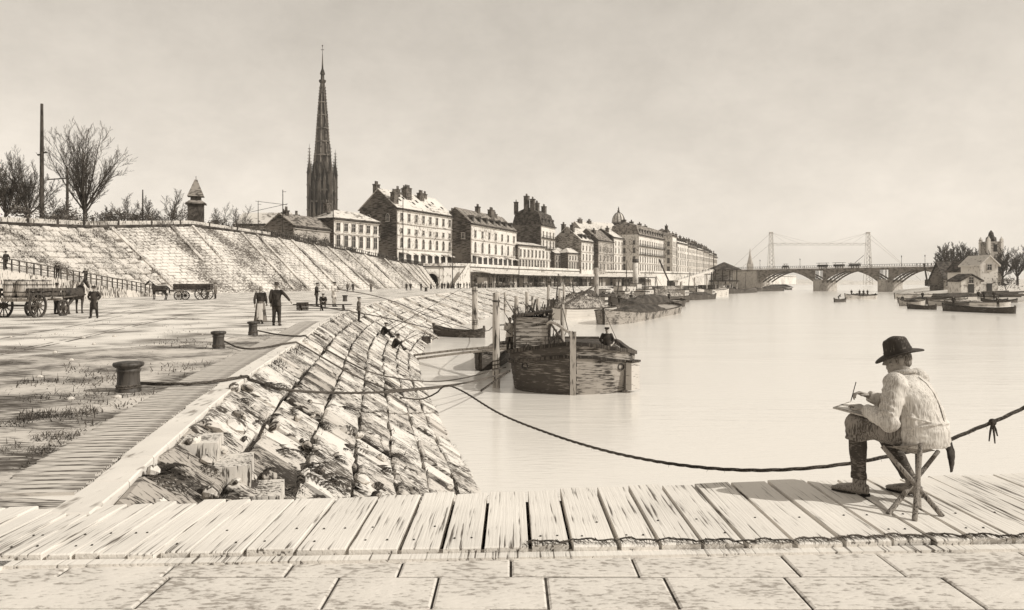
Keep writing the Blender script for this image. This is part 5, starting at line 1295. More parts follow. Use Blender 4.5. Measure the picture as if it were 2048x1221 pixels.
for side in (-1, 1):
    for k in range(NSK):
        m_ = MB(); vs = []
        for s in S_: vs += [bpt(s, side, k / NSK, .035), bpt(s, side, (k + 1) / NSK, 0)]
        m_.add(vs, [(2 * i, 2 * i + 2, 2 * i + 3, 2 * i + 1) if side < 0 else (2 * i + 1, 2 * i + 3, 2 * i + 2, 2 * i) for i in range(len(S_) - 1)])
        m_.build('strake', 'hull_dark' if side < 0 else 'hull_main', t)  # shade painted in: darker hull colour on the side away from the sun
    m_ = MB(); P = [bpt(s, side, 1) + V((0, 0, .05)) for s in S_]
    for a, b in zip(P, P[1:]): m_.bar(a, b, .2, .16)
    m_.build('gunwale', 'wood_dark', t)
    m_ = MB(); P = [bpt(s, side, .80, .06) for s in S_]
    for a, b in zip(P, P[1:]): m_.bar(a, b, .1, .12)
    m_.build('rubbing_strake', 'wood_dark', t)
    c = bpt(20.25, side, .68, .05); m_ = MB(); pts = [c + V((.05 * math.sin(a) * 0, .0, 0)) + V((-.13 * side * math.cos(a) * .6, .13 * math.cos(a), .13 * math.sin(a))) for a in [2 * math.pi * k / 12 for k in range(13)]]
    m_.tube(pts, .035, 6); m_.build('hawse_ring', 'iron', t)
m_ = MB(); vs = []
for s in S_: h = interp(HB, s) * .98; vs += [V((s, -h, interp(ZS, s) - .28)), V((s, h, interp(ZS, s) - .28))]
m_.add(vs, [(2 * i, 2 * i + 2, 2 * i + 3, 2 * i + 1) for i in range(len(S_) - 1)]); m_.build('deck', 'deck', t)
m_ = MB(); m_.bar((21.05, 0, -.4), (21.22, 0, 2.7), .2, .26); m_.build('stem_post', 'wood_pale', t)
m_ = MB(); m_.tube(spline([(21.2, 0, 2.66), (21.15, -.25, 2.72), (20.9, -.6, 2.95), (20.7, -.95, 3.08), (20.6, -1.12, 2.98)], 6), .065, 7); m_.build('davit_arm', 'wood_pale', t)
m_ = MB(); m_.tube([(20.6, -.12, 1.8), (20.66, -.95, 3.02)], .045, 6); m_.build('davit_strut', 'wood_dark', t)
# fender box on the starboard shoulder
m_ = MB(); m_.box((20.1, 2.62, .72), (.62, .3, 1.2), Matrix.Rotation(R(-40), 3, 'Z')); o = m_.build('fender_box', 'hull_pale', t)
m_ = MB(); m_.box((20.1, 2.62, 1.36), (.7, .38, .08), Matrix.Rotation(R(-40), 3, 'Z')); m_.build('fender_cap', 'wood_dark', o)
m_ = MB(); m_.box((19.4, 2.2, 1.62), (.7, .7, .4)); m_.build('deck_box', 'wood_dark', t)
# deckhouse with slatted wall facing the viewer
dx, dy = 16.9, -1.85
m_ = MB(); m_.box((dx, dy, 2.1), (1.7, 1.55, 2.1)); dh = m_.build('deckhouse', 'wood_pale', t)
for k in range(11): m_ = MB(); m_.box((dx + .88, dy, 1.22 + .185 * k), (.05, 1.7, .15)); m_.build('slat', 'tarp', dh)
m_ = MB(); m_.box((dx, dy, 3.3), (2.0, 1.95, .12), Matrix.Rotation(R(8), 3, 'X')); m_.build('roof', 'wood_dark', dh)
for k, yy in ((0, -.95), (1, .95)): m_ = MB(); m_.box((dx + .92, dy + yy * .86, 2.15), (.12, .12, 2.3)); m_.build('corner_post', 'wood_dark', dh)
m_ = MB(); m_.tube([(17.4, -.42, 1.2), (17.4, -.42, 3.75)], [.11, .09], 8); m_.build('mast', 'wood_pale', t)
m_ = MB(); m_.tube([(17.4, -.42, 3.65), (14.6, 1.2, 4.6)], [.07, .05], 6); m_.build('boom', 'wood_dark', t)
m_ = MB(); m_.tube([(17.4, -.42, 3.6), (20.8, 0, 1.9)], .02, 4); m_.build('stay', 'rope', t)
m_ = MB(); m_.tube([(14.6, 1.2, 4.5), (19.6, 2.3, 1.5)], .015, 4); m_.build('stay', 'rope', t)
for k in range(2): m_ = MB(); m_.box((14.2 - 2.6 * k, .9, 1.32), (2.4, 2.8, .5)); m_.build('hatch_cover', 'wood_dark', t)
m_ = MB(); m_.box((7.98, 0, .6), (.12, 3.7, 1.9)); m_.build('transom', 'hull_dark', t)
rn = random.Random(13)
for k in range(12): m_ = MB(); a = V((rn.uniform(15.2, 18.2), rn.uniform(.1, 2.2), 1.35 + rn.random() * .3)); m_.tube([a, a + V((rn.uniform(-2, -.5), rn.uniform(-.4, .4), rn.uniform(-.05, .25)))], .05, 6); m_.build('loose_spar', 'wood_dark' if k % 3 else 'wood_pale', t)
for k in range(3): m_ = MB(); m_.box((17.6 + .5 * k, .9 + .55 * k, 1.55), (.6, .5, .5), Matrix.Rotation(R(20 * k), 3, 'Z')); m_.build('chest', 'wood_dark' if k % 2 else 'wood_pale', t)
for (x_, y_) in ((18.6, -.2), (18.9, .5), (18.3, .9)): m_ = MB(); m_.lathe([(.09, 1.2), (.08, 1.75), (.13, 1.8), (.1, 1.9)], (x_, y_, 0), 8); m_.build('bitt', 'iron', t)
m_ = MB(); pts = [(18.5 + .3 * math.cos(k * .6), 1.5 + .3 * math.sin(k * .6), 1.3 + .008 * k) for k in range(50)]; m_.tube(pts, .04, 5); m_.build('rope_coil', 'rope', t)
mb_ = lambda px, y, d: W(px, y, d)
q = W(1215, 720, 33.4); person('bargeman in a dark cap standing in the bow well of the big barge', 'pockets', (q.x, 33.6, -1.95), (-.1, -1), 'cloth_dark', 'cloth_dark', 'cap')
person('pale bargeman standing beside the deckhouse of the big barge', 'hold', (W(1017, 650, 36.4).x + .05, 36.4, -1.68 + .05), (.4, -1), 'cloth_pale', 'cloth_mid', 'hair', scale=1.0)

for k in range(9):
    m_ = MB(); y_ = -2.75 + .17 * k; m_.tube([(18.2 - .25 * (k % 3), y_, 1.3), (16.6 - .2 * k, y_ + .35 + .05 * (k % 4), 3.1 + .28 * ((k * 5) % 4))], [.06, .045], 6); m_.build('leaning_spar', 'wood_dark', t)
m_ = MB(); rn = random.Random(2)
for k in range(60):
    a = V((rn.uniform(15.5, 18.4), rn.uniform(-2.6, -.6), 1.3)); m_.tube([a, a + V((rn.uniform(-.6, .3), rn.uniform(-.2, .5), rn.uniform(.3, 1.3)))], [.03, .02], 4)
for k in range(70):
    a = V((rn.uniform(15.9, 17.7), rn.uniform(-2.9, -1.0), rn.uniform(2.2, 3.3))); m_.tube([a, a + V((rn.uniform(-.3, .3), rn.uniform(-.45, .35), rn.uniform(.15, .75)))], [.03, .015], 4)
m_.build('brushwood', 'wood_dark', t)
# small dark punt behind the near pile
boat('punt', 'small dark punt showing its end behind the nearest pile', G(962, 742, WATER), G(1003, 722, WATER) + V((.3, 3, 0)), 1.5, .75, 4, 'hull_dark', bl=.2, cat='boat')
boat('rowing_boat', 'open rowing boat with pale inside lying between slope and piles', G(872, 672, WATER), G(968, 676, WATER), 1.5, .55, 4, 'hull_dark', bl=.45, sl=.25, sheer=.35, cat='boat', inside='hull_white', well=.38)
# barges up the river
boat('hay_barge', 'pale barge heaped with hay, its dark end turned to the left', G(1222, 633, WATER) , G(1102, 640, WATER), 4.2, 1.35, 5, 'hull_white', bl=.12, sl=.05, cargo=(.12, .86, 1.7, 'hay'))
boat('long_barge', 'long pale barge angled away right of the hay barge', G(1208, 650, WATER), G(1345, 625, WATER), 4.6, 1.0, 5, 'hull_main', bl=.10, sl=.1, sheer=.7, cargo=(.3, .88, 1.0, 'wood_dark'))
boat('timber_barge', 'barge piled with dark planks behind the long pale barge', G(1225, 626, WATER), G(1362, 612, WATER), 4.6, 1.2, 5, 'hull_dark', bl=.10, cargo=(.25, .85, 1.5, 'wood_dark'))
boat('white_barge', 'very long white barge lying across behind the other barges', G(1262, 601, WATER), G(1398, 594, WATER), 5, 1.4, 4, 'hull_white', bl=.08, cabin=[(.78, .9, 3, 1.6)])
boat('tug', 'pale steam tug with a tall white funnel', G(1300, 598, WATER), G(1205, 603, WATER), 4.6, 1.8, 4, 'hull_white', bl=.3, sheer=.6, cabin=[(.3, .58, 2.6, 2.2), (.62, .72, 2.2, 2.8)], cat='tug')
q = W(1271, 565, 212); fn = thing('funnel', 'tall white funnel with dark cap rising from the tug', 'funnel', (q.x, q.y, -1.0)); b = MB(); b.lathe([(.8, 0), (.75, 8.4)], (0, 0, 0), 14); b.build('pipe', 'hull_white', fn, True); b = MB(); b.lathe([(.85, 8.4), (.9, 8.6), (.9, 9.4), (.6, 9.4)], (0, 0, 0), 14); b.build('cap', 'iron', fn, True)
boat('barge', 'dark bowed pale boat moored left of the landing pavilion', G(1455, 592, WATER), G(1393, 595, WATER), 4.2, 2.2, 4, 'hull_white', bl=.2, sheer=.9, dark_bow=False)
boat('barge', 'small dark barge just right of the landing pavilion', G(1458, 588, WATER), G(1512, 585, WATER), 4, 1.6, 4, 'hull_dark', bl=.25, sheer=.8)
boat('barge', 'low dark barge before the left bridge arch', G(1516, 583.5, WATER), G(1566, 582, WATER), 4.5, 1.6, 3, 'hull_dark', bl=.25, cargo=(.2, .8, 1.6, 'wood_dark'))
boat('skiff', 'tiny skiff below the first bridge arch', G(1570, 580, WATER), G(1584, 580, WATER), 1.6, .9, 3, 'hull_dark', bl=.4, cat='boat')
boat('steam_launch', 'small dark steam launch beside the first bridge pier', G(1652, 581, WATER), G(1672, 580.5, WATER), 3, 1.2, 3, 'hull_dark', bl=.3, cabin=[(.3, .7, 1.8, 2.0)], cat='boat')
boat('skiff', 'small dark rowing skiff with a standing man out on the river', G(1669, 605, WATER), G(1691, 604, WATER), 1.3, .6, 3, 'hull_dark', bl=.4, sl=.3, cat='boat')
q = G(1678, 604.5, WATER); person('man standing in the small skiff out on the river', 'lean', q + V((0, 0, .35)), (1, 0), 'cloth_dark', 'cloth_dark', 'cap')
boat('lighter', 'loaded lighter with crew in mid river right of the skiff', G(1691, 599, WATER), G(1751, 598, WATER), 3.2, 1.0, 4, 'hull_pale', bl=.25, sheer=.5, cargo=(.2, .8, .9, 'wood_dark'))
for k, px in enumerate((1703, 1719, 1727, 1735)): q = W(px, 590, 212); person(['leftmost', 'second', 'third', 'rightmost'][k] + ' crewman from the left on the mid river lighter', 'stand', (q.x, 212, -2.0), (0, -1), 'cloth_dark', 'cloth_dark', 'cap', group='crew of the lighter')
for k, px in enumerate((1238, 1262, 1290, 1310, 1338)): d_ = 128 + 4 * k; person(['leftmost', 'second', 'third', 'fourth', 'rightmost'][k] + ' crewman from the left on the upriver barges', 'hold', ((px - CX) / F * d_, d_, -1.9), (0, -1), 'cloth_dark', 'cloth_dark', 'cap', group='crew on the upriver barges')
boat('boat', 'long low dark boat nearest on the right bank', G(1888, 622, WATER), G(2030, 628, WATER), 2.4, .75, 4, 'hull_dark', bl=.3, sheer=.4, cat='boat')
boat('boat', 'small dark pointed boat left of the long low one', G(1817, 618, WATER), G(1872, 620, WATER), 1.8, .6, 4, 'hull_dark', bl=.4, sl=.25, sheer=.3, cat='boat')
boat('boat', 'pale flat boat behind the long low dark one', G(1858, 612, WATER), G(2020, 613, WATER), 3.4, .8, 4, 'hull_white', bl=.2, cargo=(.3, .9, .7, 'deck'), cat='boat')
boat('boat', 'long flat boat with dark gunwale on the right bank', G(1797, 606, WATER), G(1935, 607, WATER), 3.6, .9, 4, 'hull_pale', bl=.2, cargo=(.25, .85, .8, 'wood_dark'), cat='boat')
boat('boat', 'farther pale boat drawn up on the right bank', G(1790, 598, WATER), G(1895, 597, WATER), 4, 1.2, 4, 'hull_white', bl=.2, cargo=(.3, .8, .8, 'deck'), cat='boat')
for k, (px, d_, z_0, po, lab) in enumerate([(1907, 118, -2.1, 'walk', 'man stepping along the long low boat on the right bank'), (1996, 112, -2.0, 'lean', 'man bending at the right edge on the near boat'), (1845, 165, -2.0, 'stand', 'man standing on the flat boat at the right bank'), (1957, 150, -1.6, 'stand', 'left of two small men before the gabled sheds'), (1968, 150, -1.6, 'stand', 'right of two small men before the gabled sheds'), (1805, 165, -2.1, 'crouch', 'man crouching in the bow of the flat boat'), (1988, 145, -1.6, 'stand', 'dark man standing by the right edge behind the near boats')]):
    q = (px - CX) / F * d_; person(lab, po, (q, d_, z_0), (-.5, -1), 'cloth_dark', 'cloth_dark', 'cap')

for k, (b0, s0, m_h, mt_, lab) in enumerate([((1108, 622), (1165, 616), 1.3, 'hull_dark', 'low dark boat lying behind the hay barge'), ((1180, 614), (1250, 609), 1.4, 'hull_pale', 'pale boat with a short mast behind the timber barge'), ((1296, 609), (1372, 604), 1.5, 'hull_dark', 'dark barge nested behind the timber barge'), ((1330, 596), (1392, 592), 1.6, 'hull_dark', 'dark barge behind the very long white barge'), ((1400, 587), (1450, 585), 1.8, 'hull_pale', 'pale barge under the landing pavilion'), ((1140, 606), (1215, 602), 1.5, 'hull_dark', 'dark flat boat along the far revetment'), ((1222, 618), (1290, 613), 1.5, 'hull_dark', 'dark barge between the tug and the timber barge'), ((1150, 630), (1205, 626), 1.1, 'hull_main', 'brown barge just behind the hay barge'), ((1310, 590), (1365, 587), 1.8, 'hull_main', 'brown barge under the slanting crane jib'), ((1372, 601), (1425, 598), 1.3, 'hull_dark', 'dark boat before the pale dark bowed boat'), ((1420, 581), (1470, 580), 2.2, 'hull_dark', 'dark barge against the foot of the bridge abutment'), ((1248, 594), (1300, 591), 1.7, 'hull_dark', 'dark barge close under the shed quay')]):
    boat('barge', lab, G(*b0, WATER), G(*s0, WATER), 4.2, m_h, 4, mt_, bl=.18, sheer=.6, cargo=(.2, .8, 1.0 + .3 * (k % 3), 'wood_dark' if k % 2 else 'hay'), cabin=[(.05, .17, 2.4, 1.7)])
for k, (px, d_, y0, lean) in enumerate([(1112, 130, 548, .4), (1150, 150, 560, -.6), (1232, 160, 556, .8), (1252, 175, 520, .2), (1290, 190, 548, 0), (1318, 200, 552, -.8), (1376, 225, 545, .5), (1410, 250, 548, 0), (1490, 330, 545, .4), (1538, 400, 551, 0)]):
    t = thing('boat_mast', 'thin mast of a moored boat, ' + ['first', 'second', 'third', 'fourth', 'fifth', 'sixth', 'seventh', 'eighth', 'ninth', 'tenth'][k] + ' from the left', 'mast', (*XD(px, d_), -2.2), 0, 'masts of the moored boats'); h_ = EYE + (HY - y0) / F * d_ + 2.2
    b = MB(); b.tube([(0, 0, 0), (lean, 0, h_)], [.14, .08], 6); b.build('spar', 'wood_dark', t); b = MB(); b.tube([(lean, 0, h_), (lean + 3, .5, 1)], .03, 4); b.build('stay', 'rope', t)
rr_ = random.Random(88)
for k in range(14):
    px = rr_.uniform(1110, 1400); d_ = interp([(1110, 118), (1400, 235)], px) + rr_.uniform(-8, 18); person('small dark figure working on the moored boats', rr_.choice(['stand', 'lean', 'hold']), ((px - CX) / F * d_, d_, -1.8), (rr_.uniform(-1, 1), -1), 'cloth_dark', 'cloth_dark', 'cap', group='boatmen on the moored boats')
for k, (x0, y0, x1, y1, mt_, lab) in enumerate([(1830, 594, 1960, 593, 'hull_dark', 'dark boat drawn up highest on the right bank'), (1940, 601, 2060, 602, 'hull_pale', 'pale boat at the right edge behind the dark ones'), (1800, 612, 1850, 613, 'hull_pale', 'small pale boat at the tip of the right bank')]):
    boat('boat', lab, G(x0, y0, WATER), G(x1, y1, WATER), 3, .9, 4, mt_, bl=.25, sheer=.5, cargo=(.25, .85, .8, 'wood_dark'), cat='boat')
# landing pavilion on piles with its gangway
pv = thing('landing_pavilion', 'dark open pavilion with pyramid roof standing on piles by the bridge', 'pavilion', (*XD(1448, 330), 0))
b = MB(); b.box((0, 0, 2.4), (11, 8, .6)); b.build('platform', 'wood_dark', pv)
b = MB(); b.lathe([(8.4, 7.2), (8.2, 7.5), (.4, 10.6)], (0, 0, 0), 4, Matrix.Rotation(R(45), 3, 'Z')); b.build('roof', 'roof_dark', pv)
b = MB(); b.box((0, 1.5, 4.7), (7, 4, 4.2)); b.build('booth', 'wall_grey', pv)
for x_ in (-4.6, -1.6, 1.6, 4.6):
    for y_ in (-3.4, 3.4):
        b = MB(); b.box((x_, y_, 4.8), (.35, .35, 4.9)); b.build('post', 'wood_dark', pv); b = MB(); b.tube([(x_, y_, -4), (x_, y_, 2.2)], .28, 6); b.build('pile', 'pile', pv)
b = MB(); b.box((-7, 0, -.6), (7, 7, 2.4)); b.build('pontoon', 'wood_dark', pv)
b = MB(); b.tube([(-5.6, -4, -3), (-5.6, -4, 15.5)], [.28, .18], 7); b.build('mast', 'wood_dark', pv)
gw = thing('gangway', 'pale sloping gangway leading up to the landing pavilion', 'gangway')
a, c = W(1352, 563, 310), W(1424, 541, 326); b = MB(); b.bar(a, c, 2.4, .9); b.build('side_girder', 'awning', gw)
for k in range(12): p = a.lerp(c, (k + .5) / 12); b = MB(); b.box(p + V((0, -1.2, .9)), (.12, .12, 1.0)); b.build('post', 'wood_dark', gw)
for f in (.15, .5, .85): p = a.lerp(c, f); b = MB(); b.tube([p, V((p.x, p.y, -3.5))], .3, 6); b.build('pile', 'pile', gw)
cr = thing('quay_crane', 'slanting dark crane jib on the far quay before the long block', 'crane', (*XD(1342, 330), 0)); b = MB(); b.bar((0, 0, 0), (-5.3, 0, 12), .5, .6); b.build('jib', 'wood_dark', cr); b = MB(); b.box((0, 0, 1.3), (3, 3, 2.6)); b.build('cab', 'wood_dark', cr)
cr = thing('bank_crane', 'dark jib crane at the right end of the bridge', 'crane', (*XD(1856, 300), .3)); b = MB(); b.bar((0, 0, 0), (-1.6, 0, 9.0), .4, .6); b.build('jib', 'wood_dark', cr); b = MB(); b.box((.4, 0, 1.3), (2.2, 2.2, 2.6)); b.build('cab', 'wood_dark', cr); b = MB(); b.tube([(1.2, 0, 2.4), (-1.6, 0, 9)], .06, 4); b.build('stay', 'rope', cr)

# mooring piles standing in the river
def pile(label, px, y0, y1, wpx, lean=0):
    g = G(px, y1, WATER); h = EYE + (HY - y0) / F * g.y - WATER; r = wpx / F * g.y / 2
    t = thing('mooring_pile', label, 'pile', g, 0, 'mooring piles in the river')
    b = MB(); n = 12; o = 0; rn = random.Random(px)
    b.tube([(0, 0, -1.5), (rn.uniform(-.02, .02), 0, h * .3), (rn.uniform(-.03, .03) + lean * .5, 0, h * .65), (lean, 0, h - .06), (lean, 0, h)], [r * 1.05, r, r * .97, r * .95, r * .8], 14); b.build('post', 'pile', t, False)
    b = MB(); b.tube([(r * 1.04 * math.cos(k * .7), r * 1.04 * math.sin(k * .7), .75 + .02 * k) for k in range(28)], .03, 5); b.build('rope_turns', 'rope', t)
    if wpx > 11: b = MB(); b.lathe([(r * 1.06, h - .42), (r * 1.06, h - .34)], (lean, 0, 0), 14); b.build('iron_band', 'iron', t)
pile('tallest mooring pile in front of the big barge', 992, 586, 776, 15, .02)
pile('pile standing over the rowing boat', 950, 574, 668, 12, -.02)
pile('pile just left of the big barge deckhouse', 1033, 592, 660, 9)
pile('short dark pile above the deckhouse', 1054, 584, 652, 8)
pile('pile right behind the barge mast', 1076, 597, 660, 8)
pile('thin dark pile left of the hay barge', 1097, 571, 638, 6)
pile('small dark pile beside the hay barge bow', 1119, 580, 630, 5)
pile('thin pile behind the hay barge', 1128, 570, 622, 5)
pile('tall dark pile rising behind the hay', 1193, 536, 612, 9)
for k, (px, y1, h) in enumerate([(1010, 625, 40), (1065, 622, 30), (1330, 600, 28), (1362, 598, 34)]):
    pile(['thin far pile right of the rowing boat', 'low far pile behind the deckhouse', 'thin far pile beside the gangway foot', 'far pile under the gangway'][k], px, y1 - h, y1, 5)

# ropes
def rope(label, pts, r=.03, name='mooring_rope', laid=False):
    P = spline(pts, 60 if laid else 10)
    for p in P:                                     # the rope rests on the quay, the coping and the stones where it meets them
        xe, xb = interp(EDGE, p.y), interp(BOT, p.y)
        if xe < p.x < xb: p.z = max(p.z, slope_pt(p.y, (p.x - xe) / (xb - xe)).z + .13)
        if p.x <= xe + .12: p.z = max(p.z, .052 + r)
    b = MB()
    if laid:                                        # three twisted strands and a few frayed yarns
        rn = random.Random(len(pts)); ln = [0.0]
        for p, q in zip(P, P[1:]): ln.append(ln[-1] + (q - p).length)
        for k in range(3):
            Q = []
            for i, p in enumerate(P):
                t_ = (P[min(i + 1, len(P) - 1)] - P[max(i - 1, 0)]).normalized(); x_ = t_.cross(V((0, 0, 1))).normalized(); z_v = x_.cross(t_); a = ln[i] / (r * 5.5) + k * 2.094
                Q.append(p + (x_ * math.cos(a) + z_v * math.sin(a)) * r * .55)
            b.tube(Q, r * .56, 5)
        for k in range(90): p = rn.choice(P); b.tube([p, p + V((rn.uniform(-1, 1), rn.uniform(-1, 1), rn.uniform(-1.2, .6))) * r * 2.2], [.0022, .001], 3, False)
    else: b.tube(P, r, 6)
    tag(b.build(name, 'rope', None, True), label, 'rope')
rope('heavy mooring rope running from the nearest bollard over the coping and sagging to the barge', [G(262, 776) + V((0, 0, .08)), G(370, 778) + V((0, 0, .035)), G(440, 771) + V((0, 0, .035)), W(484, 764, 13.6) + V((0, 0, .07)), W(560, 778, 14.2), W(640, 785, 15), W(720, 786, 16.5), W(810, 782, 19), W(900, 772, 23), W(985, 754, 29), W(1016, 742, 32.6)], .028, laid=True)
rope('handrail rope sagging across the water edge of the stage past the seated man', [W(800, 795, 15.5), W(840, 799, 15.9), W(870, 788, 15.9), W(892, 772, 15.6), W(925, 783, 14.6), W(1000, 828, 12.6), W(1100, 868, 10.8), W(1200, 899, 9.4), W(1300, 921, 8.4), W(1400, 935, 7.7), W(1500, 941, 7.3), W(1600, 938, 7.05), W(1700, 927, 6.95), W(1800, 908, 6.95), W(1880, 887, 7.0), W(1950, 859, 7.05), W(2010, 834, 7.1), W(2080, 800, 7.15)], .017, laid=True)
b = MB(); kp = W(1985, 845, 7.07)
b.ball(kp, .035, 8, 6)
for dx_, l in ((-.02, .18), (.015, .2), (.03, .13)): b.tube([kp, kp + V((dx_, 0, -l * .5)), kp + V((dx_ * 1.6, 0, -l))], [.012, .01, .006], 5)
tag(b.build('rope_knot', 'rope', None, True), 'knot with two hanging ends on the handrail rope at the right edge', 'knot')
sp0 = thing('handrail_post', 'wooden handrail post of the stage beyond the right edge', 'post', (5.05, 7.1, 0)); b = MB(); b.tube([(0, 0, -.4), (0, 0, 1.0)], .05, 8); b.build('post', 'wood_pale', sp0)
rope('mooring rope from the second bollard down across the slope to the barge', [G(440, 690) + V((0, 0, .15)), G(500, 704) + V((0, 0, .05)), W(556, 745, 13.9) if False else W(592, 690, 21.6) + V((0, 0, .03)), W(650, 735, 22), W(710, 770, 22.5), W(770, 780, 24), W(850, 776, 26), W(940, 764, 29), W(1016, 745, 32.6)], .026)
rope('mooring rope from the mushroom bollard sagging to the bow of the barge', [G(508, 667) + V((0, 0, .12)), G(570, 676) + V((0, 0, .05)), W(612, 682, 24) + V((0, 0, .05)), W(680, 720, 24.5), W(760, 750, 26), W(850, 763, 28), W(920, 758, 30), W(1012, 735, 33)], .026)
rope('rope running from the bench across the slope to the rowing boat', [G(600, 618) + V((0, 0, .35)), W(690, 622, 46), W(760, 634, 48), W(830, 650, 54), W(880, 662, 64)], .035)
rope('second rope from beside the pale coated man down to the rowing boat', [W(668, 578, 54), W(740, 590, 54), W(800, 608, 56), W(860, 634, 60), W(945, 660, 66)], .03)
rope('slack rope from the rowing boat pile to the tall pile', [W(950, 662, 68), W(975, 662, 55), W(990, 652, 40), W(1034, 650, 36.2)], .03)
for k, (a, c) in enumerate([(W(818, 712, 47.2), W(1036, 690, 37)), (W(835, 718, 45), W(1040, 695, 36.5))]):
    b = MB(); b.tube([a, a.lerp(c, .5) + V((0, 0, .05)), c], .07, 7); tag(b.build('fending_pole', 'wood_pale'), ['upper', 'lower'][k] + ' of two long poles holding the barge off the slope', 'pole')
b = MB(); b.tube([W(962, 782, 31.0), W(1020, 742, 32.4)], .05, 6); tag(b.build('boat_hook', 'wood_dark'), 'dark boat hook slanting down from the barge corner to the water', 'boat hook')

# ------------------------------------------------------------------ right bank buildings
house('long dark roofed shed under the right bank trees', XD(1888, 262), XD(1932, 262), -.4, 3.2, 9, 5.6, 'gable', roofm='roof_dark', wall='wall_grey', rows=[(.8, 3, 1.2, 1.6, False)], name='bank_shed', cat='shed')
def gable_front(label, px0, px1, d_, z0, y_eave, y_peak, Wd=9, wall='wall', roofm='roof_dark'):
    x0, x1 = (px0 - CX) / F * d_, (px1 - CX) / F * d_; L = x1 - x0; ze = EYE + (HY - y_eave) / F * d_ - z0; zp = EYE + (HY - y_peak) / F * d_ - z0
    t = thing('gabled_house', label, 'house', (x0, d_, z0))
    b = MB(); b.prism([(0, 0, -2), (L, 0, -2), (L, 0, ze), (L / 2, 0, zp), (0, 0, ze)], (0, Wd, 0)); b.build('wall', wall, t)
    for s in (0, 1):
        b = MB(); e = (0 - .5, ze - .5 * (zp - ze) / (L / 2)) if s == 0 else (L + .5, ze - .5 * (zp - ze) / (L / 2))
        b.prism([(e[0], -.5, e[1]), (L / 2, -.5, zp), (L / 2, -.5, zp + .4), (e[0], -.5, e[1] + .4)], (0, Wd + 1, 0)); b.build('roof_slope', roofm, t)
    window(t, L / 2, -.03, ze * .8, 1.2, 1.5); 
    b = MB(); b.box((L * .5, -.04, 1.0), (L * .3, .1, 2.2)); b.build('door', 'pane', t)
gable_front('left white gabled house with steep dark roof on the right bank', 1930, 1962, 225, -.5, 541, 522)
gable_front('right white gabled house with shuttered front by the church tower', 1961, 1996, 205, -.6, 530, 513, roofm='roof_pale')
gable_front('low white boathouse in front of the gabled houses', 1922, 1962, 190, -.8, 562, 551, 5, 'wall', 'roof_dark')
zc_ = lambda y: EYE + (HY - y) / F * 330
ch = thing('church_tower', 'square stone church tower with corner turrets on the right bank', 'church', (*XD(1982, 330), 0))
b = MB(); b.box((0, 0, zc_(484) / 2), (6.0, 6.0, zc_(484))); b.build('shaft', 'wall_grey', ch)
for sx in (-1, 1):
    for sy in (-1, 1): b = MB(); b.box((sx * 2.8, sy * 2.8, zc_(480) / 2), (1.1, 1.1, zc_(480))); b.lathe([(.8, zc_(480)), (.1, zc_(474))], (sx * 2.8, sy * 2.8, 0), 6); b.build('corner_turret', 'wall', ch)
b = MB(); b.lathe([(2.2, zc_(484)), (2.0, zc_(476)), (1.2, zc_(473)), (.9, zc_(466)), (.1, zc_(461))], (0, 0, 0), 8); b.build('cap', 'roof_dark', ch)
b = MB(); b.box((0, -3.02, zc_(497)), (1.6, .1, 3.2)); b.build('belfry_opening', 'arch_dark', ch)
for k, (px, d_, w_, h_) in enumerate([(1948, 240, 3, 4), (1925, 240, 2.5, 3), (1872, 270, 2.5, 2.2), (1985, 215, 2, 3), (2012, 200, 2.5, 4)]):
    shrub('shrub', 'dark bush between the right bank houses', (*XD(px, d_), -.3), w_, w_, h_, 200 + k, 500, leaf=.3, group='bushes on the right bank')
rr_ = random.Random(5)
for k in range(5):
    px, py = 1850 + 38 * k + rr_.uniform(-8, 8), 601 + rr_.uniform(-2, 12) + k; g = G(px, py, WATER)
    boat('skiff', ['first', 'second', 'third', 'fourth', 'fifth'][k] + ' small dark skiff from the left among the right bank boats', g, g + V((rr_.uniform(5, 8), rr_.uniform(-1, 2), 0)), 1.6, .6, 3, 'hull_dark', bl=.35, sl=.25, sheer=.4, cat='boat', group='skiffs on the right bank')
# log piles drawn up on the bank
rnd = random.Random(31)
for k in range(16):
    d_ = rnd.uniform(150, 200); px = rnd.uniform(1880, 2040); p = V(((px - CX) / F * d_, d_, -1.0 + rnd.uniform(-.3, .3))); a = rnd.uniform(-.25, .25)
    b = MB(); L = rnd.uniform(6, 11); v = V((math.cos(a), math.sin(a) * .6, rnd.uniform(-.02, .06))) * L / 2
    b.tube([p - v, p, p + v], [.22, .26, .2], 7); tag(b.build('spar', 'wood_dark'), 'dark spar lying on the right bank behind the boats', 'spar', 'spars on the right bank')

# ------------------------------------------------------------------ the seated man sketching in the foreground
ST = .037                                          # top of the planks
fv = V((-.64, .77, 0)).normalized(); AR = V((3.27, 6.0, ST))
art = thing('person', 'man in brimmed hat and pale jacket seated on a folding stool, sketching', 'person', AR, math.atan2(-fv.x, fv.y))
A = dict(pel=(0, -.02, .57), chest=(0, .06, .845), neck=(0, .14, 1.025), head=(0, .17, 1.13),
         sh=[(-.205, .11, .96), (.205, .11, .96)], el=[(-.31, .115, .665), (.27, .25, .70)], wr=[(-.215, .345, .725), (.04, .44, .80)],
         hip=[(-.10, .0, .55), (.10, 0, .55)], kn=[(-.15, .44, .585), (.16, .41, .57)], an=[(-.16, .42, .10), (.16, .13, .10)], toe=[(-.18, .60, .035), (.18, .29, .035)])
HR = Matrix.Rotation(R(30), 3, 'Z') @ Matrix.Rotation(R(-8), 3, 'X')
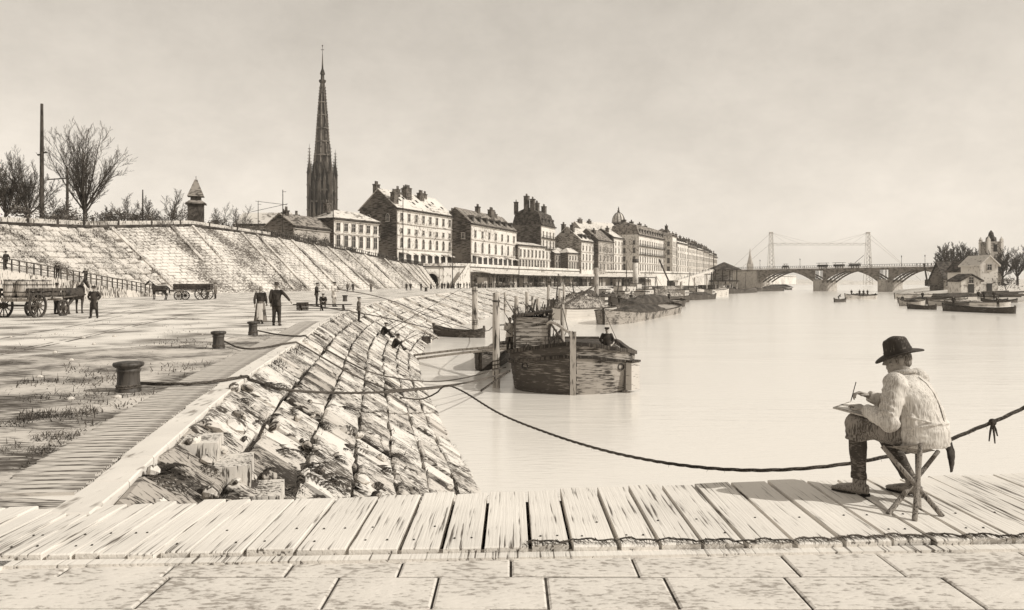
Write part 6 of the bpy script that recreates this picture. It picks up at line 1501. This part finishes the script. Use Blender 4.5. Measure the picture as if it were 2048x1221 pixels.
def artist_hand(m, wr, el, nrm, curl, k=1.0):
    wr, el = V(wr), V(el); t = (wr - el).normalized(); nrm = V(nrm); n = (nrm - t * nrm.dot(t)).normalized(); s = t.cross(n)
    m.loft([(wr - t * .01, s * .026, n * .020), (wr + t * .03, s * .034, n * .018), (wr + t * .085, s * .042, n * .015)], 10)
    for i, ln in enumerate((.068, .080, .075, .058)):
        b = wr + t * .082 + s * (-.031 + .0205 * i); c = curl[i]
        p1 = b + (t * math.cos(c * .5) - n * math.sin(c * .5)) * ln * .5; p2 = p1 + (t * math.cos(c * 1.2) - n * math.sin(c * 1.2)) * ln * .34; p3 = p2 + (t * math.cos(c * 1.8) - n * math.sin(c * 1.8)) * ln * .28
        m.tube([b - t * .015, b, p1, p2, p3], [.0095, .0095, .009, .0085, .007], 8); m.ball(p3, .0072, 6, 5)
    b = wr + t * .022 - s * .026; p1 = b + t * .03 - s * .026 - n * .014; p2 = p1 + t * .032 - n * .012; m.tube([b, p1, p2], [.013, .0115, .009], 8); m.ball(p2, .009, 6, 5)
    return wr + t * .12 - n * .02
m = MB(); m.loft(torso_rings(A, -.004)); h = V(A['head']); nk = V(A['neck'])
m.tube([nk - V((0, .02, .05)), h + V((0, -.02, -.05))], [.064, .056], 12)
hb_ = lambda c, r, n=12, mm=9: m.ball(h + HR @ V(c), r, n, mm, HR)
hb_((0, -.005, .012), (.075, .097, .105)); hb_((0, .035, -.05), (.056, .058, .062)); hb_((0, .075, -.088), (.026, .022, .02))      # skull, jaw, chin
hb_((0, .093, .022), (.05, .014, .012)); hb_((0, .104, -.012), (.011, .016, .026)); hb_((0, .114, -.026), (.015, .014, .011))      # brow, nose
hb_((0, .094, -.056), (.024, .010, .006)); hb_((0, .092, -.066), (.022, .010, .007)); hb_((0, .092, -.045), (.020, .008, .006))     # lips, upper lip
for sx in (-1, 1):
    hb_((sx * .032, .083, .006), (.014, .010, .010), 8, 6); hb_((sx * .047, .068, -.022), (.022, .018, .018), 8, 6)                 # eyes, cheeks
    hb_((sx * .079, -.008, -.006), (.010, .022, .034), 8, 6); hb_((sx * .083, -.018, .002), (.008, .012, .024), 8, 6)                # ears
for i in (0, 1):
    m.tube([A['sh'][i], A['el'][i], A['wr'][i]], [.056, .044, .026], 10)
    m.tube([A['hip'][i], A['kn'][i], V(A['kn'][i]).lerp(V(A['an'][i]), .35), A['an'][i]], [.088, .060, .058, .038], 10); m.ball(A['kn'][i], .062, 8, 6)
    a, t_ = V(A['an'][i]), V(A['toe'][i]); m.tube([a - (t_ - a) * .25 - V((0, 0, .04)), a.lerp(t_, .5) - V((0, 0, .02)), t_], [.036, .038, .026], 8)
artist_hand(m, A['wr'][0], A['el'][0], (0, .2, 1), (.5, .6, .7, .8))
tip = artist_hand(m, A['wr'][1], A['el'][1], (.2, .1, 1), (1.0, 1.1, 1.25, 1.3))
me = remesh(m, .0052, 'body', 1); me.materials.append(M['skin']); put('body', me, None, art)
# jacket with folds
m = MB(); rg = torso_rings(A, .026); s_x, f_y = V((1, 0, 0)), V((0, 1, 0)); pel = V(A['pel'])
m.loft([(pel + V((0, .005, -.10)), s_x * .225, f_y * .18), (pel + V((0, .005, -.045)), s_x * .23, f_y * .188), (pel + V((0, .0, .03)), s_x * .222, f_y * .178)] + [(V((0, .015, .69)), s_x * .212, f_y * .175), (V((0, .04, .79)), s_x * .222, f_y * .172), (V((0, .07, .88)), s_x * .23, f_y * .165), (V((0, .10, .96)), s_x * .215, f_y * .135), (V((0, .12, 1.0)), s_x * .135, f_y * .10), (V((0, .135, 1.03)), s_x * .078, f_y * .076)], 26)
for i in (0, 1):
    e, w_, sh_ = V(A['el'][i]), V(A['wr'][i]), V(A['sh'][i]); w2 = e.lerp(w_, .97)
    m.tube([sh_ + V((0, -.01, 0)), sh_.lerp(e, .35), sh_.lerp(e, .7), e, e.lerp(w2, .4), e.lerp(w2, .8), w2], [.088, .086, .078, .074, .066, .056, .05], 14); m.ball(sh_, .092, 10, 8); m.ball(e + V((0, -.012, -.008)), .074, 10, 8)
    for q in range(4): f_ = .25 + .2 * q; c = sh_.lerp(e, f_); t_ = (e - sh_).normalized(); o = t_.orthogonal().normalized(); pts = [c + (Matrix.Rotation(a_, 3, t_) @ o) * .078 + t_ * .02 * math.sin(a_ * 2 + q) for a_ in [k * .5 for k in range(8)]]; m.tube(pts, .014, 6)
    for q in range(4): f_ = .1 + .22 * q; c = e.lerp(w2, f_); t_ = (w2 - e).normalized(); o = t_.orthogonal().normalized(); pts = [c + (Matrix.Rotation(a_ + q, 3, t_) @ o) * (.066 - .012 * f_) + t_ * .015 * math.sin(a_ * 2) for a_ in [k * .5 for k in range(9)]]; m.tube(pts, .012, 6)
rn = random.Random(6)                              # drag folds from the shoulders to the seat
for k in range(16):
    a0 = rn.uniform(0, 2 * math.pi); pts = []
    for j in range(7):
        f_ = j / 6; z = lerp(rn.choice([.90, .82, .75]) if j == 0 else pts[0].z, .5, f_); a_ = a0 + f_ * rn.uniform(-.12, .12) + .25 * f_ * math.sin(k)
        rx = interp([(.47, .238), (.6, .222), (.69, .212), (.79, .218), (.95, .21)], z); ry = interp([(.47, .185), (.6, .178), (.69, .175), (.79, .172), (.95, .135)], z); cy = interp([(.5, -.015), (.69, .015), (.88, .07)], z)
        pts.append(V((rx * math.cos(a_), cy + ry * math.sin(a_), z)))
    m.tube(pts, [.005, .012, .015, .016, .016, .014, .010], 6)
for k in range(5):                                 # horizontal bunching above the seat
    z = .50 + .045 * k; pts = []
    for j in range(13):
        a_ = math.pi * (.75 + .14 * j + .1 * (k % 2)); pts.append(V((.232 * math.cos(a_), -.01 + (.184 - .003 * k) * math.sin(a_), z + .03 * math.sin(j * .7 + k * 1.7))))
    m.tube(pts, [.004 + .007 * math.sin(math.pi * j / 12) for j in range(13)], 6)
me = remesh(m, .008, 'jacket', 3, (.06, .016)); me.materials.append(M['jacket']); jk = put('jacket', me, None, art)
m = MB(); pts = [V((.082 * math.cos(a_), .135 + .082 * math.sin(a_), 1.025 + .022 * math.sin(a_ + 3.6))) for a_ in [k * math.pi * 2 / 20 for k in range(21)]]; m.tube(pts, .022, 8); me = remesh(m, .009, 'collar', 2); me.materials.append(M['jacket']); put('collar', me, None, jk)
m = MB(); m.tube([(.012, -.196, .50), (.014, -.186, .60), (.014, -.164, .69), (.012, -.136, .79), (.008, -.098, .88), (.004, -.038, .96), (0, .02, 1.005)], .0035, 5); m.build('back_seam', 'trouser', jk)
# knee breeches, leggings, boots
m = MB(); m.ball(V(A['pel']) + V((0, .02, -.02)), (.20, .17, .11), 12, 8)
for i in (0, 1):
    hp, kn, an = V(A['hip'][i]), V(A['kn'][i]), V(A['an'][i]); b_ = kn.lerp(an, .24)
    m.tube([hp, hp.lerp(kn, .5), kn, kn.lerp(an, .12), b_], [.125, .11, .096, .098, .082], 14); m.ball(kn, .1, 10, 8)
    for q in range(5): c = hp.lerp(kn, .35 + .16 * q); t_ = (kn - hp).normalized(); o = t_.orthogonal().normalized(); m.tube([c + (Matrix.Rotation(a_ + q * .8, 3, t_) @ o) * (.108 - .012 * q * .3) + t_ * .03 * math.sin(a_ * 1.5) for a_ in [k * .45 for k in range(9)]], .014, 6)
    m.tube([b_ + V((.084 * math.cos(a_), .084 * math.sin(a_), .004 * math.sin(3 * a_))) for a_ in [k * .35 for k in range(19)]], .016, 6)
me = remesh(m, .009, 'breeches', 3, (.06, .010)); me.materials.append(M['trouser']); put('breeches', me, None, art)
for i in (0, 1):
    kn, an = V(A['kn'][i]), V(A['an'][i]); m = MB(); m.tube([kn.lerp(an, .2), kn.lerp(an, .4), kn.lerp(an, .7), kn.lerp(an, .9)], [.07, .073, .06, .055], 14)
    for q in range(3): c = kn.lerp(an, .84 + .035 * q); m.tube([c + V((.055 * math.cos(a_), .055 * math.sin(a_), .006 * math.sin(a_ * 2 + q))) for a_ in [k * .4 for k in range(17)]], .010, 6)
    me = remesh(m, .009, 'legging', 2, (.05, .006)); me.materials.append(M['legging']); put('legging', me, None, art)
    a, t_ = an, V(A['toe'][i]); d_ = V((t_.x - a.x, t_.y - a.y, 0)).normalized(); sd_ = V((d_.y, -d_.x, 0)); g = V((a.x, a.y, 0))
    m = MB(); X_ = sd_
    m.loft([(g - d_ * .075 + V((0, 0, .05)), X_ * .034, V((0, 0, .045))), (g - d_ * .02 + V((0, 0, .055)), X_ * .042, V((0, 0, .05))), (g + d_ * .06 + V((0, 0, .048)), X_ * .043, V((0, 0, .042))), (g + d_ * .14 + V((0, 0, .036)), X_ * .047, V((0, 0, .030))), (g + d_ * .20 + V((0, 0, .028)), X_ * .036, V((0, 0, .020))), (g + d_ * .225 + V((0, 0, .025)), X_ * .018, V((0, 0, .012)))], 12)
    m.tube([g + V((0, 0, .04)), g + V((0, -.004, .15))], [.05, .056], 12)
    me = remesh(m, .008, 'boot', 2); me.materials.append(M['boot']); bt = put('boot', me, None, art)
    m = MB(); m.loft([(g - d_ * .05 + V((0, 0, .002)), X_ * .036, d_ * .038), (g - d_ * .05 + V((0, 0, .022)), X_ * .036, d_ * .038)], 12); m.build('heel', 'cloth_dark', bt)
    m = MB(); m.loft([(g + d_ * .125 + V((0, 0, .001)), X_ * .046, d_ * .10), (g + d_ * .125 + V((0, 0, .011)), X_ * .046, d_ * .10)], 14); m.build('sole', 'cloth_dark', bt)
# hair and hat
m = MB(); hs = [((0, -.022, .012), (.0765, .080, .074)), ((0, -.048, -.028), (.064, .045, .045))]
for c, r_ in hs: m.ball(h + HR @ V(c), r_, 14, 9, HR)
for sx in (-1, 1): m.ball(h + HR @ V((sx * .073, .022, .005)), (.008, .016, .038), 8, 6, HR)
me = remesh(m, .007, 'hair', 1); me.materials.append(M['hair']); put('hair', me, None, art)
hr2 = HR @ Matrix.Rotation(R(-9), 3, 'X'); hc = h + HR @ V((0, -.008, .035))
m = MB(); ng = 36
def ring(z, rx, ry, wav=0.0, dip=0.0, cy=0.0):
    return [hc + hr2 @ V((rx * math.cos(a_), cy + ry * math.sin(a_), z + wav * math.cos(2 * a_) + dip * (math.sin(a_)))) for a_ in [2 * math.pi * k / ng for k in range(ng)]]
RG = [ring(.006, .080, .100), ring(.000, .162, .186, .016, -.006), ring(.006, .166, .190, .017, -.006), ring(.012, .164, .188, .017, -.006), ring(.020, .090, .110, .002), ring(.055, .086, .105), ring(.118, .078, .094), ring(.142, .068, .084, .006), ring(.148, .050, .066, .010), ring(.128, .022, .045, .004)]
vs = [q for r_ in RG for q in r_]; m.add(vs, [(i * ng + k, i * ng + (k + 1) % ng, (i + 1) * ng + (k + 1) % ng, (i + 1) * ng + k) for i in range(len(RG) - 1) for k in range(ng)] + [tuple((len(RG) - 1) * ng + k for k in range(ng))])
ht = m.build('hat', 'felt', art, True)
m = MB(); b0 = ring(.024, .0905, .1105); b1 = ring(.048, .0895, .1090); m.add(b0 + b1, [(k, (k + 1) % ng, ng + (k + 1) % ng, ng + k) for k in range(ng)]); m.build('hat_band', 'cloth_dark', ht, True)
# dark coat tail hanging behind the seat
m = MB(); m.loft([((.10, -.16, .50), V((.07, 0, 0)), V((0, .018, 0))), ((.12, -.18, .40), V((.062, 0, 0)), V((0, .02, 0))), ((.13, -.18, .32), V((.045, 0, 0)), V((0, .014, 0))), ((.14, -.175, .25), V((.018, 0, 0)), V((0, .008, 0)))], 10)
me = remesh(m, .008, 'coat_tail', 2, (.04, .012)); me.materials.append(M['cloth_dark']); put('coat_tail', me, None, jk)

# drawing board with paper, pencil
bd = thing('drawing_board', 'small drawing board with white paper resting on the sketching man\'s knee', 'board', AR + Matrix.Rotation(math.atan2(-fv.x, fv.y), 3, 'Z') @ V((-.06, .47, .690)), math.atan2(-fv.x, fv.y) + R(8))
rt = Matrix.Rotation(R(9), 3, 'X')
m = MB(); m.box((0, 0, 0), (.40, .29, .012), rt); m.build('board', 'wood_pale', bd)
m = MB(); m.box(rt @ V((0, 0, .0085)), (.35, .25, .003), rt); m.build('paper', 'paper', bd)
pn = thing('pencil', 'thin pencil held up in the sketching man\'s right hand', 'pencil', AR + Matrix.Rotation(math.atan2(-fv.x, fv.y), 3, 'Z') @ tip)
m = MB(); m.tube([(-.02, .01, -.06), (.012, -.012, .10)], .004, 6); m.build('barrel', 'cloth_dark', pn); m = MB(); m.tube([(-.0235, .0125, -.078), (-.02, .01, -.06)], [.0008, .004], 6); m.build('point', 'wood_pale', pn)

# folding stool of crossed legs with canvas seat
st = thing('folding_stool', 'wooden folding stool with crossed legs and canvas seat under the sketching man', 'stool')
LG = [(W(1768, 897, 5.92), G(1886, 1034, ST)), (W(1874, 906, 6.05), G(1776, 1029, ST)), (W(1841, 893, 5.78), G(1829, 1043, ST)), (W(1834, 899, 6.18), G(1838, 1019, ST))]
for a, c in LG:
    m = MB(); u_ = (c - a).normalized(); m.tube([a - u_ * .02, a.lerp(c, .5), c], [.017, .019, .02], 10); m.build('leg', 'stool_wood', st)
m = MB(); cz = sum((a for a, c in LG), V()) / 4; qd = [LG[0][0], LG[2][0], LG[1][0], LG[3][0]]; n_ = 10; vs = []
for i in range(n_ + 1):
    for j in range(n_ + 1):
        a_, b_ = i / n_, j / n_; p = (qd[0].lerp(qd[1], a_)).lerp(qd[3].lerp(qd[2], a_), b_); vs.append(p + V((0, 0, .012 - .05 * math.sin(math.pi * a_) * math.sin(math.pi * b_))))
m.add(vs, [(i * (n_ + 1) + j, (i + 1) * (n_ + 1) + j, (i + 1) * (n_ + 1) + j + 1, i * (n_ + 1) + j + 1) for i in range(n_) for j in range(n_)]); m.build('canvas_seat', 'canvas', st, True)
m = MB(); pc = LG[0][0].lerp(LG[0][1], .5); m.ball(pc.lerp(LG[1][0].lerp(LG[1][1], .5), .5), .028, 10, 7); m.build('pivot', 'iron', st)

# ------------------------------------------------------------------ weeds in the joints of the revetment, grass on the quay
def blade(m, p, d_, l, w, droop, n=3):
    sd_ = d_.cross(V((0, 0, 1))); sd_ = sd_.normalized() if sd_.length > .05 else V((1, 0, 0)); vs = []; q = p.copy(); dd = d_.copy()
    for i in range(n + 1):
        ww = w * (1 - i / n) + .0008; vs += [q + sd_ * ww, q - sd_ * ww]; dd = (dd + V((0, 0, -droop / n))).normalized(); q = q + dd * l / n
    m.add(vs, [(2 * i, 2 * i + 1, 2 * i + 3, 2 * i + 2) for i in range(n)])
rn = random.Random(99); m = MB()
def cover_at(d, t): return .5 + .5 * math.sin(d * 1.3 + t * 7) * math.cos(d * .53 - t * 3.1)
for i in range(7600):
    d_ = 6.2 + (rn.random() ** 2.1) * 62; near = d_ < 20
    mode = rn.random()
    if mode < .30: t_ = abs(rn.gauss(0, .035))                             # under the coping
    elif mode < .80: t_ = (rn.randint(0, NR)) / NR + rn.gauss(0, .008)      # along the course joints
    else: t_ = rn.random()
    if not 0 <= t_ <= 1: continue
    if cover_at(d_, t_) < rn.random() * (.75 if t_ < .5 else 1.1): continue
    p = slope_pt(d_, t_, -.02); s = .65 if d_ < 14 else (1.0 if d_ < 30 else 1.5)
    for k in range(4 if near else 3):
        v = V((rn.uniform(-.6, 1), rn.uniform(-1, 1), rn.uniform(.5, 1.4))).normalized(); blade(m, p + V((rn.gauss(0, .03), rn.gauss(0, .05), 0)), v, s * rn.uniform(.07, .19), s * rn.uniform(.008, .018), rn.uniform(.3, 1.4), 2)
o = m.build('joint_weeds', 'weed'); tag(o, 'dark weeds growing along the joints of the stone slope', 'weeds', None, 'stuff')
def fern(label, d_, t_, size, seed):
    rn = random.Random(seed); p = slope_pt(d_, t_, 0); T_ = thing('fern', label, 'plant', p, 0, 'ferns on the stone slope'); 
    for f_ in range(rn.randint(8, 12)):
        m = MB(); a = rn.uniform(0, 6.28); dd = V((math.cos(a), math.sin(a), rn.uniform(1.0, 2.2))).normalized(); q = V((0, 0, -.02)); n = 7; P = [q.copy()]
        for k in range(n): dd = (dd + V((0, 0, -.30))).normalized(); q = q + dd * size / n; P.append(q.copy())
        m.tube(P, [.006 * (1 - k / (n + 2)) for k in range(n + 1)], 3, False)
        for k in range(1, n + 1):
            tg = (P[k] - P[k - 1]).normalized(); sd_ = tg.cross(V((0, 0, 1))).normalized(); l = size * .28 * math.sin(math.pi * (k + .5) / (n + 1.5))
            for s in (-1, 1): e = P[k] + sd_ * s * l + tg * l * .5 - V((0, 0, l * .2)); w = tg * l * .22; m.add([P[k] - w, P[k] + w, e], [(0, 1, 2)])
        m.build('frond', 'weed', T_)
k = 0
for (px, d_) in [(612, 11.6), (632, 11.2), (660, 12.0), (648, 10.6), (600, 10.4), (690, 11.0), (700, 13.5), (560, 10.8), (540, 12.5), (580, 13.6), (640, 14.0), (720, 12.4), (500, 11.2), (470, 12.0), (480, 9.6), (520, 9.4), (570, 9.3), (620, 9.4), (430, 9.6), (455, 10.6), (590, 16.0), (550, 15.0), (760, 13.4), (780, 15.0), (680, 16.5), (520, 14.2), (660, 9.4), (715, 10.2), (330, 7.6), (300, 7.2), (390, 8.2)]:
    x_ = (px - CX) / F * d_; t_ = (x_ - interp(EDGE, d_)) / (interp(BOT, d_) - interp(EDGE, d_))
    if 0 < t_ < 1: fern('dark arching fern clump growing from the stone slope', d_, t_, rn.uniform(.28, .5), 300 + k)
    k += 1
# rough grass in dark streaks on the quay at the left
m = MB(); rn = random.Random(41)
streaks = [(40, 838, 200, 826, 900), (60, 880, 260, 868, 900), (150, 888, 250, 900, 500), (55, 908, 200, 888, 700), (50, 945, 190, 905, 700), (45, 975, 150, 948, 600), (30, 985, 240, 930, 300), (60, 1030, 170, 985, 450), (40, 800, 330, 790, 420), (30, 770, 240, 762, 300), (130, 735, 230, 765, 160), (-40, 860, 60, 845, 400), (-60, 920, 40, 900, 500), (-60, 1000, 60, 965, 500), (40, 1056, 150, 1030, 250),
           (370, 760, 395, 756, 110), (330, 690, 440, 692, 200), (470, 705, 560, 712, 240), (120, 800, 400, 830, 300), (60, 830, 300, 870, 300), (300, 740, 440, 735, 160), (560, 668, 640, 655, 90)]
for (x0, y0, x1, y1, n) in streaks:
    for i in range(n):
        f_ = rn.random(); px, py = lerp(x0, x1, f_) + rn.gauss(0, 6), lerp(y0, y1, f_) + rn.gauss(0, 5); p = G(px, max(600, py))
        if p.x > interp(EDGE, p.y) - 1.12 or p.y < 5.85: continue
        s = min(1.6, p.y / 9); v = V((rn.uniform(-1, 1), rn.uniform(-.7, .7), rn.uniform(.35, 1.2))).normalized(); blade(m, p, v, s * rn.uniform(.04, .11), s * rn.uniform(.004, .009), rn.uniform(.3, 1.2), 2)
for i in range(5200):
    d_ = 6 + rn.random() ** 1.6 * 34; x_ = interp(EDGE, d_) - 1.15 - rn.random() ** 1.3 * d_ * .55; 
    if math.sin(x_ * 1.7 + d_ * .6) + math.cos(d_ * 1.1 - x_ * .7) < rn.uniform(-.3, 1.7): continue
    v = V((rn.uniform(-1, 1), rn.uniform(-.7, .7), rn.uniform(.3, 1))).normalized(); s = min(1.8, d_ / 9); blade(m, V((x_, d_, 0)), v, s * rn.uniform(.03, .07), s * rn.uniform(.003, .006), rn.uniform(.3, 1.2), 2)
o = m.build('quay_grass', 'grass'); tag(o, 'rough dark grass growing in streaks on the quay', 'grass', None, 'stuff')
# rubble on the slope near the step blocks
rr_ = random.Random(63)
for i in range(90):
    d_ = 6.3 + rr_.random() ** 1.5 * 9; t_ = rr_.random() ** 1.2 * .9; r_ = rr_.uniform(.04, .14); b = MB(); b.ball((0, 0, 0), (r_ * rr_.uniform(.8, 1.5), r_ * rr_.uniform(.8, 1.3), r_ * rr_.uniform(.5, .8)), 7, 5)
    b.v = [(x * rr_.uniform(.78, 1.15), y * rr_.uniform(.78, 1.15), z * rr_.uniform(.8, 1.1)) for x, y, z in b.v]; o = b.build('rubble_stone', rr_.choice(['stone_dark', 'stone_darkest', 'stone']), None, False, slope_pt(d_, t_, .12)); o.rotation_euler = (rr_.uniform(-.4, .4), R(30), rr_.uniform(0, 6)); tag(o, 'rough rubble stone lying among the weeds of the stone slope', 'stone', 'rubble stones on the slope')
# loose stones on the quay
for i in range(26):
    d_ = 6.5 + rn.random() * 20; x_ = interp(EDGE, d_) - 1.3 - rn.random() * d_ * .45; b = MB(); r_ = rn.uniform(.03, .07)
    b.ball((0, 0, r_ * .3), (r_ * rn.uniform(.8, 1.4), r_, r_ * .7), 7, 5); o = b.build('loose_stone', 'block', None, False, (x_, d_, 0)); tag(o, 'small loose stone lying on the quay ground', 'stone', 'loose stones on the quay')
bpy.data.scenes.remove(TMP)
# ------------------------------------------------------------------ the pale river air
m = MB(); m.box((0, 2090, 77), (4500, 4700, 176)); hz = m.mesh('haze'); vm = bpy.data.materials.new('haze'); vm.use_nodes = True; N = vm.node_tree.nodes; N.clear()
vo = N.new('ShaderNodeOutputMaterial'); pv_ = N.new('ShaderNodeVolumePrincipled'); pv_.inputs['Color'].default_value = (.96, .93, .88, 1); pv_.inputs['Density'].default_value = .00016; pv_.inputs['Anisotropy'].default_value = .2
vm.node_tree.links.new(pv_.outputs[0], vo.inputs['Volume']); hz.materials.append(vm); o = put('haze', hz); tag(o, 'thin pale haze over the river and the town', 'haze', None, 'stuff')
